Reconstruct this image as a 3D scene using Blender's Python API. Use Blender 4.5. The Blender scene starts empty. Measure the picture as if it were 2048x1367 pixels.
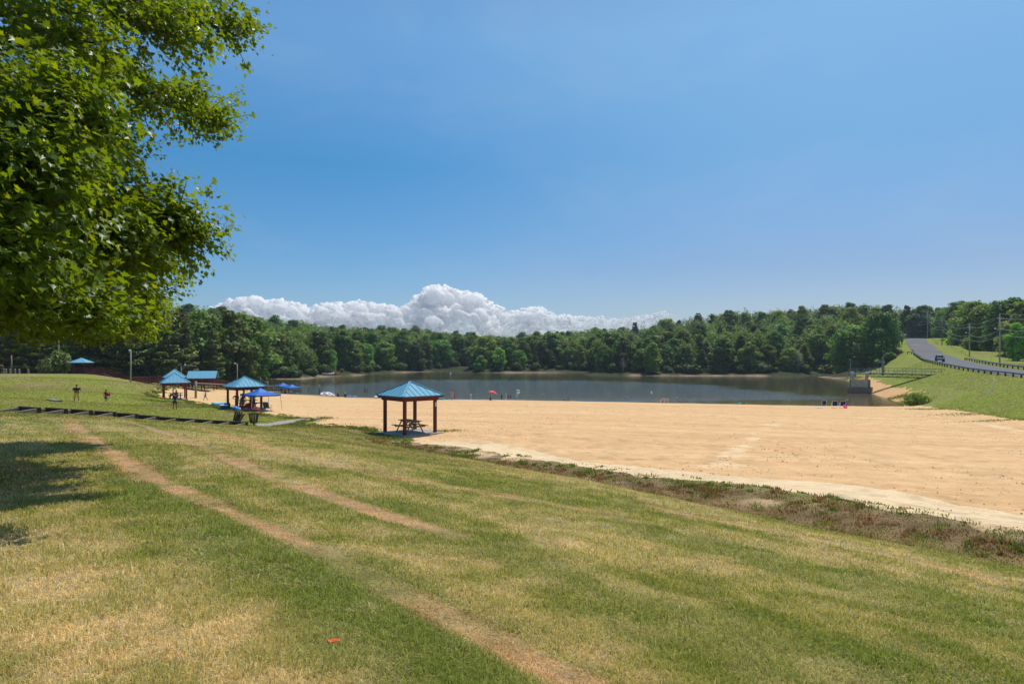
import bpy, bmesh, math, random
import numpy as np
from mathutils import Vector, Matrix

random.seed(11)
rng = np.random.default_rng(11)
R = math.radians
SC = bpy.context.scene
COL = SC.collection
F, HY, CX = 1365.0, 705.0, 1024.0      # focal length in photo pixels, eye-level row, centre column
WATER = -8.2                            # lake level, metres below the eye

# ------------------------------------------------------------------ helpers
def P(px, py, d):
    return Vector(((px - CX) / F * d, d, (HY - py) / F * d))

def tag(o, label=None, cat=None, group=None, kind=None):
    if label: o['label'] = label
    if cat: o['category'] = cat
    if group: o['group'] = group
    if kind: o['kind'] = kind
    return o

def empty(name, loc, rz=0.0, label=None, cat=None, group=None):
    o = bpy.data.objects.new(name, None)
    COL.objects.link(o)
    o.location = loc
    o.rotation_euler = (0, 0, rz)
    o.empty_display_size = 0.3
    return tag(o, label, cat, group)

def copy_tree(o, parent=None):
    c = o.copy()
    COL.objects.link(c)
    if parent is not None:
        c.parent = parent
    for ch in list(o.children):
        copy_tree(ch, c)
    return c

class MB:
    """collects shapes into one mesh"""
    def __init__(self):
        self.v, self.f = [], []
    def add(self, vs, fs):
        b = len(self.v)
        self.v.extend([tuple(p) for p in vs])
        self.f.extend([tuple(b + i for i in q) for q in fs])
        return self
    def box(self, c, s, m=None):
        x, y, z = s[0] / 2, s[1] / 2, s[2] / 2
        vs = [Vector((sx * x, sy * y, sz * z)) for sz in (-1, 1) for sx, sy in ((-1, -1), (1, -1), (1, 1), (-1, 1))]
        if m is not None:
            vs = [m @ p for p in vs]
        c = Vector(c)
        return self.add([p + c for p in vs], [(3, 2, 1, 0), (4, 5, 6, 7), (0, 1, 5, 4), (1, 2, 6, 5), (2, 3, 7, 6), (3, 0, 4, 7)])
    def bar(self, a, b, w, h, up=(0, 0, 1)):
        a, b = Vector(a), Vector(b)
        d = (b - a)
        L = d.length
        d.normalize()
        s = d.cross(Vector(up))
        if s.length < 1e-4:
            s = Vector((1, 0, 0))
        s.normalize()
        u = s.cross(d)
        m = Matrix((s, d, u)).transposed()
        return self.box((a + b) / 2, (w, L, h), m)
    def tube(self, pts, rad, n=8, cap=True):
        pts = [Vector(p) for p in pts]
        if not isinstance(rad, (list, tuple)):
            rad = [rad] * len(pts)
        vs, fs = [], []
        for i, p in enumerate(pts):
            d = (pts[min(i + 1, len(pts) - 1)] - pts[max(i - 1, 0)])
            if d.length < 1e-9: d = Vector((0, 0, 1))
            d.normalize()
            ref = Vector((0, 0, 1)) if abs(d.z) < 0.9 else Vector((1, 0, 0))
            s = d.cross(ref).normalized()
            t = s.cross(d)
            for k in range(n):
                a = 2 * math.pi * k / n
                vs.append(p + (s * math.cos(a) + t * math.sin(a)) * rad[i])
        for i in range(len(pts) - 1):
            for k in range(n):
                q = (k + 1) % n
                fs.append((i * n + k, i * n + q, (i + 1) * n + q, (i + 1) * n + k))
        if cap:
            fs.append(tuple(range(n - 1, -1, -1)))
            fs.append(tuple((len(pts) - 1) * n + k for k in range(n)))
        return self.add(vs, fs)
    def blob(self, c, r, nu=10, nv=7, m=None):
        vs, fs = [], []
        for i in range(nv + 1):
            t = math.pi * i / nv
            for k in range(nu):
                a = 2 * math.pi * k / nu
                p = Vector((r[0] * math.sin(t) * math.cos(a), r[1] * math.sin(t) * math.sin(a), r[2] * math.cos(t)))
                if m is not None: p = m @ p
                vs.append(p + Vector(c))
        for i in range(nv):
            for k in range(nu):
                q = (k + 1) % nu
                fs.append((i * nu + k, (i + 1) * nu + k, (i + 1) * nu + q, i * nu + q))
        return self.add(vs, fs)
    def build(self, name, mat=None, parent=None, smooth=False, bevel=0.0):
        me = bpy.data.meshes.new(name)
        me.from_pydata(self.v, [], self.f)
        me.validate()
        if mat: me.materials.append(mat)
        if smooth:
            me.polygons.foreach_set('use_smooth', [True] * len(me.polygons))
        o = bpy.data.objects.new(name, me)
        COL.objects.link(o)
        if parent is not None: o.parent = parent
        if bevel:
            b = o.modifiers.new('edge', 'BEVEL')
            b.width = bevel; b.segments = 2; b.limit_method = 'ANGLE'
        return o

def np_mesh(name, verts, faces, mat=None, cols=None, smooth=False):
    """fast mesh from numpy arrays; faces is (n,k) with constant k; cols is per-vertex rgb"""
    me = bpy.data.meshes.new(name)
    verts = np.ascontiguousarray(verts, dtype=np.float32)
    faces = np.ascontiguousarray(faces, dtype=np.int32)
    n, k = faces.shape
    me.vertices.add(len(verts)); me.vertices.foreach_set('co', verts.ravel())
    me.loops.add(n * k); me.loops.foreach_set('vertex_index', faces.ravel())
    me.polygons.add(n)
    me.polygons.foreach_set('loop_start', np.arange(0, n * k, k, dtype=np.int32))
    if smooth:
        me.polygons.foreach_set('use_smooth', np.ones(n, dtype=bool))
    me.update(calc_edges=True)
    if cols is not None:
        at = me.attributes.new('tint', 'FLOAT_COLOR', 'POINT')
        c4 = np.ones((len(verts), 4), dtype=np.float32); c4[:, :3] = cols
        at.data.foreach_set('color', c4.ravel())
    if mat: me.materials.append(mat)
    return me

def obj_of(name, me, parent=None):
    o = bpy.data.objects.new(name, me)
    COL.objects.link(o)
    if parent is not None: o.parent = parent
    return o

# ------------------------------------------------------------------ numpy noise
def _hash(ix, iy, seed):
    h = (ix.astype(np.int64) * 374761393 + iy.astype(np.int64) * 668265263 + seed * 974634777) & 0xffffffff
    h = ((h ^ (h >> 13)) * 1274126177) & 0xffffffff
    h = h ^ (h >> 16)
    return (h & 0xffff) / 65535.0
def vnoise(x, y, seed=0):
    x = np.asarray(x, float); y = np.asarray(y, float)
    ix = np.floor(x); iy = np.floor(y)
    fx = x - ix; fy = y - iy
    fx = fx * fx * (3 - 2 * fx); fy = fy * fy * (3 - 2 * fy)
    a = _hash(ix, iy, seed); b = _hash(ix + 1, iy, seed); c = _hash(ix, iy + 1, seed); d = _hash(ix + 1, iy + 1, seed)
    return (a * (1 - fx) + b * fx) * (1 - fy) + (c * (1 - fx) + d * fx) * fy
def fbm(x, y, seed=0, o=4):
    t = 0; a = 0.5; s = 0
    for i in range(o):
        t = t + a * vnoise(np.asarray(x) * 2 ** i, np.asarray(y) * 2 ** i, seed + i * 17); s += a; a *= 0.5
    return t / s
def sstep(a, b, x):
    t = np.clip((np.asarray(x, float) - a) / (b - a), 0, 1)
    return t * t * (3 - 2 * t)

# ------------------------------------------------------------------ materials
def _nt(name):
    m = bpy.data.materials.new(name); m.use_nodes = True
    nt = m.node_tree
    return m, nt, nt.nodes['Principled BSDF']

def mat(name, col, rough=0.6, var=0.18, scale=4.0, bump=0.0, metal=0.0, spec=0.3, stretch=(1, 1, 1), bscale=None):
    m, nt, b = _nt(name)
    N, L = nt.nodes, nt.links
    tc = N.new('ShaderNodeTexCoord'); mp = N.new('ShaderNodeMapping'); mp.inputs['Scale'].default_value = stretch
    L.new(tc.outputs['Object'], mp.inputs['Vector'])
    no = N.new('ShaderNodeTexNoise'); no.inputs['Scale'].default_value = scale; no.inputs['Detail'].default_value = 6
    no.inputs['Roughness'].default_value = 0.65
    L.new(mp.outputs[0], no.inputs['Vector'])
    cr = N.new('ShaderNodeValToRGB')
    cr.color_ramp.elements[0].position = 0.28; cr.color_ramp.elements[1].position = 0.72
    cr.color_ramp.elements[0].color = (*[c * (1 - var) for c in col], 1)
    cr.color_ramp.elements[1].color = (*[min(1, c * (1 + var)) for c in col], 1)
    L.new(no.outputs['Fac'], cr.inputs['Fac']); L.new(cr.outputs['Color'], b.inputs['Base Color'])
    b.inputs['Roughness'].default_value = rough
    b.inputs['Metallic'].default_value = metal
    b.inputs['Specular IOR Level'].default_value = spec
    if bump:
        n2 = N.new('ShaderNodeTexNoise'); n2.inputs['Scale'].default_value = bscale or scale * 5; n2.inputs['Detail'].default_value = 5
        L.new(mp.outputs[0], n2.inputs['Vector'])
        bp = N.new('ShaderNodeBump'); bp.inputs['Strength'].default_value = bump; bp.inputs['Distance'].default_value = 0.02
        L.new(n2.outputs['Fac'], bp.inputs['Height']); L.new(bp.outputs['Normal'], b.inputs['Normal'])
    return m

def leaf_mat(name, hue=0.0, trans=0.4, tint=(1, 1, 1), objvar=0.25, rough=0.55, ttint=(1.25, 1.15, 0.5), spec=0.25):
    """leaf: reads the per-leaf colour attribute, varies a little from tree to tree, lets light through"""
    m, nt, b = _nt(name)
    N, L = nt.nodes, nt.links
    at = N.new('ShaderNodeAttribute'); at.attribute_name = 'tint'
    oi = N.new('ShaderNodeObjectInfo')
    hs = N.new('ShaderNodeHueSaturation')
    mr = N.new('ShaderNodeMapRange'); mr.inputs['To Min'].default_value = 1 - objvar; mr.inputs['To Max'].default_value = 1 + objvar
    L.new(oi.outputs['Random'], mr.inputs['Value']); L.new(mr.outputs[0], hs.inputs['Value'])
    m2 = N.new('ShaderNodeMath'); m2.operation = 'MULTIPLY'; m2.inputs[1].default_value = 7.31
    m3 = N.new('ShaderNodeMath'); m3.operation = 'FRACT'
    mr2 = N.new('ShaderNodeMapRange'); mr2.inputs['To Min'].default_value = 0.5 - 0.1 * objvar; mr2.inputs['To Max'].default_value = 0.5 + 0.1 * objvar
    L.new(oi.outputs['Random'], m2.inputs[0]); L.new(m2.outputs[0], m3.inputs[0]); L.new(m3.outputs[0], mr2.inputs['Value'])
    L.new(mr2.outputs[0], hs.inputs['Hue'])
    mx = N.new('ShaderNodeMix'); mx.data_type = 'RGBA'; mx.blend_type = 'MULTIPLY'; mx.inputs['Factor'].default_value = 1
    mx.inputs['B'].default_value = (*tint, 1)
    L.new(at.outputs['Color'], mx.inputs['A']); L.new(mx.outputs['Result'], hs.inputs['Color'])
    L.new(hs.outputs['Color'], b.inputs['Base Color'])
    b.inputs['Roughness'].default_value = rough
    b.inputs['Specular IOR Level'].default_value = spec
    tr = N.new('ShaderNodeBsdfTranslucent')
    t2 = N.new('ShaderNodeMix'); t2.data_type = 'RGBA'; t2.blend_type = 'MULTIPLY'; t2.inputs['Factor'].default_value = 1
    t2.inputs['B'].default_value = (*ttint, 1)
    L.new(hs.outputs['Color'], t2.inputs['A']); L.new(t2.outputs['Result'], tr.inputs['Color'])
    ms = N.new('ShaderNodeMixShader'); ms.inputs['Fac'].default_value = trans
    L.new(b.outputs['BSDF'], ms.inputs[1]); L.new(tr.outputs['BSDF'], ms.inputs[2])
    L.new(ms.outputs[0], N['Material Output'].inputs['Surface'])
    return m

def ground_mat(name, fine=40.0, fvar=0.35, bump=0.4, bscale=30.0, rough=0.9, dist=0.03, streak=None):
    """ground sheet: colour comes from the 'tint' attribute, fine mottling and bump from noise in metres"""
    m, nt, b = _nt(name)
    N, L = nt.nodes, nt.links
    at = N.new('ShaderNodeAttribute'); at.attribute_name = 'tint'
    tc = N.new('ShaderNodeTexCoord')
    n1 = N.new('ShaderNodeTexNoise'); n1.inputs['Scale'].default_value = fine; n1.inputs['Detail'].default_value = 4
    n0 = N.new('ShaderNodeTexNoise'); n0.inputs['Scale'].default_value = fine / 9; n0.inputs['Detail'].default_value = 6
    L.new(tc.outputs['Object'], n1.inputs['Vector']); L.new(tc.outputs['Object'], n0.inputs['Vector'])
    ad = N.new('ShaderNodeMath'); ad.operation = 'ADD'
    L.new(n1.outputs['Fac'], ad.inputs[0]); L.new(n0.outputs['Fac'], ad.inputs[1])
    mr = N.new('ShaderNodeMapRange'); mr.inputs['From Min'].default_value = 0.7; mr.inputs['From Max'].default_value = 1.3
    mr.inputs['To Min'].default_value = 1 - fvar; mr.inputs['To Max'].default_value = 1 + fvar
    L.new(ad.outputs[0], mr.inputs['Value'])
    vm = N.new('ShaderNodeVectorMath'); vm.operation = 'SCALE'
    L.new(at.outputs['Color'], vm.inputs[0]); L.new(mr.outputs[0], vm.inputs['Scale'])
    L.new(vm.outputs[0], b.inputs['Base Color'])
    b.inputs['Roughness'].default_value = rough; b.inputs['Specular IOR Level'].default_value = 0.1
    n2 = N.new('ShaderNodeTexNoise'); n2.inputs['Scale'].default_value = bscale; n2.inputs['Detail'].default_value = 5
    mp = N.new('ShaderNodeMapping')
    if streak:
        mp.inputs['Rotation'].default_value = (0, 0, streak[0]); mp.inputs['Scale'].default_value = streak[1]
    L.new(tc.outputs['Object'], mp.inputs['Vector']); L.new(mp.outputs[0], n2.inputs['Vector'])
    bp = N.new('ShaderNodeBump'); bp.inputs['Strength'].default_value = bump; bp.inputs['Distance'].default_value = dist
    L.new(n2.outputs['Fac'], bp.inputs['Height']); L.new(bp.outputs['Normal'], b.inputs['Normal'])
    return m
# ------------------------------------------------------------------ terrain: heights measured at many places, smoothly joined
shore_far = [(505, 757), (530, 757), (600, 757.5), (650, 753), (700, 751), (760, 746.5), (850, 743), (905, 741.5), (940, 741.5), (950, 745),
             (1000, 745), (1100, 745), (1190, 745), (1205, 750), (1300, 751), (1450, 751.5), (1600, 752), (1645, 749), (1690, 749)]
shore_near = [(535, 777), (560, 783), (640, 789.5), (750, 795), (900, 798.5), (1000, 799), (1200, 802.5), (1400, 806.5), (1500, 808.5), (1620, 811), (1700, 812)]
WD = lambda py: -WATER * F / (py - HY)
rail = [(64, 74, -3.6), (71.3, 95, -3.6), (78, 115, -3.3), (85.6, 135, -2.75), (98, 162, -2.1), (110, 185, -1.4), (117.5, 200, -0.9)]
NRM = Vector((0.92, -0.38, 0))          # away from the lake, across the dam
road_c = [(48, 18, -3.6), (58, 45, -3.6), (68.7, 72.2, -3.6), (76, 93.2, -3.6), (82.7, 113.3, -3.3), (90.2, 133, -2.75), (102.6, 160, -2.1), (114.6, 183, -1.4),
          (125, 205, -0.1), (140.6, 235, 2.6), (163, 275, 5.2), (182, 315, 6.2), (196, 350, 6.0)]
crest = [(-500, 600, 190), (-200, 605, 185), (0, 610, 180), (200, 618, 185), (330, 612, 290), (400, 608, 330), (520, 630, 360), (680, 648, 420), (850, 655, 480), (950, 667, 600),
         (1050, 668, 600), (1150, 657, 480), (1300, 645, 420), (1400, 628, 400), (1500, 618, 380), (1600, 612, 380), (1700, 608, 380),
         (1800, 612, 370), (1900, 608, 380), (2048, 598, 340), (2400, 590, 330)]
front = [(-500, 150), (0, 138), (150, 138), (265, 134), (330, 142), (400, 154), (470, 172), (500, 205), (520, 218), (600, 218), (650, 240), (700, 250), (760, 280),
         (850, 303), (905, 320), (940, 322), (952, 288), (1000, 288), (1190, 290), (1210, 257), (1300, 252), (1450, 250), (1600, 248), (1640, 262),
         (1690, 262), (1712, 228), (1800, 214), (1816, 232), (1822, 330), (1870, 330), (1890, 290), (1925, 252), (1950, 222), (2048, 186), (2400, 170)]
def lerp_list(lst, px, k=1):
    return np.interp(px, [q[0] for q in lst], [q[k] for q in lst])

cp = []
def C(px, py, d): p = P(px, py, d); cp.append((p.x, p.y, p.z))
def CW(x, y, z): cp.append((x, y, z))
for q in [(0, 0, -1.66), (0, -12, -0.7), (-12, -8, -0.6), (12, -10, -1.9), (-30, 2, -1.6), (-25, -20, -0.4), (25, -10, -3.6), (25, -40, -2), (-60, -40, 0), (60, -40, -4),
          (38, 2, -5.0), (-45, 25, -2.6), (-70, 50, -3.0), (-90, 100, -3.2), (-3, 2.5, -1.68), (2.2, 3, -1.95)]: CW(*q)
for q in [(0, 1367, 3.5), (0, 1200, 5.6), (0, 1000, 11.5), (0, 900, 19), (0, 850, 29), (0, 823, 36.5), (0, 800, 62), (0, 772, 90), (0, 747, 118), (-300, 780, 60), (-300, 745, 120),
          (1024, 1367, 4.2), (1024, 1150, 7.2), (1024, 1000, 13.6), (2048, 1367, 5.4), (2048, 1140, 11.9), (1500, 1140, 8.9), (1500, 1040, 15.5),
          (500, 1000, 10), (500, 900, 18.2), (500, 870, 30), (58, 823, 36), (270, 838, 42), (476, 852, 48), (700, 890, 25), (750, 880, 36),
          (2048, 1060, 17.3), (1600, 985, 22.6), (1300, 950, 26.8), (1100, 925, 31.5), (850, 882, 40),
          (153, 802, 71), (213, 808, 75), (350, 820, 66), (265, 790, 86), (490, 817, 70), (440, 812, 72), (350, 799, 95), (507, 851, 53), (600, 845, 54),
          (150, 747, 120), (205, 748, 122), (265, 765, 113), (330, 774, 120), (240, 762, 104),
          (392, 796, 103), (350, 783, 125), (450, 777, 142), (490, 776, 153), (820, 864, 45), (880, 862, 45), (700, 830, 65), (900, 830, 64), (640, 815, 85),
          (1200, 850, 53), (1600, 880, 43), (1500, 830, 72), (2048, 930, 32), (2048, 870, 52), (1800, 840, 70), (2400, 880, 40)]: C(*q)
for px, py in shore_near:
    d = WD(py); C(px, py, d); cp.append(((px - CX) / F * d * 1.06, d * 1.06, WATER - 0.7))
for px, py in shore_far:
    d = WD(py); C(px, py, d); cp.append(((px - CX) / F * d * 0.955, d * 0.955, WATER - 0.9)); cp.append(((px - CX) / F * (d + 9), d + 9, WATER + 1.3))
for q in [(-30, 190, -10), (0, 190, -10), (30, 190, -10), (60, 190, -10), (0, 240, -10), (40, 150, -10)]: CW(*q)
for i, (x, y, z) in enumerate(rail):        # what lies under and in front of the dam
    base = float(np.interp(y, [70, 95, 110], [-6.4, -7.4, WATER - 0.5]))
    for off in (6, -1, -8): CW(x - NRM.x * off, y - NRM.y * off, base - (0.3 if off < 0 else 0.1))
    CW(x + NRM.x * 18, y + NRM.y * 18, z - 0.6)
CW(52, 30, -5); CW(45, 60, -6.06); CW(52.7, 81.6, -7.0); CW(59.5, 100.8, -7.9); CW(66, 118, WATER - 0.5); CW(72, 140, WATER - 0.9); CW(88, 172, WATER - 0.8)
for (x, y, z) in road_c[8:]:
    for off in (-6, 6): CW(x + NRM.x * off, y + NRM.y * off, z - 0.1)
for q in [(1884, 697, 250), (2048, 726, 175), (1960, 716, 215), (1900, 700, 245)]: C(*q)
for q in [(1700, 741, 232), (1780, 725, 214)]: C(*q)
for px, sy, D in crest:
    zt = (HY - sy) / F * D
    x = (px - CX) / F * D
    CW(x, D, zt - 17); CW(x * 1.5, D * 1.5, zt - 15)
cp = np.array(cp)
CEN = cp[:, :2]
def _phi(x, y, c=5.0):
    return np.sqrt((x[:, None] - CEN[None, :, 0]) ** 2 + (y[:, None] - CEN[None, :, 1]) ** 2 + c * c)
_n = len(cp)
_A = np.zeros((_n + 3, _n + 3))
_A[:_n, :_n] = _phi(CEN[:, 0], CEN[:, 1]) - np.eye(_n) * 0.6
_A[:_n, _n] = 1; _A[:_n, _n + 1:] = CEN; _A[_n, :_n] = 1; _A[_n + 1:, :_n] = CEN.T
_w = np.linalg.solve(_A, np.concatenate([cp[:, 2], np.zeros(3)]))
_RC = [(p[0], p[1], p[2] - 0.02) for p in road_c]
def road_off(x, y):
    """signed distance from the road's centre line (positive away from the lake) and the crest height there"""
    best = np.full(len(x), 1e9); sg = np.ones(len(x)); zz = np.zeros(len(x))
    for a, b in zip(_RC[:-1], _RC[1:]):
        dx, dy = b[0] - a[0], b[1] - a[1]
        t = np.clip(((x - a[0]) * dx + (y - a[1]) * dy) / (dx * dx + dy * dy), 0, 1)
        ex, ey = x - a[0] - t * dx, y - a[1] - t * dy
        d = np.hypot(ex, ey)
        m = d < best
        best = np.where(m, d, best); sg = np.where(m, np.sign(dy * ex - dx * ey), sg); zz = np.where(m, a[2] + t * (b[2] - a[2]), zz)
    return best * sg, zz
def G(x, y):
    x = np.atleast_1d(np.asarray(x, float)); y = np.atleast_1d(np.asarray(y, float))
    out = np.empty(len(x))
    for i in range(0, len(x), 40000):
        a, b = x[i:i + 40000], y[i:i + 40000]
        out[i:i + 40000] = _phi(a, b) @ _w[:_n] + _w[_n] + _w[_n + 1] * a + _w[_n + 2] * b
    # the dam: level crest under the road, even slopes either side
    off, zc = road_off(x, y)
    slope = np.where(off < 0, np.interp(y, [60, 125], [0.29, 0.42]), 0.035)
    dz = zc - slope * np.maximum(np.abs(off) - 5.6, 0)
    k = 0.35
    h = np.clip(0.5 + 0.5 * (dz - out) / k, 0, 1)
    mx = out * (1 - h) + dz * h + k * h * (1 - h)
    side = np.where(off > 0, sstep(62, 34, off), 1.0)
    wd_ = sstep(222, 196, y) * sstep(28, 40, x) * side * sstep(10, 30, y)
    wl = sstep(250, 225, y) * sstep(28, 40, x) * sstep(16, 10, np.abs(off)) * sstep(10, 30, y)
    wd_ = np.maximum(wd_, wl)
    out = out * (1 - wd_) + mx * wd_
    gp = np.exp(-(((x + 6.73) / 3.4) ** 2 + ((y - 45.0) / 4.2) ** 2) ** 2)
    out = out * (1 - gp) + (-5.36) * gp
    s = 0.78 * x + 0.63 * y
    t = 0.63 * x - 0.78 * y
    wt = sstep(-36, -26, t) * sstep(12, 0, t)
    out += wt * (-0.42 * np.exp(-((s - 17.2) / 1.5) ** 2) + 0.16 * np.exp(-((s - 20.4) / 1.0) ** 2))
    r = np.hypot(x, y)
    out += (fbm(x / 3.1, y / 3.1, 5, 3) - 0.5) * 0.10 * sstep(3, 10, r) + (fbm(x / 14, y / 14, 9, 2) - 0.5) * 0.25 * sstep(20, 60, r) * (out > WATER + 0.6)
    return out
def g1(x, y): return float(G([x], [y])[0])
def hit(px, py, dmin=2.0, dmax=700.0):
    d = np.exp(np.linspace(math.log(dmin), math.log(dmax), 1400))
    x = (px - CX) / F * d
    f = (HY - py) / F * d - G(x, d)
    i = np.argmax(f < 0)
    if f[i] >= 0: i = len(d) - 1
    k = max(i - 1, 0)
    t = f[k] / (f[k] - f[i]) if f[k] != f[i] else 0
    D = d[k] + (d[i] - d[k]) * t
    return Vector(((px - CX) / F * D, D, g1((px - CX) / F * D, D)))
def stand(px, d):
    x = (px - CX) / F * d
    return Vector((x, d, g1(x, d)))
def inpoly(x, y, poly):
    c = np.zeros(len(x), bool)
    n = len(poly)
    for i in range(n):
        x1, y1 = poly[i][0], poly[i][1]; x2, y2 = poly[(i + 1) % n][0], poly[(i + 1) % n][1]
        if y1 == y2: continue
        m = ((y1 > y) != (y2 > y)) & (x < (x2 - x1) * (y - y1) / (y2 - y1) + x1)
        c ^= m
    return c
def nearest_on(x, y, pts):
    best = np.full(len(x), 1e9); nx = np.zeros(len(x)); ny = np.zeros(len(x))
    for a, b in zip(pts[:-1], pts[1:]):
        ax, ay, bx, by = a[0], a[1], b[0], b[1]
        dx, dy = bx - ax, by - ay
        t = np.clip(((x - ax) * dx + (y - ay) * dy) / (dx * dx + dy * dy + 1e-9), 0, 1)
        d = np.hypot(x - ax - t * dx, y - ay - t * dy)
        m = d < best
        best = np.where(m, d, best); nx = np.where(m, ax + t * dx, nx); ny = np.where(m, ay + t * dy, ny)
    return best, nx, ny
def dist_line(x, y, pts):
    best = np.full(len(x), 1e9)
    for a, b in zip(pts[:-1], pts[1:]):
        ax, ay, bx, by = a[0], a[1], b[0], b[1]
        dx, dy = bx - ax, by - ay
        t = np.clip(((x - ax) * dx + (y - ay) * dy) / (dx * dx + dy * dy + 1e-9), 0, 1)
        best = np.minimum(best, np.hypot(x - ax - t * dx, y - ay - t * dy))
    return best

beach_edge_px = [(2048, 1060), (1900, 1035), (1750, 1010), (1600, 985), (1450, 966), (1300, 951), (1200, 938), (1100, 925), (1000, 908), (930, 895), (880, 888), (828, 888),
                 (800, 872), (750, 861), (690, 853), (650, 853), (610, 847), (640, 836), (590, 836), (545, 831), (505, 823), (470, 821), (440, 814), (400, 807), (375, 801),
                 (330, 798), (310, 794), (304, 788), (320, 783), (380, 778), (440, 776.5), (478, 775.5)]
beach_edge = [hit(*q) for q in beach_edge_px]
beach_poly = [(26, 3), (40, 5)] + []
beach_poly = [(30, -6)] + [(p.x, p.y) for p in beach_edge] + [(-64, 165), (-70, 200), (-40, 230), (60, 230), (92, 178), (74, 143), (65, 118), (60.5, 101.5), (53.7, 81.6), (46, 60), (42, 40), (38, 20), (36, -4)]
trk_px = [
    ([(1160, 1367), (1000, 1290), (870, 1222), (760, 1165), (690, 1128), (620, 1095), (540, 1058), (450, 1018), (370, 985), (300, 950), (240, 915), (190, 880), (150, 850)], 0.27, 0.80),
    ([(915, 1072), (800, 1040), (700, 1008), (600, 972), (500, 935), (420, 900), (350, 872), (290, 852), (230, 838)], 0.34, 0.78),
    ([(1250, 1040), (1150, 1015), (1000, 990), (850, 965), (700, 935), (600, 912), (500, 885), (430, 868)], 0.5, 0.55),
    ([(2048, 1175), (1900, 1140), (1750, 1105), (1600, 1072), (1450, 1045), (1300, 1012)], 0.32, 0.6),
    ([(560, 905), (480, 878), (420, 860)], 0.5, 0.5),
    ([(140, 838), (165, 870), (215, 905), (300, 960)], 0.5, 0.7),
    ([(0, 920), (60, 955), (0, 990)], 0.6, 0.6),
]
tracks = [([hit(*q) for q in l], w, s) for l, w, s in trk_px]
grn_px = [([(250, 930), (350, 985), (430, 1030), (520, 1085), (640, 1140), (760, 1215), (860, 1290), (950, 1367)], 0.75, 0.9),
          ([(620, 990), (760, 1030), (900, 1075), (1100, 1140), (1300, 1220), (1500, 1290), (1800, 1367)], 0.9, 0.55),
          ([(1300, 1060), (1500, 1110), (1750, 1180), (2048, 1270)], 1.2, 0.6)]
greens = [([hit(*q) for q in l], w, s) for l, w, s in grn_px]
dry_px = [([(0, 1180), (200, 1210), (400, 1280), (600, 1340)], 1.0, 0.8), ([(1180, 1150), (1350, 1210), (1550, 1300), (1650, 1367)], 0.45, 0.85), ([(1000, 1020), (1200, 1070), (1150, 1130), (950, 1100)], 0.9, 0.5),
          ([(200, 850), (350, 870), (500, 890), (650, 925)], 1.4, 0.55)]
drys = [([hit(*q) for q in l], w, s) for l, w, s in dry_px]
edge_line = [(p.x, p.y) for p in beach_edge[:12]]
edge_line = [(22, 5)] + edge_line

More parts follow.
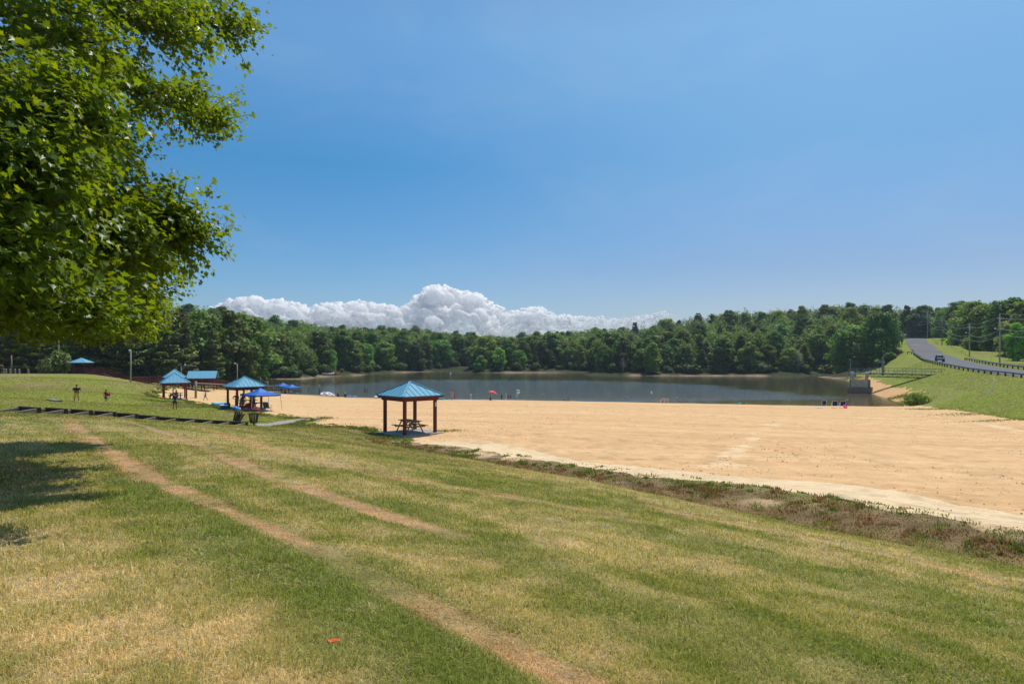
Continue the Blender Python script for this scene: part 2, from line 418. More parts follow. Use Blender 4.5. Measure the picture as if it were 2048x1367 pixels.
def mix(a, b, t): return a * (1 - t[:, None]) + np.asarray(b)[None, :] * t[:, None]
def lawn_col(x, y, fine=True):
    n = len(x)
    s = 0.78 * x + 0.63 * y; t = 0.63 * x - 0.78 * y
    r = np.hypot(x, y)
    c = np.tile(np.array([0.190, 0.188, 0.046]), (n, 1))
    st = fbm(s / 0.9, t / 6.0, 31, 4)
    bl = fbm(x / 2.2, y / 2.2, 37, 4)
    fi = fbm(x / 0.42, y / 0.42, 43, 3)
    v = 0.36 * st + 0.30 * bl + 0.34 * fi
    near = sstep(60, 35, r)
    c = mix(c, (0.37, 0.300, 0.160), sstep(0.40, 0.66, v) * (0.85 * near + 0.30 * (1 - near)))
    c = mix(c, (0.110, 0.132, 0.030), sstep(0.50, 0.30, v) * 0.75 * near)
    far = sstep(42, 62, r)
    c = mix(c, (0.215, 0.238, 0.036), far * 0.85)
    c = mix(c, (0.25, 0.20, 0.085), far * sstep(0.52, 0.72, fbm(x / 5, y / 9, 61, 4)) * 0.7)
    wob = (fbm(x / 1.3, y / 1.3, 41, 3) - 0.5)
    for l, w, k in drys:
        d = dist_line(x, y, l) + wob * w * 1.6
        c = mix(c, (0.40, 0.325, 0.180), sstep(w * 1.3, w * 0.2, d) * k * (0.65 + 0.35 * bl))
    for l, w, k in greens:
        d = dist_line(x, y, l) + wob * w * 1.8
        c = mix(c, (0.120, 0.150, 0.032), sstep(w * 1.2, w * 0.25, d) * k)
    for l, w, k in tracks:
        d = dist_line(x, y, l) + wob * w * 0.9
        gap = sstep(0.25, 0.5, fbm(t / 2.2, s / 2.2, 47, 2))
        pat = sstep(0.30, 0.62, fbm(x / 0.55, y / 0.55, 53, 3))
        c = mix(c, (0.42, 0.270, 0.150), sstep(w * 1.05, w * 0.3, d) * np.minimum(1, k * 1.1) * (0.40 + 0.60 * gap) * (0.50 + 0.50 * pat))
        c = mix(c, (0.16, 0.095, 0.055), sstep(0.09, 0.03, np.abs(d - w * 0.75)) * k * 0.5 * sstep(0.5, 0.62, fbm(t / 1.5, s / 1.5, 59, 2)))
    # brown weedy strip in the ditch between lawn and beach
    wt = sstep(-38, -28, t) * sstep(8, 2, t)
    b2 = s - 18.6 + (fbm(x / 2, y / 2, 71, 3) - 0.5) * 3.0
    br = np.exp(-(b2 / 1.5) ** 2) * wt
    c = mix(c, (0.175, 0.110, 0.058), np.clip(br * 1.1, 0, 1) * 0.85)
    sp = sstep(0.55, 0.66, fbm(x / 1.7, y / 1.7, 73, 3)) * np.exp(-((s - 19.6) / 1.0) ** 2) * wt
    c = mix(c, (0.60, 0.42, 0.24), sp * 0.9)
    dk = np.exp(-((s - 16.4) / 0.9) ** 2) * wt * sstep(0.35, 0.6, fbm(t / 3, s, 77, 3))
    c = mix(c, (0.075, 0.100, 0.026), dk * 0.6)
    b3 = np.exp(-((s - 12.5 + wob * 2) / 1.6) ** 2) * sstep(-40, -30, t) * sstep(-14, -22, t)
    c = mix(c, (0.15, 0.11, 0.06), b3 * 0.5)
    # dam face is a lush even green
    dm = sstep(48, 56, x) * sstep(50, 60, y)
    dn = fbm(x / 6, y / 3, 83, 4)
    cd = mix(np.tile(np.array([0.200, 0.232, 0.034]), (n, 1)), (0.235, 0.205, 0.075), sstep(0.5, 0.75, dn) * 0.6)
    c = c * (1 - dm[:, None]) + cd * dm[:, None]
    # worn bare soil at the water's edge of the dam and in front of the lower bridge
    z = None
    if fine:
        fn = fbm(x * 3.1, y * 3.1, 91, 3)
        c *= (0.80 + 0.4 * fn)[:, None]
    return np.clip(c, 0.01, 0.9)
marks = [([hit(*q) for q in l], w, k) for l, w, k in (
    ([(1545, 845), (1500, 880), (1470, 905), (1435, 935)], 0.75, 1), ([(1040, 905), (1010, 893), (960, 888)], 0.5, 1), ([(1180, 880), (1500, 893), (1800, 925), (2048, 965)], 0.12, -1),
    ([(1000, 840), (1300, 842), (1650, 860), (2048, 905)], 0.14, -1), ([(900, 822), (1300, 826), (1800, 850), (2048, 878)], 0.16, 1), ([(1100, 862), (1400, 868), (1750, 895), (2048, 935)], 0.22, 1),
    ([(1250, 915), (1500, 935), (1780, 968), (2048, 1000)], 0.10, -1), ([(700, 838), (900, 846), (1100, 858)], 0.2, -1), ([(1650, 830), (1850, 838), (2048, 862)], 0.5, 1))]
def sand_col(x, y, z):
    n = len(x)
    s = 0.78 * x + 0.63 * y; t = 0.63 * x - 0.78 * y
    c = np.tile(np.array([0.65, 0.410, 0.200]), (n, 1))
    a, b = x * 0.96 - y * 0.28, x * 0.28 + y * 0.96
    st = fbm(a / 26, b / 1.3, 101, 5)
    c = mix(c, (0.71, 0.475, 0.245), sstep(0.5, 0.70, st) * 0.5)
    c = mix(c, (0.57, 0.350, 0.165), sstep(0.48, 0.3, st) * 0.45)
    e = dist_line(x, y, edge_line)
    pale = sstep(4.6, 3.4, e + (fbm(x / 4, y / 4, 107, 3) - 0.5) * 1.6) * sstep(-36, -30, t)
    c = mix(c, (0.70, 0.53, 0.315), pale)
    for l, w, k in marks:
        d = dist_line(x, y, l) + (fbm(x / 1.1, y / 1.1, 119, 3) - 0.5) * w * 2.2
        q = sstep(w * 1.2, w * 0.3, d) * sstep(0.35, 0.6, fbm(x / 2.3, y / 2.3, 129, 3))
        c = mix(c, (0.76, 0.56, 0.33) if k > 0 else (0.50, 0.30, 0.13), q * 0.75)
    lf = sstep(-16, -24, x) * 0.55
    c = mix(c, (0.66, 0.44, 0.215), lf)
    wet = sstep(WATER + 0.45, WATER + 0.08, z)
    c = mix(c, (0.30, 0.20, 0.10), wet * 0.8)
    bank = sstep(58, 62, x) * sstep(95, 100, y)
    c = mix(c, (0.62, 0.37, 0.17), bank)
    foot = sstep(0.62, 0.72, vnoise(x * 2.2, y * 2.2, 111)) * sstep(0.45, 0.6, fbm(x / 7, y / 7, 113, 3))
    c *= (1 - 0.16 * foot * sstep(80, 25, np.hypot(x, y)))[:, None]
    c *= (0.93 + 0.14 * fbm(x * 1.7, y * 1.7, 117, 3))[:, None]
    return np.clip(c, 0.01, 0.9)
def hill_col(x, y, z):
    n = len(x)
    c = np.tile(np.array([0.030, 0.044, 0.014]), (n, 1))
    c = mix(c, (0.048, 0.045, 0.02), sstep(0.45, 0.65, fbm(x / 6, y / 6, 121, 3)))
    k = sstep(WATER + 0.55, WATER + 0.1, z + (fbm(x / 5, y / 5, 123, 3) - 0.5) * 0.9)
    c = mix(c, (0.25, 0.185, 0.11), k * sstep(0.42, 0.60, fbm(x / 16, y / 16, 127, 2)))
    return c

def build_ground():
    fine = np.arange(-46, 46.001, 0.19)
    az = np.radians(np.concatenate([np.arange(-180, -46, 6.0), fine, np.arange(47, 180, 6.0)]))
    rr = np.exp(np.concatenate([np.arange(math.log(0.8), math.log(330), 0.0105), np.arange(math.log(331), math.log(900), 0.05)]))
    na, nr = len(az), len(rr)
    A, Q = np.meshgrid(az, rr, indexing='ij')
    x = (np.sin(A) * Q).ravel(); y = (np.cos(A) * Q).ravel()
    z = G(x, y)
    # classes
    def warp(x, y):
        r = np.hypot(x, y); am = np.clip(r * 0.05, 0.8, 2.6)
        return (x + (fbm(x / 1.6, y / 1.6, 131, 4) - 0.5) * am, y + (fbm(x / 1.6, y / 1.6, 137, 4) - 0.5) * am)
    closed = beach_poly + [beach_poly[0]]
    wx, wy = warp(x, y)
    # pull the grid corners that lie next to the edge of the sand onto that edge
    rr_ = np.hypot(x, y)
    for it in range(2):
        idx = np.nonzero((rr_ < 200) & (y > 2))[0]
        wx, wy = warp(x[idx], y[idx])
        dd, nx, ny = nearest_on(wx, wy, closed)
        k = dd < 0.0062 * rr_[idx]
        x[idx[k]] += (nx - wx)[k] * 0.9; y[idx[k]] += (ny - wy)[k] * 0.9
    z = G(x, y)
    # raised lip and wheel furrow where the raked sand meets the soft strip
    ii = np.nonzero((rr_ < 48) & (y > 5) & (x > -8))[0]
    ee = dist_line(x[ii], y[ii], edge_line) + (fbm(x[ii] / 4, y[ii] / 4, 107, 3) - 0.5) * 1.6
    z[ii] += inpoly(x[ii], y[ii], beach_poly) * (-0.09 * np.exp(-((ee - 4.15) / 0.22) ** 2) + 0.06 * np.exp(-((ee - 3.6) / 0.3) ** 2) + 0.10 * (fbm(x[ii] * 1.6, y[ii] * 1.6, 303, 3) - 0.5))
    px = CX + F * x / np.maximum(y, 1e-3)
    fd = lerp_list(front, px)
    hills = (y > fd - 4) & (y > 60) | ((px > 500) & (px < 1712) & (y > 205))
    off, zc = road_off(x, y)
    hills &= ~((np.abs(off) < 14) & (y < 300) & (y > 60))
    # bare eroded soil bank at the foot of the dam
    bank = (z < -6.55 + (fbm(x / 5, y / 5, 141, 4) - 0.5) * 2.0) & (off < -6) & (x > 52) & (y > 112) & (y < 190) & ~hills
    
    i = np.arange(na)[:, None]; j = np.arange(nr - 1)[None, :]
    i2 = (i + 1) % na
    quads = np.stack([(i * nr + j), (i * nr + j + 1), (i2 * nr + j + 1), (i2 * nr + j)], -1).reshape(-1, 4)
    cx_, cy_ = x[quads].mean(1), y[quads].mean(1)
    wx, wy = warp(cx_, cy_)
    fb = inpoly(wx, wy, beach_poly) | bank[quads[:, 0]]
    fc = np.where(hills[quads[:, 0]], 2, np.where(fb, 1, 0))
    V = np.stack([x, y, z], 1)
    out = []
    for k, name, cf, m in ((0, 'lawn', lambda a, b, c: lawn_col(a, b), ground_mat('lawn_turf', 22, 0.42, 0.7, 55, dist=0.03)),
                           (1, 'beach', sand_col, ground_mat('beach_sand', 9, 0.15, 0.9, 4.2, dist=0.10, streak=(R(16), (0.55, 1.5, 1)))),
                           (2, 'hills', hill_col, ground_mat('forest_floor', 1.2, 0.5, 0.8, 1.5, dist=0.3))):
        q = quads[fc == k]
        used, inv = np.unique(q.ravel(), return_inverse=True)
        vv = V[used]
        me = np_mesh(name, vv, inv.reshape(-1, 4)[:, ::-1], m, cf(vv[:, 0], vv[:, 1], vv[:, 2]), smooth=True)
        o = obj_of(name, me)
        o['kind'] = 'structure'
        out.append(o)
    return out
lawn, beach, hills = build_ground()
lawn['label'] = 'sloping mown lawn with dry straw coloured wheel tracks'
beach['label'] = 'wide raked yellow sand beach beside the lake'
hills['label'] = 'wooded slopes and bare shore around the far side of the lake'

# ------------------------------------------------------------------ lake
def water_mat():
    m, nt, b = _nt('lake_water')
    N, L = nt.nodes, nt.links
    b.inputs['Roughness'].default_value = 0.03
    b.inputs['IOR'].default_value = 1.33
    b.inputs['Specular IOR Level'].default_value = 0.5
    tc = N.new('ShaderNodeTexCoord')
    # wind patches: where ripples are steep, where the surface lies calm
    mp = N.new('ShaderNodeMapping'); mp.inputs['Scale'].default_value = (0.010, 0.030, 1); mp.inputs['Location'].default_value = (0.35, 0.1, 0)
    L.new(tc.outputs['Object'], mp.inputs['Vector'])
    n0 = N.new('ShaderNodeTexNoise'); n0.inputs['Scale'].default_value = 1.0; n0.inputs['Detail'].default_value = 3
    L.new(mp.outputs[0], n0.inputs['Vector'])
    sx = N.new('ShaderNodeSeparateXYZ'); L.new(tc.outputs['Object'], sx.inputs[0])
    def band(out, pts):
        c = N.new('ShaderNodeFloatCurve'); cv = c.mapping.curves[0]
        mr = N.new('ShaderNodeMapRange'); mr.inputs['From Min'].default_value = pts[0][0]; mr.inputs['From Max'].default_value = pts[-1][0]
        L.new(out, mr.inputs['Value'])
        for q in pts[1:-1]: cv.points.new(0.5, 0.5)
        for i, q in enumerate(pts):
            cv.points[i].location = ((q[0] - pts[0][0]) / (pts[-1][0] - pts[0][0]), q[1])
        c.mapping.update()
        L.new(mr.outputs[0], c.inputs['Value'])
        return c.outputs[0]
    # far water lies calm under the woods, open water in the middle is ruffled, the shallows by the beach are calm and brown
    far = band(sx.outputs['Y'], [(80, 0.0), (110, 0.05), (122, 0.45), (135, 1.0), (170, 0.9), (200, 0.30), (240, 0.05), (330, 0.05)])
    side = band(sx.outputs['X'], [(-90, 0.05), (-45, 0.45), (-25, 0.9), (-5, 1.0), (22, 0.9), (45, 0.45), (66, 0.10), (110, 0.0)])
    mu = N.new('ShaderNodeMath'); mu.operation = 'MULTIPLY'; L.new(far, mu.inputs[0]); L.new(side, mu.inputs[1])
    ad = N.new('ShaderNodeMath'); ad.operation = 'MULTIPLY_ADD'; L.new(n0.outputs['Fac'], ad.inputs[0]); ad.inputs[1].default_value = 0.9; L.new(mu.outputs[0], ad.inputs[2])
    wind = N.new('ShaderNodeMapRange'); wind.inputs['From Min'].default_value = 0.62; wind.inputs['From Max'].default_value = 1.25
    wind.inputs['To Min'].default_value = 0.04; wind.inputs['To Max'].default_value = 0.70
    L.new(ad.outputs[0], wind.inputs['Value'])
    n1 = N.new('ShaderNodeTexNoise'); n1.inputs['Scale'].default_value = 2.6; n1.inputs['Detail'].default_value = 4; n1.inputs['Roughness'].default_value = 0.6
    m1 = N.new('ShaderNodeMapping'); m1.inputs['Scale'].default_value = (0.7, 1.0, 1); m1.inputs['Rotation'].default_value = (0, 0, R(20))
    L.new(tc.outputs['Object'], m1.inputs['Vector']); L.new(m1.outputs[0], n1.inputs['Vector'])
    bp = N.new('ShaderNodeBump'); bp.inputs['Distance'].default_value = 0.35
    L.new(wind.outputs[0], bp.inputs['Strength']); L.new(n1.outputs['Fac'], bp.inputs['Height']); L.new(bp.outputs['Normal'], b.inputs['Normal'])
    # peaty water, browner over the shallow sand
    sh = N.new('ShaderNodeMapRange'); sh.inputs['From Min'].default_value = 98; sh.inputs['From Max'].default_value = 150
    L.new(sx.outputs['Y'], sh.inputs['Value'])
    mx = N.new('ShaderNodeMix'); mx.data_type = 'RGBA'
    mx.inputs['A'].default_value = (0.165, 0.120, 0.042, 1); mx.inputs['B'].default_value = (0.090, 0.086, 0.046, 1)
    L.new(sh.outputs[0], mx.inputs['Factor']); L.new(mx.outputs['Result'], b.inputs['Base Color'])
    return m
wv = [(-130, 92, WATER), (110, 92, WATER), (140, 240, WATER), (60, 420, WATER), (-60, 420, WATER), (-130, 250, WATER)]
w = MB().add(wv, [tuple(range(6))]).build('lake', water_mat())
tag(w, 'brown green lake with a wind ruffled blue patch', kind='structure')
# ------------------------------------------------------------------ shared materials
M = {}
M['redwood'] = mat('red_stained_wood', (0.150, 0.026, 0.020), 0.6, 0.25, 5, 0.25, stretch=(1, 1, 0.15))
M['deckred'] = mat('red_brown_boards', (0.115, 0.030, 0.028), 0.65, 0.3, 3, 0.2)
M['roofblue'] = mat('blue_sheet_metal', (0.13, 0.36, 0.50), 0.6, 0.10, 2.5, 0.05, spec=0.2)
M['roofedge'] = mat('dark_roof_trim', (0.06, 0.075, 0.085), 0.5, 0.1)
M['concrete'] = mat('concrete', (0.33, 0.31, 0.28), 0.85, 0.2, 3, 0.3)
M['tablewood'] = mat('weathered_table_wood', (0.27, 0.165, 0.075), 0.7, 0.3, 6, 0.3, stretch=(0.3, 3, 1))
M['greywood'] = mat('grey_weathered_wood', (0.235, 0.205, 0.165), 0.8, 0.3, 6, 0.3, stretch=(1, 1, 0.2))
M['palewood'] = mat('pale_plank_wood', (0.52, 0.42, 0.26), 0.75, 0.2, 4, 0.2)
M['timber'] = mat('old_timber', (0.27, 0.22, 0.17), 0.85, 0.35, 5, 0.5)
M['timber_end'] = mat('dark_timber_end', (0.045, 0.035, 0.028), 0.9, 0.3, 9, 0.4)
M['tarp'] = mat('blue_tent_fabric', (0.012, 0.125, 0.50), 0.55, 0.08, 1.5, 0.1)
M['white'] = mat('white_paint', (0.78, 0.78, 0.76), 0.5, 0.06)
M['whitemetal'] = mat('white_metal', (0.72, 0.72, 0.72), 0.35, 0.05)
M['steel'] = mat('galvanised_steel', (0.42, 0.43, 0.44), 0.42, 0.12, 3, metal=0.35)
M['dark'] = mat('black_plastic', (0.022, 0.022, 0.024), 0.5, 0.2)
M['blackmetal'] = mat('blackened_slats', (0.045, 0.038, 0.030), 0.6, 0.35, 8)
M['asphalt'] = mat('asphalt', (0.120, 0.118, 0.124), 0.85, 0.12, 1.5, 0.3, bscale=40)
M['paper'] = mat('notice_paper', (0.55, 0.56, 0.50), 0.7, 0.1)

def gazebo(loc, rz, label, span=2.35, h=2.4, eave=0.36, rise=1.02, slab=0.46, slab_h=0.34, group='blue roofed picnic shelters'):
    # posts, beams, fascia and a four sided sheet roof
    t = empty('gazebo', loc, rz, label, 'gazebo', group)
    if slab:
        b = span / 2 + slab
        MB().box((0, 0, 0.06 - slab_h / 2), (2 * b, 2 * b, slab_h)).build('slab', M['concrete'], t, bevel=0.02)
    zt = 0.06
    for sx in (-1, 1):
        for sy in (-1, 1):
            m = MB().box((sx * span / 2, sy * span / 2, zt + h / 2), (0.185, 0.185, h))
            m.build('post', M['redwood'], t, bevel=0.012)
    b = span / 2
    beams = MB()
    z = zt + h - 0.13
    for s in (-1, 1):
        beams.bar((-b - 0.19, s * (b + 0.115), z), (b + 0.19, s * (b + 0.115), z), 0.045, 0.24)
        beams.bar((s * (b + 0.115), -b - 0.09, z), (s * (b + 0.115), b + 0.09, z), 0.045, 0.24)
    beams.build('beam', M['redwood'], t)
    e = b + eave
    ze = zt + h + 0.02
    fas = MB()
    for s in (-1, 1):
        fas.bar((-e, s * e, ze), (e, s * e, ze), 0.04, 0.17)
        fas.bar((s * e, -e + 0.02, ze), (s * e, e - 0.02, ze), 0.04, 0.17)
    fas.build('fascia', M['redwood'], t)
    # sheet roof: four slopes of sheet with raised seams
    e2 = e + 0.06; z0 = ze + 0.075; ap = Vector((0, 0, z0 + rise))
    cs = [Vector((-e2, -e2, z0)), Vector((e2, -e2, z0)), Vector((e2, e2, z0)), Vector((-e2, e2, z0))]
    roof = MB()
    dn = Vector((0, 0, -0.045))
    roof.add(cs + [ap] + [c + dn for c in cs] + [ap + dn], [(0, 1, 4), (1, 2, 4), (2, 3, 4), (3, 0, 4), (6, 5, 9), (7, 6, 9), (8, 7, 9), (5, 8, 9),
                                                     (5, 6, 1, 0), (6, 7, 2, 1), (7, 8, 3, 2), (8, 5, 0, 3)])
    r = roof.build('roof', M['roofblue'], t)
    seam = MB()
    for k in range(4):
        a, c = cs[k], cs[(k + 1) % 4]
        n = 8
        nrm = (c - a).cross(ap - a).normalized()
        for i in range(1, n + 1):
            u = (i - 0.5) / n
            p = a.lerp(c, u)
            f = 1 - abs(2 * u - 1)
            mid = (a + c) / 2
            q = p + (ap - mid) * f
            seam.bar(p + nrm * 0.012, q + nrm * 0.012, 0.028, 0.03, nrm)
    seam.build('seam', M['roofblue'], r)
    ridge = MB()
    for c in cs:
        ridge.bar(c + Vector((0, 0, 0.02)), ap + Vector((0, 0, 0.025)), 0.15, 0.03)
    ridge.build('ridge_cap', M['roofblue'], r)
    edge = MB()
    for k in range(4):
        a, c = cs[k], cs[(k + 1) % 4]
        edge.bar(a + Vector((0, 0, -0.055)), c + Vector((0, 0, -0.055)), 0.03, 0.035)
    edge.build('roof_edge', M['roofedge'], r)
    return t

def picnic_table(loc, rz, label):
    t = empty('picnic_table', loc, rz, label, 'picnic table', 'wooden picnic tables')
    m = MB()
    for i in range(5):
        m.box((0, -0.30 + 0.15 * i, 0.755), (1.83, 0.138, 0.04))
    m.build('tabletop', M['tablewood'], t, bevel=0.006)
    for s in (-1, 1):
        q = MB()
        for k in (0, 1):
            q.box((0, s * (0.66 + 0.14 * k), 0.455), (1.83, 0.132, 0.04))
        q.build('bench', M['tablewood'], t, bevel=0.006)
    for sx in (-1, 1):
        x = sx * 0.62
        q = MB()
        for s in (-1, 1):
            q.bar((x, s * 0.24, 0.73), (x, s * 0.64, 0.0), 0.04, 0.10, (1, 0, 0))
        q.bar((x + 0.042, -0.78, 0.40), (x + 0.042, 0.78, 0.40), 0.04, 0.10)
        q.bar((x + 0.042, -0.34, 0.70), (x + 0.042, 0.34, 0.70), 0.04, 0.09)
        q.build('leg_frame', M['tablewood'], t)
    br = MB()
    for sx in (-1, 1):
        br.bar((sx * 0.60, 0, 0.40), (sx * 0.12, 0, 0.72), 0.05, 0.08)
    br.build('brace', M['tablewood'], t)
    return t

# the near shelter with its table
p1 = stand(820, 45.0); p1.z = -5.36
gz1 = gazebo(p1 + Vector((0, 0, 0.08)), R(42), 'nearest blue roofed shelter on a concrete slab with one picnic table', rise=0.86, h=2.36)
q = MB().box((0.0, 0.0, 0.0), (0.012, 0.155, 0.28)).build('notice', M['paper'], gz1)
q.location = (1.175, -1.175 - 0.1, 1.9); q.rotation_euler = (0, 0, R(90)); q['label'] = 'pale notice on the right post'
picnic_table(p1 + Vector((-0.02, 0.0, 0.145)), R(-50), 'brown picnic table with two benches under the nearest shelter')

# the shelter with the party and the pop-up tent
p2 = stand(489, 70.0)
gz2 = gazebo(p2, R(43), 'blue roofed shelter beside the blue pop up tent and a family gathering', span=2.46, h=2.12, rise=0.98, slab=0.35)
# two shelters seen one behind the other
p3 = stand(349.5, 95.0)
gz3 = gazebo(p3, R(30), 'small blue roofed shelter at the grass edge with seated people', span=2.75, h=2.2, rise=1.35, eave=0.42, slab=0.2)
p4 = stand(349, 128.0)
gz4 = gazebo(p4, R(30), 'blue roofed shelter showing just above and behind another shelter roof', span=3.0, h=2.2, rise=1.5, eave=0.45, slab=0.2)
picnic_table(p3 + Vector((0.0, 0.2, 0.08)), R(28), 'dark picnic table in shade inside the shelter at the grass edge')
picnic_table(p4 + Vector((0.0, 0.0, 0.08)), R(28), 'far picnic table in shade seen through the posts of the nearer shelter')
picnic_table(p2 + Vector((0.35, -0.1, 0.08)), R(40), 'picnic table piled with bags inside the shelter beside the pop up tent')

# gable roofed pavilion
def pavilion(loc, rz, label):
    t = empty('pavilion', loc, rz, label, 'pavilion')
    L, W, h, rise = 5.0, 3.6, 2.3, 1.35
    for sx in (-1, 0, 1):
        for sy in (-1, 1):
            MB().box((sx * L * 0.45, sy * W * 0.42, h / 2), (0.18, 0.18, h)).build('post', M['redwood'], t)
    m = MB()
    for s in (-1, 1):
        m.bar((-L * 0.5, s * W * 0.42, h + 0.08), (L * 0.5, s * W * 0.42, h + 0.08), 0.12, 0.2)
        m.bar((s * L * 0.45, -W * 0.40, h + 0.08), (s * L * 0.45, W * 0.40, h + 0.08), 0.12, 0.18)
        m.bar((s * L * 0.49, -W * 0.56, h + 0.05), (s * L * 0.49, 0, h + rise - 0.02), 0.06, 0.16)
        m.bar((s * L * 0.49, W * 0.56, h + 0.05), (s * L * 0.49, 0, h + rise - 0.02), 0.06, 0.16)
        m.bar((s * L * 0.45, 0, h + 0.1), (s * L * 0.45, 0, h + rise - 0.1), 0.10, 0.10)
    m.build('truss', M['redwood'], t)
    for s in (-1, 1):
        a = Vector((-L / 2 - 0.15, s * W * 0.62, h + 0.12)); b = Vector((L / 2 + 0.15, s * W * 0.62, h + 0.12))
        c = Vector((L / 2 + 0.15, s * 0.005, h + rise + 0.12)); d = Vector((-L / 2 - 0.15, s * 0.005, h + rise + 0.12))
        dn = Vector((0, 0, -0.06))
        q = MB().add([a, b, c, d, a + dn, b + dn, c + dn, d + dn], [(0, 1, 2, 3), (7, 6, 5, 4), (0, 4, 5, 1), (1, 5, 6, 2), (2, 6, 7, 3), (3, 7, 4, 0)])
        nrm = (b - a).cross(d - a).normalized() * (1 if s < 0 else -1)
        for i in range(9):
            u = (i + 0.5) / 9
            q.bar(a.lerp(b, u) + nrm * 0.015, d.lerp(c, u) + nrm * 0.015, 0.03, 0.03, nrm)
        q.build('roof', M['roofblue'], t)
    return t
pv = pavilion(stand(406, 134), R(14), 'gable roofed blue pavilion standing at the back of the sand')

# ------------------------------------------------------------------ the hexagonal lookout and the red boardwalk
def lookout(loc, rz):
    t = empty('lookout_shelter', loc, rz, 'hip roofed lookout at the head of the red boardwalk on the grassy rise', 'gazebo')
    n, r, h = 6, 1.95, 2.0
    ps = [Vector((r * math.cos(2 * math.pi * k / n), r * math.sin(2 * math.pi * k / n), 0)) for k in range(n)]
    MB().add([p * 1.12 + Vector((0, 0, 0.02)) for p in ps] + [p * 1.12 + Vector((0, 0, -0.3)) for p in ps],
             [tuple(range(n)), tuple(range(2 * n - 1, n - 1, -1))] + [(k, n + k, n + (k + 1) % n, (k + 1) % n) for k in range(n)]).build('deck', M['deckred'], t)
    for p in ps:
        MB().box(p + Vector((0, 0, h / 2)), (0.15, 0.15, h)).build('post', M['redwood'], t)
    rl = MB()
    for k in range(n):
        if k == 0: continue
        a, b = ps[k], ps[(k + 1) % n]
        for z in (0.15, 0.98):
            rl.bar(a + Vector((0, 0, z)), b + Vector((0, 0, z)), 0.05, 0.09)
        for i in range(1, 12):
            q = a.lerp(b, i / 12)
            rl.box(q + Vector((0, 0, 0.56)), (0.045, 0.045, 0.78))
    rl.build('railing', M['deckred'], t)
    ro = MB()
    e = [p * 1.32 + Vector((0, 0, h + 0.05)) for p in ps]
    ap = Vector((0, 0, h + 1.0)); dn = Vector((0, 0, -0.08))
    ro.add(e + [ap] + [q + dn for q in e] + [ap + dn], [(k, (k + 1) % n, n) for k in range(n)] + [(n + 1 + (k + 1) % n, n + 1 + k, 2 * n + 1) for k in range(n)] +
           [(n + 1 + k, n + 1 + (k + 1) % n, (k + 1) % n, k) for k in range(n)])
    for k in range(n):
        ro.bar(e[k], ap, 0.1, 0.05)
    ro.build('roof', M['roofblue'], t)
    t.scale = (.80, .80, .86)
    return t
lk = stand(162.5, 121); lookout(lk + Vector((0, 0, 0.25)), R(20))

def boardwalk():
    pts = [P(172, 747.0, 120.5), P(206, 747.0, 121.5), P(230, 754, 122.5), P(258, 765.0, 124.5), P(292, 763, 129), P(327, 763.5, 133), P(365, 768, 137), P(412, 768, 141), P(440, 769, 145), P(462, 774.5, 149), P(486, 780, 153)]
    o = pts[0].copy()
    t = empty('boardwalk', o, 0, 'long red brown boardwalk with picket railings winding down below the pines', 'boardwalk')
    pts = [p - o for p in pts]
    deck, side = MB(), [MB(), MB()]
    offs = []
    for i, p in enumerate(pts):
        d = (pts[min(i + 1, len(pts) - 1)] - pts[max(0, i - 1)]); d.z = 0; d.normalize()
        offs.append(Vector((-d.y, d.x, 0)) * 0.8)
    n = len(pts)
    vs = []
    for i in range(n):
        vs += [pts[i] + offs[i], pts[i] - offs[i], pts[i] + offs[i] + Vector((0, 0, -0.22)), pts[i] - offs[i] + Vector((0, 0, -0.22))]
    fs = []
    for i in range(n - 1):
        a, b = 4 * i, 4 * i + 4
        fs += [(a, a + 1, b + 1, b), (a + 3, a + 2, b + 2, b + 3), (a, b, b + 2, a + 2), (a + 1, a + 3, b + 3, b + 1)]
    deck.add(vs, fs)
    deck.build('deck', M['deckred'], t)
    for i in range(n - 1):
        L = (pts[i + 1] - pts[i]).length
        k = max(1, round(L / 1.9))
        for j in range(k):
            u = j / k
            c = pts[i].lerp(pts[i + 1], u); of = offs[i].lerp(offs[i + 1], u)
            for s in (1, -1):
                q = c + of * s
                gz = g1(q.x + o.x, q.y + o.y) - o.z
                MB().bar(q + Vector((0, 0, min(gz - q.z, -0.3))), q + Vector((0, 0, 1.08)), 0.11, 0.11, (0, 1, 0)).build('support', M['deckred'], t)
        for s in (0, 1):
            sg = 1 - 2 * s
            a, b = pts[i] + offs[i] * sg, pts[i + 1] + offs[i + 1] * sg
            for z in (0.12, 0.98):
                side[s].bar(a + Vector((0, 0, z)), b + Vector((0, 0, z)), 0.06, 0.10)
            kk = int(L / 0.16)
            for j in range(kk):
                q = a.lerp(b, (j + 0.5) / kk)
                side[s].bar(q + Vector((0, 0, 0.12)), q + Vector((0, 0, 0.95)), 0.05, 0.05, (0, 1, 0))
    for s in (0, 1): side[s].build('railing', M['deckred'], t)
boardwalk()

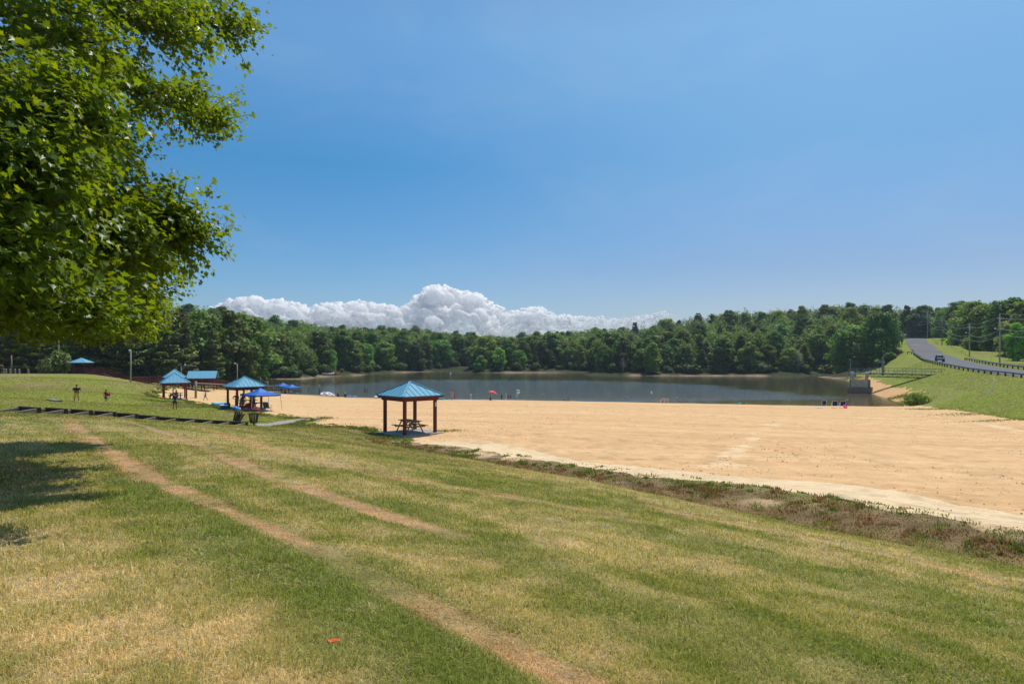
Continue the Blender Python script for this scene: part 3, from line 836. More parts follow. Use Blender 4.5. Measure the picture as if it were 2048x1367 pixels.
# ------------------------------------------------------------------ pop-up tents
def popup_tent(loc, rz, label, side=2.9, h=1.85, rise=0.75, lean=0.0):
    t = empty('popup_tent', loc, rz, label, 'pop-up tent', 'blue pop up tents')
    e = side / 2
    m = MB()
    cs = [Vector((-e, -e, h)), Vector((e, -e, h)), Vector((e, e, h)), Vector((-e, e, h))]
    N = 6
    vs, fs = [], []
    ap = Vector((0, 0, h + rise))
    for k in range(4):
        a, c = cs[k], cs[(k + 1) % 4]
        b = len(vs)
        for i in range(N + 1):
            for j in range(N + 1):
                u, v = j / N, i / N
                p = a.lerp(c, u).lerp(ap, v)
                p.z -= 0.16 * math.sin(math.pi * v) * 0.9 + 0.05 * math.sin(math.pi * u) * (1 - v)
                vs.append(p)
        for i in range(N):
            for j in range(N):
                q = b + i * (N + 1) + j
                fs.append((q, q + 1, q + N + 2, q + N + 1))
        b = len(vs)
        for j in range(N + 1):
            u = j / N
            p = a.lerp(c, u); p.z -= 0.05 * math.sin(math.pi * u)
            vs += [p, p + Vector((0, 0, -0.16 - 0.02 * math.sin(9 * u)))]
        for j in range(N):
            fs.append((b + 2 * j + 1, b + 2 * j + 3, b + 2 * j + 2, b + 2 * j))
    m.add(vs, fs)
    c = m.build('canopy', M['tarp'], t, smooth=True)
    so = c.modifiers.new('cloth', 'SOLIDIFY'); so.thickness = 0.006
    for sx in (-1, 1):
        for sy in (-1, 1):
            x, y = sx * (e - 0.06), sy * (e - 0.06)
            g = Vector((x * (1 + lean), y * (1 + lean), -0.02))
            MB().bar(g, (x, y, h - 0.02), 0.04, 0.04, (0, 1, 0)).build('leg', M['whitemetal'], t)
    return t
pt = stand(521, 68.6)
popup_tent(pt, R(43), 'bright blue pop up tent with white legs beside the family shelter', 2.95, 1.62, 0.62, 0.10)
popup_tent(stand(566, 139), R(35), 'left one of two blue pop up tents pitched side by side at the water', 3.0, 1.5, 0.6)
popup_tent(stand(584, 137), R(35), 'right one of two blue pop up tents pitched side by side at the water', 2.8, 1.4, 0.6)
# ------------------------------------------------------------------ road, guard rails, cars, poles
def smooth_line(pts, step=3.0):
    """Catmull-Rom through the points"""
    pts = [Vector(p) for p in pts]
    out = []
    for i in range(len(pts) - 1):
        p0 = pts[max(i - 1, 0)]; p1 = pts[i]; p2 = pts[i + 1]; p3 = pts[min(i + 2, len(pts) - 1)]
        n = max(2, int((p2 - p1).length / step))
        for k in range(n):
            t = k / n
            out.append(0.5 * ((2 * p1) + (p2 - p0) * t + (2 * p0 - 5 * p1 + 4 * p2 - p3) * t * t + (3 * p1 - p0 - 3 * p2 + p3) * t ** 3))
    out.append(pts[-1])
    return out
def strip_mesh(line, w, dz=0.06, thick=0.4, cross=5, name='road', m=None):
    vs, fs = [], []
    n = len(line)
    pts = []
    for i, p in enumerate(line):
        d = line[min(i + 1, n - 1)] - line[max(0, i - 1)]; d.z = 0; d.normalize()
        s = Vector((d.y, -d.x, 0))
        row = [p + s * (w * (k / (cross - 1) - 0.5)) for k in range(cross)]
        pts.append(row)
    X = np.array([q.x for r in pts for q in r]); Y = np.array([q.y for r in pts for q in r]); Z = G(X, Y).reshape(n, cross)
    zc = Z.max(axis=1)
    for i in range(n):
        z = 0.25 * zc[max(0, i - 1)] + 0.5 * zc[i] + 0.25 * zc[min(n - 1, i + 1)] + dz
        for k in range(cross):
            pts[i][k].z = z - 0.05 * abs(k / (cross - 1) - 0.5) * 2
    for r in pts:
        vs += [r[0] + Vector((0, 0, -thick))] + r + [r[-1] + Vector((0, 0, -thick))]
    c = cross + 2
    for i in range(n - 1):
        for k in range(c - 1):
            fs.append((i * c + k, i * c + k + 1, (i + 1) * c + k + 1, (i + 1) * c + k))
    return MB().add(vs, fs).build(name, m, smooth=False), pts
rl_line = smooth_line(road_c, 3.0)
road, road_pts = strip_mesh(rl_line, 7.2, 0.10, 0.5, 5, 'road', M['asphalt'])
tag(road, 'grey asphalt road running along the dam and up the hill', kind='structure')

def guard_rail(line, label, flip, step=2.3):
    line = smooth_line(line, 1.0)
    o = line[0].copy()
    t = empty('guard_rail', o, 0, label, 'guard rail', 'guard rails along the road')
    # points every step metres
    acc, pts = 0, [line[0]]
    for a, b in zip(line[:-1], line[1:]):
        acc += (b - a).length
        if acc >= step: pts.append(b); acc = 0
    ps = [Vector((p.x, p.y, g1(p.x, p.y))) for p in pts]
    for p in ps:
        MB().box(p - o + Vector((0, 0, 0.28)), (0.16, 0.18, 0.92)).build('post', M['timber_post'], t)
    prof = [(-0.02, 0.44), (0.05, 0.49), (0.05, 0.54), (-0.02, 0.59), (0.05, 0.64), (0.05, 0.69), (-0.02, 0.74)]
    vs, fs = [], []
    n = len(ps)
    for i, p in enumerate(ps):
        d = ps[min(i + 1, n - 1)] - ps[max(0, i - 1)]; d.z = 0; d.normalize()
        s = Vector((d.y, -d.x, 0)) * flip
        for off in (0.10, 0.085):
            for a, z in prof:
                vs.append(p - o + s * (off + a) + Vector((0, 0, z)))
    k = len(prof)
    for i in range(n - 1):
        for side in (0, 1):
            b = i * 2 * k + side * k
            for j in range(k - 1):
                q = (b + j, b + j + 1, b + 2 * k + j + 1, b + 2 * k + j)
                fs.append(q if side else q[::-1])
        b = i * 2 * k
        fs.append((b, b + k, b + 3 * k, b + 2 * k)); fs.append((b + k - 1, b + 3 * k - 1, b + 4 * k - 1 - k + k, b + 2 * k - 1) if False else (b + k - 1, b + 2 * k - 1, b + 4 * k - 1, b + 3 * k - 1))
    MB().add(vs, fs).build('rail', M['railsteel'], t)
    return t
M['timber_post'] = mat('dark_rail_post', (0.035, 0.035, 0.036), 0.8, 0.3)
M['railsteel'] = mat('dull_rail_steel', (0.26, 0.28, 0.30), 0.45, 0.15, 2, metal=0.3)
near_rail = [(56.5, 52, 0)] + rail + [(118.2, 205.5, 0)]
guard_rail(near_rail, 'dark guard rail on the lake side of the road above the grassy dam', -1)
far_rail = [(x + NRM.x * 9.8, y + NRM.y * 9.8, 0) for x, y, z in ([(56.5, 52, 0)] + rail[:5])] + [(111.5, 168, 0)]
guard_rail(far_rail, 'pale guard rail on the far side of the road behind the black car', -1)

# car: dark off-roader coming along the road
M['carpaint'] = mat('black_car_paint', (0.008, 0.009, 0.012), 0.38, 0.1, spec=0.35)
M['glass'] = mat('dark_car_glass', (0.02, 0.03, 0.045), 0.08, 0.05, spec=0.7)
M['rubber'] = mat('tyre_rubber', (0.015, 0.015, 0.015), 0.8, 0.1)
M['chrome'] = mat('pale_metal', (0.55, 0.56, 0.58), 0.25, 0.05, metal=0.6)
M['lampglass'] = mat('lamp_glass', (0.70, 0.72, 0.72), 0.2, 0.05)
def car(loc, rz):
    t = empty('car', loc, rz, 'black off road car driving along the road behind the guard rail', 'car')
    # front faces -Y
    b = MB()
    prof = [(-2.1, 0.42), (-2.15, 0.70), (-2.05, 0.98), (-0.85, 1.08), (2.05, 1.08), (2.12, 0.75), (2.1, 0.45)]
    n = len(prof)
    vs = [Vector((s * (0.88 if z < 1.0 else 0.83), y, z)) for s in (-1, 1) for y, z in prof]
    fs = [tuple(range(n - 1, -1, -1)), tuple(range(n, 2 * n))] + [(k, (k + 1) % n, n + (k + 1) % n, n + k) for k in range(n)]
    b.add(vs, fs); b.build('body', M['carpaint'], t, bevel=0.06)
    c = MB()
    lo = [(-0.80, -0.95), (0.80, -0.95), (0.80, 1.95), (-0.80, 1.95)]; hi = [(-0.70, -0.35), (0.70, -0.35), (0.70, 1.80), (-0.70, 1.80)]
    c.add([(x, y, 1.075) for x, y in lo] + [(x, y, 1.72) for x, y in hi], [(4, 5, 6, 7), (0, 1, 5, 4), (1, 2, 6, 5), (2, 3, 7, 6), (3, 0, 4, 7), (3, 2, 1, 0)])
    c.build('cabin', M['carpaint'], t, bevel=0.04)
    MB().add([(-0.68, -0.93, 1.15), (0.68, -0.93, 1.15), (0.60, -0.44, 1.65), (-0.60, -0.44, 1.65), (-0.68, -0.90, 1.13), (0.68, -0.90, 1.13), (0.60, -0.41, 1.63), (-0.60, -0.41, 1.63)],
             [(0, 1, 2, 3), (7, 6, 5, 4), (0, 4, 5, 1), (1, 5, 6, 2), (2, 6, 7, 3), (3, 7, 4, 0)]).build('windscreen', M['glass'], t)
    for s in (-1, 1):
        q = MB()
        for y0, y1 in ((-0.45, 0.65), (0.75, 1.70)):
            q.box((s * 0.765, (y0 + y1) / 2, 1.38), (0.05, y1 - y0, 0.40), Matrix.Rotation(s * -0.15, 3, 'Y'))
        q.build('side_window', M['glass'], t)
        MB().blob((s * 0.62, -2.13, 0.80), (0.13, 0.05, 0.13)).build('headlight', M['lampglass'], t, True)
        MB().box((s * 1.0, -0.75, 1.2), (0.18, 0.1, 0.16)).build('mirror', M['carpaint'], t, bevel=0.02)
        for y in (-1.35, 1.35):
            w = MB().tube([(s * 0.70, y, 0.38), (s * 0.95, y, 0.38)], 0.38, 18).build('wheel', M['rubber'], t)
            MB().tube([(s * 0.90, y, 0.38), (s * 0.962, y, 0.38)], 0.21, 12).build('rim', M['chrome'], w)
    g = MB()
    for k in range(7): g.box((-0.36 + 0.12 * k, -2.15, 0.80), (0.05, 0.03, 0.26))
    g.build('grille', M['chrome'], t)
    MB().box((0, -2.22, 0.50), (1.7, 0.14, 0.2)).build('bumper', M['dark'], t, bevel=0.03)
    return t
cp_ = P(1890.5, 727.0, 158)
# keep it on the carriageway
best = min(range(len(road_pts)), key=lambda i: (road_pts[i][2].xy - Vector((98.6, 158))).length)
cz = road_pts[best][2].z
cpos = Vector((98.4, 157.0, cz))
dirv = road_pts[best + 1][2] - road_pts[best - 1][2]
cr_ = car(cpos, math.atan2(dirv.y, dirv.x) - math.pi / 2); cr_.scale = (.88, .88, .88)

# utility poles and wires
M['polewood'] = mat('grey_pole_wood', (0.45, 0.41, 0.35), 0.85, 0.3, 4, 0.3, stretch=(1, 1, 0.1))
M['polewood_pale'] = mat('pale_pole_wood', (0.40, 0.36, 0.30), 0.85, 0.2, 4, 0.3, stretch=(1, 1, 0.1))
M['wire'] = mat('weathered_cable', (0.35, 0.36, 0.37), 0.5, 0.1)
def utility_pole(loc, h, label, lamp=0, arm=True, r=0.15, m=None, rz=0.0):
    t = empty('utility_pole', loc, rz, label, 'utility pole', 'wooden utility poles along the road')
    MB().tube([(0, 0, -0.4), (0, 0, h * 0.5), (0, 0, h)], [r * 1.15, r, r * 0.75], 10).build('pole', m or M['polewood'], t, True)
    if arm:
        MB().box((0, -0.16, h - 0.9), (2.2, 0.1, 0.12)).build('crossarm', M['polewood'], t)
        q = MB()
        for x in (-1.0, -0.45, 0.45, 1.0): q.tube([(x, -0.16, h - 0.86), (x, -0.16, h - 0.66)], 0.05, 6)
        q.tube([(0, 0, h), (0, 0, h + 0.25)], 0.05, 6)
        q.build('insulator', M['lampglass'], t)
    if lamp:
        a = MB().tube([(0, -0.1, lamp), (-0.7, -0.2, lamp + 0.35), (-1.6, -0.3, lamp + 0.45)], 0.035, 6).build('lamp_arm', M['steel'], t)
        MB().blob((-1.85, -0.32, lamp + 0.42), (0.38, 0.16, 0.12)).build('lamp_head', M['lampglass'], a, True)
    return t
UP = []
def up(px, base, top, d, label, **k):
    b = P(px, base, d); b.z = g1(b.x, b.y)
    h = (HY - top) / F * d - b.z
    UP.append((b, h)); return utility_pole(b, h, label, **k)
up(1999.5, 731, 629, 150, 'tall grey utility pole nearest the right edge with a street lamp', lamp=7.2, rz=R(20))
up(1939, 723, 648, 190, 'utility pole with a street lamp between the tallest pole and the driveway', lamp=6.0, rz=R(20))
up(1884, 697, 636, 250, 'dark utility pole standing beside the grassy driveway entrance', m=M['timber'], rz=R(20))
up(1855, 681, 625, 300, 'thin utility pole behind the crest of the road', r=0.13, rz=R(20))
up(1826, 668, 628, 345, 'farthest utility pole left of the road crest', r=0.13, m=M['polewood_pale'], rz=R(20))
nxt = (Vector((107 - 22, 104, -3.4)), 11.5)
# next pole outside the picture keeps the wires running on towards the viewer's right
nb = Vector((91, 108, 0)); nb.z = g1(nb.x, nb.y)
utility_pole(nb, 11.4, 'utility pole beyond the right edge of the view', rz=R(20))
chain = [(nb, 11.4)] + UP
lev = [(0.0, 0.2, 'topmost overhead wire along the road'), (-0.95, -0.75, 'outer overhead wire carried on the left ends of the crossarms'), (0.95, -0.75, 'outer overhead wire carried on the right ends of the crossarms'),
       (0.05, -3.1, 'thick overhead cable hung below the crossarms'), (0.05, -4.3, 'lowest overhead cable along the road')]
for off, dz, lb in lev:
    o = chain[0][0].copy()
    m = MB()
    ax = Vector((math.cos(R(20)), math.sin(R(20)), 0))
    for (a, ha), (b, hb) in zip(chain[:-1], chain[1:]):
        pa = a + ax * off + Vector((0, -0.16, ha + dz)); pb = b + ax * off + Vector((0, -0.16, hb + dz))
        n = 14
        sag = 0.022 * (pb - pa).length
        m.tube([pa.lerp(pb, k / n) + Vector((0, 0, -4 * sag * (k / n) * (1 - k / n))) - o for k in range(n + 1)], 0.022 if dz > -1 else 0.032, 4, False)
    w_ = m.build('power_line', M['wire']); w_.location = o
    tag(w_, lb, 'power line', 'overhead wires along the road')
# guy wires of the big pole
for k, (dx, lb) in enumerate(((4.2, 'inner slanting stay wire of the tall pole at the right'), (6.6, 'outer slanting stay wire of the tall pole at the right'))):
    b, h = UP[0]
    e = Vector((b.x + 1.5 + dx * 0.55, b.y + 14 + 4 * k, 0)); e.z = g1(e.x, e.y)
    st = b + Vector((0.1, 0, h * (0.93 - 0.12 * k))); 
    x = MB().tube([Vector((0, 0, 0)), e + Vector((6 * k + 4, 0, -0.1)) - st], 0.02, 4).build('stay_wire', M['wire']); x.location = st
    tag(x, lb, 'stay wire', 'stay wires of the tall pole')

# bin and mailbox by the driveway
d_ = stand(1874.5, 247)
t = empty('bin', d_, R(15), 'dark wheeled bin standing by the driveway beside the dark pole', 'bin')
MB().add([(-.42, -.42, 0.08), (.42, -.42, 0.08), (.42, .42, 0.08), (-.42, .42, 0.08), (-.55, -.55, 1.3), (.55, -.55, 1.3), (.55, .55, 1.3), (-.55, .55, 1.3)],
         [(3, 2, 1, 0), (4, 5, 6, 7), (0, 1, 5, 4), (1, 2, 6, 5), (2, 3, 7, 6), (3, 0, 4, 7)]).build('bin_body', M['dark'], t, bevel=0.04)
MB().box((0, 0, 1.36), (1.2, 1.2, 0.1)).build('lid', M['dark'], t, bevel=0.03)

# thin leaning stake on the dam face
a = hit(1972, 793); 
b = Vector((a.x + 1.25, a.y + 0.2, a.z + 1.95))
x = MB().tube([(0, 0, -0.1), b - a], 0.045, 6).build('stake', M['white']); x.location = a
tag(x, 'thin white stake leaning on the grassy face of the dam', 'stake')

# ------------------------------------------------------------------ spillway tower and foot bridge
def spillway():
    b = Vector((71.4, 140.0, WATER))
    rz = R(-8) + math.atan2(-b.x, b.y) * 0.9
    t = empty('spillway_tower', b, rz, 'grey concrete spillway tower rising from the lake with two stub columns', 'spillway tower')
    MB().box((0, 0, 0.15), (4.4, 3.4, 2.1)).build('plinth', M['concrete_dark'], t, bevel=0.04)
    MB().box((0, -0.2, 1.80), (3.1, 2.4, 1.55)).build('chamber', M['concrete'], t, bevel=0.04)
    for s in (-1, 1):
        m = MB().box((s * 1.32, -1.05, 2.60), (0.56, 0.75, 2.95))
        m.build('column', M['concrete'], t, bevel=0.03)
        MB().tube([(s * 1.32, -1.05, 4.06), (s * 1.32, -1.05, 4.26)], [0.34, 0.30], 12).build('column_cap', M['white'], t)
        q = MB().box((s * 1.70, 0.3, 1.95), (0.18, 2.2, 1.5)); q.build('side_gate', M['dark'], t)
        MB().bar((s * 1.98, -1.2, 1.2), (s * 1.80, -1.2, 2.5), 0.12, 0.12, (0, 1, 0)).build('gate_frame', M['concrete'], t)
    q = MB()
    for k in range(4): q.box((0, -0.9, 3.30 - 0.20 * k), (2.05, 0.06, 0.10))
    q.build('trash_rack', M['timber'], t)
    # platform with railing
    MB().box((0, 0.7, 3.86), (3.9, 2.2, 0.16)).build('platform', M['greysteel'], t)
    r = MB()
    for z in (4.4, 4.92):
        for y in (1.75, -0.35): r.bar((-1.9, y, z), (1.9, y, z), 0.05, 0.05)
        r.bar((-1.9, -0.35, z), (-1.9, 1.75, z), 0.05, 0.05)
    for x_ in (-1.9, -0.65, 0.65, 1.9):
        for y in (1.75, -0.35): r.bar((x_, y, 3.9), (x_, y, 4.95), 0.05, 0.05, (0, 1, 0))
    r.build('railing', M['greysteel'], t)
    MB().tube([(-1.95, 1.7, 4.1), (-1.95, 1.7, 6.2)], 0.05, 6).build('mast', M['steel'], t)
    l = MB()
    for s in (-0.2, 0.2): l.bar((-2.35, s - 0.5, -0.3), (-2.35, s - 0.5, 3.8), 0.06, 0.06, (0, 1, 0))
    for k in range(12): l.bar((-2.35, -0.7, 0.1 + 0.3 * k), (-2.35, -0.3, 0.1 + 0.3 * k), 0.04, 0.04)
    l.build('ladder', M['steel'], t)
    MB().box((-1.85, -0.9, 3.1), (0.5, 0.35, 0.35)).build('control_box', M['white'], t)
    return t
M['concrete_dark'] = mat('stained_concrete', (0.27, 0.195, 0.14), 0.85, 0.3, 2.5, 0.3)
M['greysteel'] = mat('grey_painted_steel', (0.20, 0.22, 0.24), 0.5, 0.12)
M['darksteel'] = mat('dark_painted_steel', (0.05, 0.06, 0.065), 0.55, 0.15)
M['concrete'] = mat('concrete_pale', (0.52, 0.44, 0.35), 0.85, 0.22, 2.0, 0.3)
spillway()
def footbridge():
    A = Vector((72.9, 139.2, -4.12)); B = Vector((80.7, 127.8, -3.82))
    d = (B - A); L = d.length
    t = empty('footbridge', A, math.atan2(d.y, d.x), 'steel truss footbridge from the spillway tower to the dam', 'footbridge')
    MB().box((L / 2, 0, 0.0), (L, 1.2, 0.10)).build('deck', M['greysteel'], t)
    n = 15
    for s in (-1, 1):
        m = MB()
        y = s * 0.62
        m.bar((0, y, -0.10), (L, y, -0.10), 0.08, 0.10); m.bar((0, y, -0.72), (L, y, -0.72), 0.08, 0.10)
        for k in range(n):
            x0, x1 = L * k / n, L * (k + 1) / n
            m.bar((x0, y, -0.1 if k % 2 else -0.72), (x1, y, -0.72 if k % 2 else -0.1), 0.06, 0.06, (0, 1, 0))
        m.build('truss', M['darksteel'], t)
        r = MB()
        for z in (0.55, 1.05): r.bar((0, y, z), (L, y, z), 0.04, 0.05)
        for k in range(9): r.bar((L * k / 8, y, 0.0), (L * k / 8, y, 1.08), 0.05, 0.05, (0, 1, 0))
        r.build('railing', M['greysteel'], t)
    MB().box((L + 0.35, 0, -0.6), (0.9, 2.0, 1.3)).build('abutment', M['concrete_dark'], t, bevel=0.03)
    return t
footbridge()
# square pole beside the bridge
pp = hit(1766, 749)
t = empty('signal_post', pp, R(20), 'square grey post with a small lamp standing beside the footbridge', 'post')
h = (HY - 717) / F * pp.y - pp.z
MB().box((0, 0, h / 2 - 0.2), (0.5, 0.4, h + 0.4)).build('shaft', M['greysteel'], t, bevel=0.02)
MB().box((0, 0, h + 0.05), (0.75, 0.6, 0.1)).build('cap_plate', M['darksteel'], t)
MB().blob((0.12, -0.26, h - 0.9), (0.13, 0.1, 0.13)).build('lamp', M['lampglass'], t, True)
# little timber landing on the far shore
pl = stand(1666, 258); pl.z = max(pl.z, WATER)
t = empty('landing_rail', pl, R(-5), 'low timber barrier on the far bank left of the spillway tower', 'barrier')
for x_ in (-1.6, 1.6): MB().box((x_, 0, 0.5), (0.28, 0.28, 1.6)).build('post', M['greywood'], t)
MB().box((0, 0, 0.95), (3.0, 0.14, 0.16)).build('rail', M['greywood'], t)
# ------------------------------------------------------------------ trees
def leaf_quads(cen, nrm, size, col, rgen, aspect=1.0, jitter=0.3):
    """one bent quad per leaf clump; returns verts, faces, colours"""
    n = len(cen)
    nrm = nrm / np.maximum(np.linalg.norm(nrm, axis=1, keepdims=True), 1e-9)
    ref = rgen.normal(size=(n, 3))
    a = np.cross(nrm, ref); a /= np.maximum(np.linalg.norm(a, axis=1, keepdims=True), 1e-9)
    b = np.cross(nrm, a)
    s = size[:, None] if np.ndim(size) else size
    a = a * s * aspect; b = b * s
    k = rgen.uniform(1 - jitter, 1 + jitter, size=(n, 4, 1))
    V = np.stack([cen - a * k[:, 0] - b * k[:, 1] * 0.5, cen + a * k[:, 1] - b * k[:, 2], cen + a * k[:, 2] + b * k[:, 3] * 0.6, cen - a * k[:, 3] + b * k[:, 0]], 1)
    V += (rgen.uniform(-0.25, 0.25, size=(n, 4, 1)) * s[:, None] if np.ndim(size) else rgen.uniform(-0.25, 0.25, size=(n, 4, 1)) * size) * nrm[:, None, :]
    F_ = np.arange(4 * n).reshape(n, 4)
    return V.reshape(-1, 3), F_, np.repeat(col, 4, axis=0)

def tubes_mesh(segs, m, name):
    mb = MB()
    for pts, r in segs: mb.tube(pts, r, 6, False)
    me = bpy.data.meshes.new(name)
    me.from_pydata(mb.v, [], mb.f); me.materials.append(m)
    me.polygons.foreach_set('use_smooth', [True] * len(me.polygons))
    return me

M['bark'] = mat('bark', (0.10, 0.078, 0.058), 0.9, 0.35, 4, 0.5)
M['bark_pale'] = mat('pale_bark', (0.24, 0.21, 0.175), 0.9, 0.3, 4, 0.4)
M['leaf_broad'] = leaf_mat('broadleaf_foliage', trans=0.36, objvar=0.38, tint=(2.25, 2.3, 1.8), ttint=(1.5, 1.4, 0.6))
M['leaf_pine'] = leaf_mat('pine_foliage', trans=0.25, objvar=0.28, tint=(3.0, 2.75, 2.2), ttint=(1.4, 1.3, 0.7))
M['leaf_shrub'] = leaf_mat('shrub_foliage', trans=0.34, objvar=0.25, tint=(1.3, 1.25, 1.2))

def broad_proto(seed, H=16.0, W=9.0, base=0.08, nl=44, n=7600, size=0.205, col=(0.060, 0.100, 0.022), shape=1.0):
    r = np.random.default_rng(seed)
    lobes = []
    segs = [([(0, 0, -0.6), (0.1, 0.05, H * 0.3), (0.15, 0.1, H * 0.62), (0.1, 0.1, H * 0.86)], [0.26, 0.2, 0.12, 0.04])]
    for i in range(nl):
        t = (i + 0.5) / nl
        z = H * (base + (0.95 - base) * t)
        prof = (math.sin(math.pi * min(1, 0.16 + 0.80 * t)) ** 0.7) * shape + (1 - shape) * (1 - t)
        R_ = W / 2 * prof
        a = i * 2.399 + r.uniform(-0.5, 0.5)
        q = R_ * r.uniform(0.45, 0.80)
        rad = W * r.uniform(0.10, 0.19) * (0.75 + 0.4 * prof)
        c = np.array([q * math.cos(a), q * math.sin(a), z + r.uniform(-0.5, 0.5)])
        lobes.append((c, np.array([rad * r.uniform(.9, 1.3), rad * r.uniform(.9, 1.3), rad * r.uniform(0.6, 0.85)])))
        if i % 2 == 0:
            z0 = max(H * 0.12, c[2] - q * 0.8)
            segs.append(([(0.1, 0.05, z0), tuple(c * np.array([.5, .5, 1]) * np.array([1, 1, 0.5]) + np.array([0, 0, (z0 + c[2]) / 2 - c[2] * 0.5])), tuple(c)], [0.10, 0.07, 0.025]))
    lobes.append((np.array([0.1, 0.1, H * 0.90]), np.array([W * .17, W * .17, H * 0.085])))
    w = np.array([l[1][0] * l[1][1] for l in lobes]); w /= w.sum()
    pick = r.choice(len(lobes), n, p=w)
    d = r.normal(size=(n, 3)); d /= np.linalg.norm(d, axis=1, keepdims=True)
    low = d[:, 2] < -0.35
    d[low, 2] *= r.choice([-1, 1], low.sum(), p=[0.6, 0.4])
    C_ = np.array([l[0] for l in lobes])[pick]; Rr = np.array([l[1] for l in lobes])[pick]
    shell = r.uniform(0.35, 1.25, size=(n, 1)) ** 0.7
    cen = C_ + d * Rr * shell
    cen += (fbm(cen[:, 0] * 2 + seed, cen[:, 1] * 2 + cen[:, 2], 7, 2)[:, None] - 0.5) * 0.5
    nrm = d * 0.8 + r.normal(size=(n, 3)) * 0.55 + np.array([0, 0, 0.45])
    tone = r.uniform(0.75, 1.3, size=(n, 1)) * (0.85 + 0.3 * r.random(len(lobes)))[pick][:, None]
    colr = np.array(col)[None] * tone
    colr[:, 0] *= r.uniform(0.85, 1.25, n)
    sz = size * r.uniform(0.6, 1.4, n)
    V, F_, cc = leaf_quads(cen, nrm, sz, colr, r)
    return np_mesh('crown', V, F_, M['leaf_broad'], cc), tubes_mesh(segs, M['bark'], 'trunk')

def pine_proto(seed, H=15.0, W=8.0, base=0.12, tiers=15, n=4200, col=(0.050, 0.076, 0.026), size=0.26):
    r = np.random.default_rng(seed)
    segs = [([(0, 0, -0.6), (0.1, 0, H * 0.4), (0.0, 0.15, H * 0.75), (0.05, 0.1, H * 0.98)], [0.22, 0.16, 0.09, 0.02])]
    cen, nr, tn = [], [], []
    boughs = []
    for i in range(tiers):
        t = (i + r.uniform(0.2, 0.8)) / tiers
        z = H * (base + (0.97 - base) * t)
        L = W / 2 * (1 - t) ** 0.62 * r.uniform(0.75, 1.15) * min(1, 0.55 + 2.2 * t) + 0.25
        k = r.integers(4, 7)
        a0 = r.uniform(0, 6.28)
        for j in range(k):
            if r.random() < 0.12: continue
            a = a0 + 6.28 * j / k + r.uniform(-.35, .35)
            l = L * r.uniform(0.65, 1.1)
            up_ = r.uniform(0.02, 0.30) + 0.35 * t
            tip = np.array([math.cos(a) * l, math.sin(a) * l, z + l * up_])
            segs.append(([(0.05, 0.05, z), tuple(tip * np.array([.55, .55, 1]) - np.array([0, 0, l * up_ * .55])), tuple(tip)], [0.06, 0.04, 0.012]))
            boughs.append((z, a, l, up_, r.uniform(0.75, 1.25)))
    bl = np.array([b[2] for b in boughs]); pb = bl / bl.sum()
    pick = r.choice(len(boughs), n, p=pb)
    u = r.beta(2.4, 1.2, n)
    B = np.array(boughs)[pick]
    rad = B[:, 2] * u
    wob = r.normal(size=n) * 0.16 * (0.3 + B[:, 2] * 0.35)
    ca, sa = np.cos(B[:, 1]), np.sin(B[:, 1])
    cx_ = ca * rad - sa * wob * 1.9; cy_ = sa * rad + ca * wob * 1.9
    cz_ = B[:, 0] + rad * B[:, 3] * u + r.normal(size=n) * 0.06 + 0.10
    cen = np.stack([cx_, cy_, cz_], 1)
    nrm = r.normal(size=(n, 3)) * 0.5 + np.array([0, 0, 1.0])
    colr = np.array(col)[None] * (r.uniform(0.75, 1.3, (n, 1)) * B[:, 4:5])
    V, F_, cc = leaf_quads(cen, nrm, size * r.uniform(0.6, 1.4, n), colr, r, aspect=1.25)
    return np_mesh('crown', V, F_, M['leaf_pine'], cc), tubes_mesh(segs, M['bark'], 'trunk')

def bush_proto(seed, H=2.6, W=3.4, n=1100, col=(0.085, 0.135, 0.028), size=0.2, m='leaf_shrub'):
    r = np.random.default_rng(seed)
    lob = [(np.array([r.uniform(-.5, .5) * W * .6, r.uniform(-.5, .5) * W * .6, H * r.uniform(0.25, 0.68)]), W * r.uniform(0.16, 0.27)) for _ in range(11)]
    pick = r.integers(0, len(lob), n)
    d = r.normal(size=(n, 3)); d /= np.linalg.norm(d, axis=1, keepdims=True)
    cen = np.array([l[0] for l in lob])[pick] + d * np.array([l[1] for l in lob])[pick][:, None] * r.uniform(.6, 1.15, (n, 1))
    cen[:, 2] = np.maximum(cen[:, 2], 0.05)
    V, F_, cc = leaf_quads(cen, d + r.normal(size=(n, 3)) * .5 + np.array([0, 0, .5]), size * r.uniform(.6, 1.4, n), np.array(col)[None] * r.uniform(.7, 1.3, (n, 1)), r)
    segs = []
    for k in range(6):
        a = k * 1.05
        segs.append(([(0, 0, -0.2), (math.cos(a) * W * .12, math.sin(a) * W * .12, H * .3), (math.cos(a) * W * .25, math.sin(a) * W * .25, H * .6)], [0.04, 0.03, 0.01]))
    return np_mesh('foliage', V, F_, M[m], cc), tubes_mesh(segs, M['bark'], 'stem')

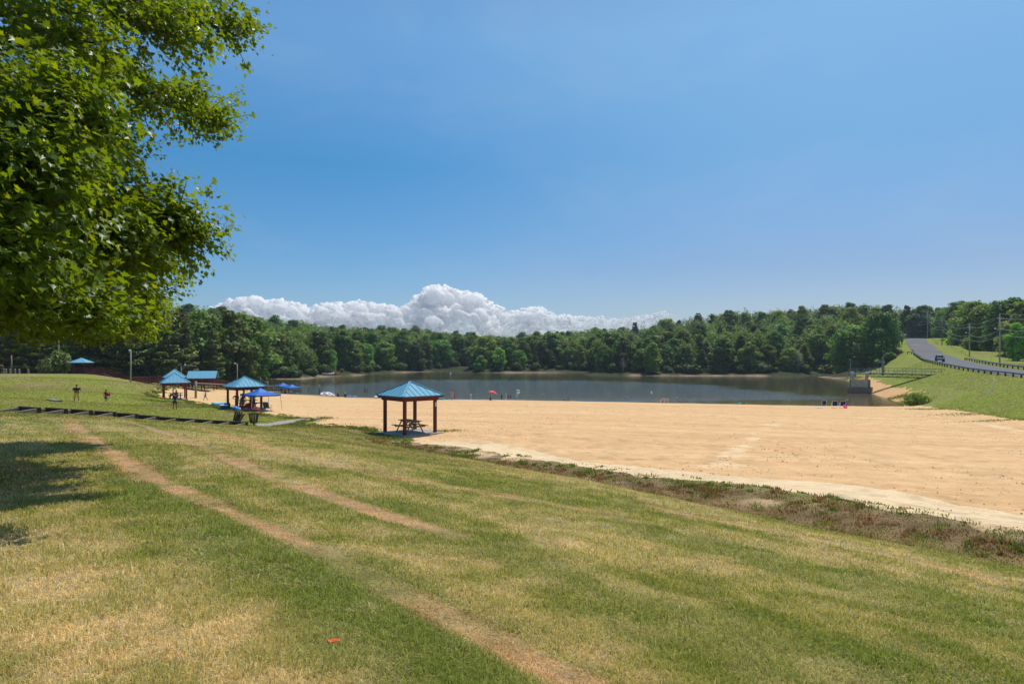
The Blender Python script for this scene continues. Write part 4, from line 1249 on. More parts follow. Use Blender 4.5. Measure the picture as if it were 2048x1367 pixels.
BROAD = [broad_proto(1, W=8.5), broad_proto(2, W=10, base=0.06, col=(0.068, 0.112, 0.024)), broad_proto(3, W=7.5, base=0.10, col=(0.052, 0.092, 0.026)),
         broad_proto(4, W=9.5, base=0.06, nl=46, n=8000, col=(0.060, 0.104, 0.020)), broad_proto(5, W=8, base=0.12, shape=0.8, col=(0.078, 0.112, 0.026)),
         broad_proto(6, W=9, base=0.10, col=(0.050, 0.084, 0.022))]
SKIRT = [broad_proto(11, H=12, W=9, base=0.05, nl=30, n=8000, size=0.19, col=(0.070, 0.120, 0.024)), broad_proto(12, H=12, W=8, base=0.04, nl=28, n=8000, size=0.19, col=(0.058, 0.098, 0.022)),
         broad_proto(13, H=12, W=10, base=0.05, nl=32, n=8000, size=0.19, col=(0.082, 0.132, 0.028))]
PINE = [pine_proto(21), pine_proto(22, W=9, tiers=13), pine_proto(23, W=7, tiers=18, col=(0.045, 0.07, 0.028)), pine_proto(24, W=8.5, base=0.25, tiers=13, col=(0.055, 0.08, 0.026))]
PINE_BIG = [pine_proto(31, H=15, W=9, base=0.06, tiers=17, n=9000, size=0.20, col=(0.060, 0.080, 0.026)), pine_proto(32, H=15, W=8, base=0.05, tiers=19, n=9000, size=0.20, col=(0.052, 0.074, 0.026)),
            pine_proto(33, H=15, W=10, base=0.08, tiers=15, n=9000, size=0.20, col=(0.066, 0.082, 0.026))]
BUSH = [bush_proto(41), bush_proto(42, W=4.2, col=(0.07, 0.12, 0.025)), bush_proto(43, H=3.4, W=3.2, col=(0.095, 0.14, 0.03))]

def plant(name, proto, H0, loc, h, wide, label, cat, group, rz=None, parts=('crown', 'trunk')):
    t = empty(name, loc, random.uniform(0, 6.28) if rz is None else rz, label, cat, group)
    s = h / H0
    t.scale = (s * wide, s * wide, s)
    for p, me in zip(parts, proto):
        obj_of(p, me, t)
    return t

def sky_y(px): return float(lerp_list(crest, px, 1))
def front_d(px): return float(lerp_list(front, px, 1))
house_px = (1292, 1345)
n_tree = {'b': 0, 'p': 0}
placed = []
def in_road(x, y, m=10):
    o, _ = road_off(np.array([x]), np.array([y])); return abs(o[0]) < m and y < 330
rt = random.Random(5)
def zone(px, d):
    if px < 500 and d < 200: return 'left'
    if px > 1808 and px > 1024: return 'road_right' if px > 1846 else 'road_far'
    if px > 1700: return 'road_left'
    return 'far'
LAB = {('far', 'shore', 'b'): ('broadleaf tree with low green branches at the water line of the far shore', 'broadleaf trees along the far shore'),
       ('far', 'shore', 'p'): ('dark pine tree at the water line of the far shore', 'pines along the far shore'),
       ('far', 'slope', 'b'): ('green broadleaf tree in the woods on the slope above the far shore', 'broadleaf trees on the far slope'),
       ('far', 'slope', 'p'): ('dark pine tree in the woods on the slope above the far shore', 'pines on the far slope'),
       ('far', 'ridge', 'b'): ('green broadleaf tree along the skyline of the woods beyond the lake', 'broadleaf trees on the skyline'),
       ('far', 'ridge', 'p'): ('pine tree along the skyline of the woods beyond the lake', 'pines on the skyline'),
       ('left', '', 'p'): ('olive green pine with layered branches behind the red boardwalk', 'pines behind the boardwalk'),
       ('left', '', 'b'): ('bright green broadleaf tree among the pines behind the red boardwalk', 'broadleaf trees behind the boardwalk'),
       ('road_left', '', 'b'): ('tall dark green tree on the lake side of the road beyond the dam', 'trees on the lake side of the road'),
       ('road_left', '', 'p'): ('tall dark pine on the lake side of the road beyond the dam', 'pines on the lake side of the road'),
       ('road_right', '', 'b'): ('green tree on the bank behind the utility poles', 'trees behind the utility poles'),
       ('road_right', '', 'p'): ('dark pine on the bank behind the utility poles', 'pines behind the utility poles'),
       ('road_far', '', 'b'): ('tree closing the view at the top of the road', 'trees at the top of the road'),
       ('road_far', '', 'p'): ('pine closing the view at the top of the road', 'pines at the top of the road')}
def put_tree(px, d, row, kind=None, h=None, force=False):
    x = (px - CX) / F * d
    if not force and in_road(x, d, 11 if px < 1830 else 13): return
    if not force and 1846 < px < 1905 and d < 285: return
    z = g1(x, d)
    if z < WATER + 0.15: z = WATER + 0.1
    zn = zone(px, d)
    if kind is None:
        pp = {'left': 0.8 if d < 165 else 0.35, 'far': 0.16, 'road_left': 0.35, 'road_right': 0.3, 'road_far': 0.2}[zn]
        if zn == 'far' and 1320 < px < 1480: pp = 0.45
        kind = 'p' if rt.random() < pp else 'b'
    lim = (HY - sky_y(px)) / F * d - z
    hh = h or (rt.uniform(7.5, 13.0) if row == 0 and zn == 'far' else rt.uniform(10.5, 16.5) if zn == 'far' else rt.uniform(13.5, 19.5)) * (0.85 if kind == 'p' and zn != 'left' else 1)
    band = ''
    if zn == 'far':
        fd = front_d(px); D = float(lerp_list(crest, px, 2))
        band = 'shore' if row == 0 else ('ridge' if d > fd + 0.62 * (D - fd) else 'slope')
    top = lim + rt.uniform(-2.0, 1.2) * (d / 350)
    if row >= 90: hh = max(9, min(top, 24))
    else: hh = min(hh, top)
    if hh < 4: return
    lb, gp = LAB[(zn, band, kind)]
    near = d < 240
    if kind == 'p':
        pr = rt.choice(PINE_BIG if near else PINE)
        plant('pine_tree', pr, 15.0, (x, d, z - 0.1), hh, rt.uniform(0.85, 1.25) * max(1, (9 / hh) ** 0.4), lb, 'tree', gp)
    else:
        sk = row == 0 or near
        pr = rt.choice(SKIRT if sk else BROAD)
        plant('broadleaf_tree', pr, 12.0 if sk else 16.0, (x, d, z - 0.1), hh, rt.uniform(0.9, 1.25) * (0.98 if sk else 1.15), lb, 'tree', gp)
    n_tree[kind] += 1
    placed.append((px, d))

def row_of(pxs, pxe, dfun, step_m, row, **k):
    px = pxs
    while px < pxe:
        d = dfun(px)
        q = px + rt.uniform(-0.3, 0.3) * step_m * F / d
        if not (house_px[0] + 12 < q < house_px[1] - 18 and d < 268):
            put_tree(q, d + rt.uniform(-2.5, 2.5), row, **k)
        px += step_m * rt.uniform(0.8, 1.25) * F / d
# far woods, from the water line up to the skyline
W0, W1 = 508, 1700
row_of(W0, W1, lambda p: front_d(p) + 3, 6.0, 0)
for i, (dd, st) in enumerate(((9, 7.0), (20, 7.4), (34, 8.2), (54, 9.4))):
    row_of(W0, W1, lambda p: min(front_d(p) + dd, float(lerp_list(crest, p, 2)) - 6), st, 1 + i)
row_of(W0, W1, lambda p: 0.45 * front_d(p) + 0.55 * float(lerp_list(crest, p, 2)), 11.5, 6)
row_of(330, 1715, lambda p: float(lerp_list(crest, p, 2)), 8.5, 90)
# left: pines behind the boardwalk, hill woods above them
row_of(-30, 500, lambda p: front_d(p) + 2, 5.2, 0)
row_of(-30, 500, lambda p: front_d(p) + 12, 7.0, 1)
row_of(-30, 340, lambda p: front_d(p) + 28, 8.0, 90)
row_of(330, 520, lambda p: 205, 7.5, 2); row_of(335, 520, lambda p: 240, 8.5, 3); row_of(320, 520, lambda p: 280, 9, 3)
# beyond the dam
row_of(1706, 1822, lambda p: front_d(p) + 2, 6.0, 0, )
row_of(1700, 1815, lambda p: 250, 8, 1); row_of(1690, 1815, lambda p: 300, 9, 2); row_of(1690, 1860, lambda p: 365, 9, 90)
row_of(1826, 1900, lambda p: 338, 7, 1)
row_of(1852, 1900, lambda p: 300, 7, 1)
row_of(1890, 2110, lambda p: front_d(p) + 3, 6.5, 0); row_of(1890, 2110, lambda p: front_d(p) + 14, 8.0, 1); row_of(1880, 2110, lambda p: 275, 9, 2); row_of(1840, 2110, lambda p: 335, 8.5, 90)

# a few trees that stand out
def special(name, px, d, h, proto, H0, wide, label, cat='tree', z=None, parts=('crown', 'trunk')):
    x = (px - CX) / F * d
    zz = max(g1(x, d), WATER + 0.1) if z is None else z
    return plant(name, proto, H0, (x, d, zz - 0.1), h, wide, label, cat, None, parts=parts)
YB = broad_proto(51, H=12, W=9, base=0.05, nl=30, n=6500, size=0.26, col=(0.115, 0.175, 0.030))
special('broadleaf_tree', 1303, 249, 10.6, YB, 12, 0.85, 'bright yellow green tree at the water just right of the grey dead tree')
special('broadleaf_tree', 1000, 286, 9.0, YB, 12, 0.9, 'small bright green tree on the middle of the far shore')
special('broadleaf_tree', 960, 284, 6.0, YB, 12, 1.2, 'low pale green tree by the point where the far cove opens')
special('broadleaf_tree', 1925, 246, 9.5, broad_proto(52, H=12, W=11, base=0.08, nl=30, n=6000, size=0.26, col=(0.13, 0.17, 0.03)), 12, 1.25, 'broad light green tree beside the driveway between two utility poles')
special('broadleaf_tree', 2036, 168, 9.0, YB, 12, 0.8, 'bright green tree at the right edge beyond the stay wires')
special('broadleaf_tree', 494, 198, 8.5, YB, 12, 1.0, 'bright green tree at the left end of the lake behind the family shelter')
special('shrub', 110, 122, 4.6, bush_proto(53, H=3.2, W=4.4, n=3000, col=(0.13, 0.20, 0.05), size=0.16), 3.2, 0.85, 'pale green rounded shrub beside the lookout at the top of the lawn', 'shrub', parts=('foliage', 'stem'))
special('shrub', 1834, 103, 1.9, bush_proto(54, H=2.6, W=4.6, n=1800, col=(0.19, 0.30, 0.03), size=0.15), 2.6, 1.0, 'bright green shrub at the foot of the dam where the sand ends', 'shrub', parts=('foliage', 'stem'))
special('shrub', 1822, 110, 1.2, bush_proto(55, H=2.6, W=4.6, n=1500, col=(0.15, 0.21, 0.04), size=0.14), 2.6, 1.0, 'small dull green shrub just above the bright one at the foot of the dam', 'shrub', parts=('foliage', 'stem'))
def bare_proto(seed, H, n=26, spread=0.4):
    r = np.random.default_rng(seed)
    segs = [([(0, 0, -0.5), (0.1, 0, H * .4), (0.3, 0.1, H * .8), (0.35, 0.1, H)], [H * .016, H * .012, H * .006, H * .002])]
    for i in range(n):
        z = H * r.uniform(0.25, 0.9); a = r.uniform(0, 6.28); l = H * spread * r.uniform(.5, 1) * (1.1 - z / H)
        p0 = np.array([0.15, 0.05, z]); p2 = p0 + np.array([math.cos(a) * l, math.sin(a) * l, l * r.uniform(.3, .9)]); p1 = (p0 + p2) / 2 - np.array([0, 0, l * .1])
        segs.append(([tuple(p0), tuple(p1), tuple(p2)], [H * .006, H * .004, H * .0015]))
        for j in range(3):
            q = p1 + (p2 - p1) * r.uniform(0, .8); e = q + r.normal(size=3) * l * .28 + np.array([0, 0, l * .15])
            segs.append(([tuple(q), tuple(e)], [H * .003, H * .001]))
    return tubes_mesh(segs, M['deadwood'], 'branches')
M['deadwood'] = mat('grey_dead_wood', (0.34, 0.31, 0.29), 0.9, 0.2, 3)
for px, d, h, sd, sp, lb in ((462, 190, 15.5, 61, 0.42, 'tall bare grey dead tree among the green woods at the left'), (1246, 250, 6.2, 62, 0.55, 'small bare grey dead tree standing at the far water line'),
                         (1596, 246, 8.0, 63, 0.5, 'bare grey dead tree in the dark woods on the right half of the far shore')):
    x = (px - CX) / F * d
    t = empty('dead_tree', (x, d, max(g1(x, d), WATER)), sd, lb, 'dead tree')
    obj_of('branches', bare_proto(sd, h, 30, sp), t)
# shoreline bushes
for px in np.arange(520, 1700, 26):
    q = px + rt.uniform(-10, 10)
    d = front_d(q) - rt.uniform(0.5, 3.0)
    x = (q - CX) / F * d; z = g1(x, d)
    if z < WATER + 0.05: z = WATER + 0.05
    plant('shrub', rt.choice(BUSH), 2.8, (x, d, z - 0.1), rt.uniform(1.6, 3.6), rt.uniform(0.9, 1.3), 'low green shrub overhanging the water along the far shore', 'shrub', 'shrubs along the far shore', parts=('foliage', 'stem'))
for px, d in ((1745, 214), (1762, 208), (1778, 206), (1722, 222)):
    x = (px - CX) / F * d
    plant('shrub', rt.choice(BUSH), 2.8, (x, d, g1(x, d) - 0.1), rt.uniform(2, 3.4), 1.1, 'green shrub at the foot of the tall trees behind the footbridge', 'shrub', 'shrubs behind the footbridge', parts=('foliage', 'stem'))
print('TREES', n_tree)
# the wood beyond the individual trees, reading as one mass
def far_wood():
    r = np.random.default_rng(77)
    pts = []
    for k in range(960):
        px = r.uniform(-60, 2120)
        D = float(lerp_list(crest, px, 2)); fd = front_d(px)
        if k < 400: d = D + r.uniform(-2, 40)
        else:
            if px < 505 or px > 1700: continue
            d = fd + 9 + (D - fd - 9) * r.random() ** 1.3
        if house_px[0] - 25 < px < house_px[1] + 10 and d < 290: continue
        x = (px - CX) / F * d
        if in_road(x, d, 16) or (1840 < px < 1910 and d < 300): continue
        z = g1(x, d)
        h = min((HY - sky_y(px)) / F * d - z - r.uniform(0.5, 4), r.uniform(8, 15) if k >= 400 else 22)
        pts.append((x, d, z, max(h, 5)))
    V, F_, Cc = [], [], []
    b = 0
    for x, y, z, h in pts:
        n = 900
        d = r.normal(size=(n, 3)); d /= np.linalg.norm(d, axis=1, keepdims=True)
        rw = min(4.2, 0.36 * h + 1.0)
        lump = 1 + 0.30 * (fbm(d[:, 0] * 2.2 + x, d[:, 1] * 2.2 + d[:, 2] * 1.7 + y, 13, 2)[:, None] - 0.5) * 2
        cen = d * np.array([rw, rw, h * 0.50]) * r.uniform(.72, 1.04, (n, 1)) * lump + np.array([x, y, z + h * 0.50])
        v, f, c = leaf_quads(cen, d + r.normal(size=(n, 3)) * .5, 0.27 * r.uniform(.6, 1.4, n), np.array([0.050, 0.084, 0.022])[None] * r.uniform(.7, 1.25, (n, 1)) * r.uniform(.8, 1.2), r)
        V.append(v); F_.append(f + b); Cc.append(c); b += len(v)
    o = obj_of('forest', np_mesh('forest', np.concatenate(V), np.concatenate(F_), M['leaf_broad'], np.concatenate(Cc)))
    tag(o, 'continuous green woodland carrying on behind the visible trees', kind='stuff')
far_wood()
# house among the trees
for q_, d_2, h_ in ((1310, 258, 8.5), (1333, 262, 9.5), (1322, 266, 8.0), (1346, 268, 12.0), (1296, 266, 12.5), (1306, 272, 13.5), (1337, 274, 14.5), (1320, 271, 10.5)): put_tree(q_, d_2, 1, 'b', h_, True)
def house():
    px, d = 1322, 282
    x = (px - CX) / F * d; zt = (HY - 676) / F * d
    t = empty('house', (x, d, zt - 6.0), R(25), 'pale grey house half hidden among the trees above the far shore', 'house')
    MB().box((0, 0, 2.2), (8, 6, 5.4)).build('wall', mat('grey_siding', (0.48, 0.43, 0.42), 0.8, 0.1), t)
    m = MB()
    m.add([(-4.4, -3.5, 4.75), (4.4, -3.5, 4.75), (4.4, 3.5, 4.75), (-4.4, 3.5, 4.75), (-4.4, 0, 7.0), (4.4, 0, 7.0)], [(0, 1, 5, 4), (2, 3, 4, 5), (1, 2, 5), (3, 0, 4), (3, 2, 1, 0)])
    m.build('roof', mat('grey_shingle', (0.30, 0.25, 0.25), 0.9, 0.2), t)
    for x_ in (-2.4, 0, 2.4):
        w = MB().box((x_, -3.03, 2.8), (1.2, 0.1, 1.5)).build('window', M['white'], t)
        MB().box((x_, -3.09, 2.8), (1.0, 0.04, 1.3)).build('pane', M['glass'], w)
house()

# ------------------------------------------------------------------ the big maple whose crown fills the upper left
def maple():
    r = np.random.default_rng(91)
    cx, cy = -12.3, 13.2
    gz = g1(cx, cy)
    t = empty('maple_tree', (cx, cy, gz), 0, 'large maple with sunlit lobed leaves filling the upper left corner', 'tree')
    zs = np.array([-0.6, -0.2, 0.1, 0.4, 0.8, 1.1, 1.6, 2.1, 2.4, 3.0, 3.6, 4.2, 5.0, 5.7, 7, 9, 11, 12.5])
    Rs = np.array([2.0, 2.9, 3.5, 4.3, 4.95, 5.05, 5.5, 5.9, 5.6, 4.7, 4.5, 4.4, 5.4, 6.6, 6.7, 5.5, 3.6, 0.3])
    def Rz(z, a):
        return np.interp(z, zs, Rs) * (1 + 0.06 * np.sin(3 * a + 0.8 * z) + 0.05 * np.sin(7 * a - 1.7 * z))
    # limbs
    segs = [([(0, 0, -0.3), (0.05, 0.05, 1.2), (0.0, 0.1, 2.6), (0.1, 0.0, 5.5), (0.0, 0.1, 9.5), (0.1, 0, 13)], [0.36, 0.29, 0.25, 0.19, 0.10, 0.03])]
    tips = []
    nb = 90
    for i in range(nb):
        z0 = 2.5 + 9.6 * (i / nb)
        a = i * 2.399
        zt = max(z0 + gz + 0.9 * (i / nb) - 0.9 * (1 - i / nb), 0.35)
        L = float(Rz(np.array([zt]), np.array([a]))[0]) * r.uniform(0.86, 0.98)
        p0 = np.array([0, 0, z0]); p3 = np.array([math.cos(a) * L, math.sin(a) * L, zt - gz])
        p1 = p0 + (p3 - p0) * 0.35 + np.array([0, 0, 0.55]); p2 = p0 + (p3 - p0) * 0.7 + np.array([0, 0, 0.55])
        segs.append(([tuple(p0), tuple(p1), tuple(p2), tuple(p3)], [0.085, 0.06, 0.04, 0.012]))
        tips.append((p0, p1, p2, p3))
    # two boughs that reach out over the lawn towards the viewer
    ext = []
    near_n = 8
    for e in ((6.1, -6.3, 4.4), (6.5, -5.6, 3.5), (5.4, -7.0, 3.9), (6.9, -4.6, 2.7), (6.0, -6.6, 2.5), (5.6, -6.2, 5.2), (6.6, -5.0, 4.6), (6.4, -4.0, 5.6), (6.15, -0.5, 4.75), (5.6, -1.6, 4.4), (0.5, 8.9, 3.9), (-0.5, 9.3, 3.6), (-1.6, 9.4, 4.0), (-2.6, 8.4, 3.4), (1.2, 7.4, 3.7), (-0.6, 8.0, 4.6)):
        p3 = np.array(e); p0 = np.array([0, 0, e[2] + 0.2])
        p1 = p3 * 0.4 + p0 * 0.6 + np.array([0, 0, 0.5]); p2 = p3 * 0.75 + p0 * 0.25 + np.array([0, 0, 0.4])
        segs.append(([tuple(p0), tuple(p1), tuple(p2), tuple(p3)], [0.09, 0.06, 0.04, 0.012])); tips.append((p0, p1, p2, p3)); ext.append(len(tips) - 1)
    # twigs
    ntw = 9000
    twigs = []
    for k in range(ntw):
        i = r.integers(0, len(tips)) if k % 4 else ext[r.integers(0, len(ext))]
        p0, p1, p2, p3 = tips[i]
        u = r.beta(2.0, 1.0)
        b = p1 + (p2 - p1) * min(1, u * 2) if u < 0.5 else p2 + (p3 - p2) * (u - 0.5) * 2
        a = math.atan2(b[1], b[0]) + r.normal() * 0.7
        l = r.uniform(0.5, 1.35) * (0.75 if i in ext else 1)
        e = b + np.array([math.cos(a) * l, math.sin(a) * l, r.normal() * 0.42 - 0.05])
        if i in ext and e[2] + gz < (0.42 if e[1] < -2 else 0.25): continue
        if i not in ext:
            re = math.hypot(e[0], e[1]); lim = float(Rz(np.array([e[2] + gz]), np.array([math.atan2(e[1], e[0])]))[0])
            if re > lim * 1.04: continue
            if e[2] + gz < 0.15: continue
        twigs.append((b, e))
        if k % 3 == 0: segs.append(([tuple(b), tuple((b + e) / 2 + np.array([0, 0, 0.05])), tuple(e)], [0.014, 0.009, 0.004]))
    obj_of('trunk', tubes_mesh(segs, M['bark'], 'trunk'), t)
    # leaves: five pointed lobes, slightly folded, hanging in flat sprays from the twigs
    out = np.array([(0.0, -0.10), (0.16, -0.20), (0.50, -0.22), (0.36, 0.02), (0.62, 0.24), (0.34, 0.30), (0.30, 0.52), (0.14, 0.48), (0.0, 0.92),
                    (-0.14, 0.48), (-0.30, 0.52), (-0.34, 0.30), (-0.62, 0.24), (-0.36, 0.02), (-0.50, -0.22), (-0.16, -0.20)])
    m = len(out)
    B = np.array([q[0] for q in twigs]); E = np.array([q[1] for q in twigs])
    per = 33
    nL = len(twigs) * per
    tw = np.repeat(np.arange(len(twigs)), per)
    u = r.uniform(0.15, 1.08, nL)
    dirv = E[tw] - B[tw]; ln = np.linalg.norm(dirv, axis=1, keepdims=True); dirv = dirv / ln
    side = np.stack([-dirv[:, 1], dirv[:, 0], np.zeros(nL)], 1)
    pos = B[tw] + (E - B)[tw] * u[:, None] + side * (r.normal(size=nL) * 0.17)[:, None] + r.normal(size=(nL, 3)) * np.array([0.05, 0.05, 0.09])
    # leaf axis points outward and droops, the face turns up to the light
    ax = dirv * 0.7 + side * r.normal(size=(nL, 1)) * 0.8 + r.normal(size=(nL, 3)) * 0.25
    ax[:, 2] -= r.uniform(0.15, 0.9, nL); ax /= np.linalg.norm(ax, axis=1, keepdims=True)
    up_ = np.array([0.25, 0.3, 1.0]) + r.normal(size=(nL, 3)) * 0.38
    nx = np.cross(ax, up_); nx /= np.linalg.norm(nx, axis=1, keepdims=True)
    nn = np.cross(nx, ax)
    s = r.uniform(0.060, 0.128, nL)
    V = pos[:, None, :] + s[:, None, None] * (nx[:, None, :] * out[None, :, 0:1] + ax[:, None, :] * out[None, :, 1:2]
                                               + nn[:, None, :] * (0.28 * np.abs(out[None, :, 0:1]) - 0.22 * out[None, :, 1:2] ** 2 * r.uniform(0.2, 1.2, (nL, 1, 1))))
    cpt = pos + s[:, None] * ax * 0.05
    V = np.concatenate([cpt[:, None, :], V], 1)
    base = (np.arange(nL) * (m + 1))[:, None, None]
    tri = np.array([(0, 1 + k, 1 + (k + 1) % m) for k in range(m)])[None]
    F_ = (base + tri).reshape(-1, 3)
    tone = r.uniform(0.75, 1.25, (nL, 1)) * (0.85 + 0.3 * r.random(len(twigs)))[tw][:, None]
    col = np.array([0.105, 0.165, 0.014])[None] * tone
    yel = r.random(nL) < 0.12
    col[yel] *= np.array([1.45, 1.2, 0.9])
    C3 = np.repeat(col, m + 1, axis=0)
    M['leaf_maple'] = leaf_mat('maple_leaves', trans=0.40, objvar=0.0, rough=0.40, ttint=(2.9, 2.5, 0.45), spec=0.3)
    obj_of('crown', np_mesh('crown', V.reshape(-1, 3), F_, M['leaf_maple'], C3), t)
    print('MAPLE leaves', nL)
maple()
# ------------------------------------------------------------------ grass blades near the viewer, weeds along the sand
M['blade'] = leaf_mat('grass_blades', trans=0.38, objvar=0.0, rough=0.6, tint=(2.2, 2.03, 2.0), ttint=(1.25, 1.2, 0.7), spec=0.12)
def blades(name, x, y, h, w, col, r, lean=0.5, bend=0.5):
    n = len(x)
    z = G(x, y)
    a = r.uniform(0, 2 * math.pi, n)
    la = r.uniform(0, 2 * math.pi, n); ll = np.abs(r.normal(size=n)) * lean
    dx, dy = np.cos(la) * ll, np.sin(la) * ll
    wx, wy = np.cos(a) * w / 2, np.sin(a) * w / 2
    p = np.stack([x, y, z - 0.006], 1)
    side = np.stack([wx, wy, np.zeros(n)], 1)
    mid = np.stack([dx * h * 0.4, dy * h * 0.4, h * 0.6], 1)
    tip = np.stack([dx * h * (1 + bend), dy * h * (1 + bend), h * np.clip(1 - 0.35 * ll, 0.3, 1)], 1)
    V = np.stack([p - side, p + side, p + mid + side * 0.75, p + tip, p + mid - side * 0.75], 1)
    base = np.arange(n)[:, None] * 5
    q = np.concatenate([base + np.array([[0, 1, 2]]), base + np.array([[0, 2, 4]]), base + np.array([[4, 2, 3]])], 0)
    me = np_mesh(name, V.reshape(-1, 3), q, M['blade'], np.repeat(col, 5, axis=0))
    return obj_of(name, me)
def near_grass():
    r = np.random.default_rng(15)
    n = 690000
    az = r.uniform(R(-46), R(50), n)
    d = np.exp(r.uniform(math.log(2.2), math.log(46), n))
    x, y = np.sin(az) * d, np.cos(az) * d
    s = 0.78 * x + 0.63 * y
    k = (s < 18.2 + (fbm(x / 1.5, y / 1.5, 201, 3) - 0.5) * 2) & ~inpoly(x, y, beach_poly)
    # keep the worn tracks thinner
    tr = np.zeros(len(x))
    for l, w, st in tracks[:4]: tr = np.maximum(tr, sstep(w * 1.2, w * 0.3, dist_line(x, y, l)) * st)
    k &= r.random(n) > tr * 0.35
    x, y, d, tr = x[k], y[k], d[k], tr[k]
    n = len(x)
    c = lawn_col(x, y, False)
    # single blades: some fresh, many straw
    tuft = fbm(x * 2.6, y * 2.6, 207, 3)
    fresh = r.random(n) < sstep(0.35, 0.65, tuft) * 0.55 * (1 - tr) ** 2
    straw = r.random(n) < (0.16 + 0.20 * sstep(0.55, 0.35, tuft)) * (1 - 0.8 * tr)
    cc = c * r.uniform(0.7, 1.4, (n, 1))
    g = np.array([0.125, 0.165, 0.032]) * r.uniform(0.7, 1.45, (n, 1)); st_ = np.array([0.37, 0.31, 0.18]) * r.uniform(0.65, 1.25, (n, 1))
    cc = np.where(fresh[:, None], cc * 0.45 + g * 0.55, cc)
    cc = np.where((straw & ~fresh)[:, None], cc * 0.4 + st_ * 0.6, cc)
    h = r.uniform(0.022, 0.055, n) * (0.7 + 0.7 * tuft) * (1 - 0.55 * tr) * (1 + 0.3 * fresh)
    w = (0.0032 + 0.00075 * d) * r.uniform(0.7, 1.3, n)
    o = blades('grass', x, y, h * (1 + 0.012 * d), w, np.clip(cc, 0.01, 0.8), r, 0.65)
    tag(o, 'short mown grass blades, part green and part straw', kind='stuff')
near_grass()
def far_grass():
    # farther turf: taller tufts stand for the uneven mown sward of the rise and the dam
    r = np.random.default_rng(16)
    X, Y, D = [], [], []
    for n, a0, a1, d0, d1 in ((210000, -40, 0, 40, 128), (130000, 20, 42, 60, 190)):
        az = r.uniform(R(a0), R(a1), n); d = np.exp(r.uniform(math.log(d0), math.log(d1), n))
        x, y = np.sin(az) * d, np.cos(az) * d
        off, _ = road_off(x, y)
        px = CX + F * x / y
        k = ~inpoly(x, y, beach_poly) & (np.abs(off) > 4.2) & (y < lerp_list(front, px) - 3) & ~((x > 50) & (y > 96) & (G(x, y) < -5.6))
        k &= ~((0.78 * x + 0.63 * y > 19) & (x > -3) & (x < 40))
        X.append(x[k]); Y.append(y[k]); D.append(d[k])
    x, y, d = map(np.concatenate, (X, Y, D)); n = len(x)
    c = lawn_col(x, y, False) * r.uniform(0.62, 1.25, (n, 1)) * 0.66
    stripe = fbm(x / 0.7 - y / 1.4, y / 7 + x / 9, 251, 3)
    c *= (0.80 + 0.42 * stripe)[:, None]
    o = blades('grass', x, y, r.uniform(0.02, 0.06, n) * (1 + 0.004 * d), (0.010 + 0.0006 * d) * r.uniform(.7, 1.3, n), np.clip(c, .01, .8), r, 0.8)
    tag(o, 'distant mown grass on the left rise and the dam face', kind='stuff')
far_grass()
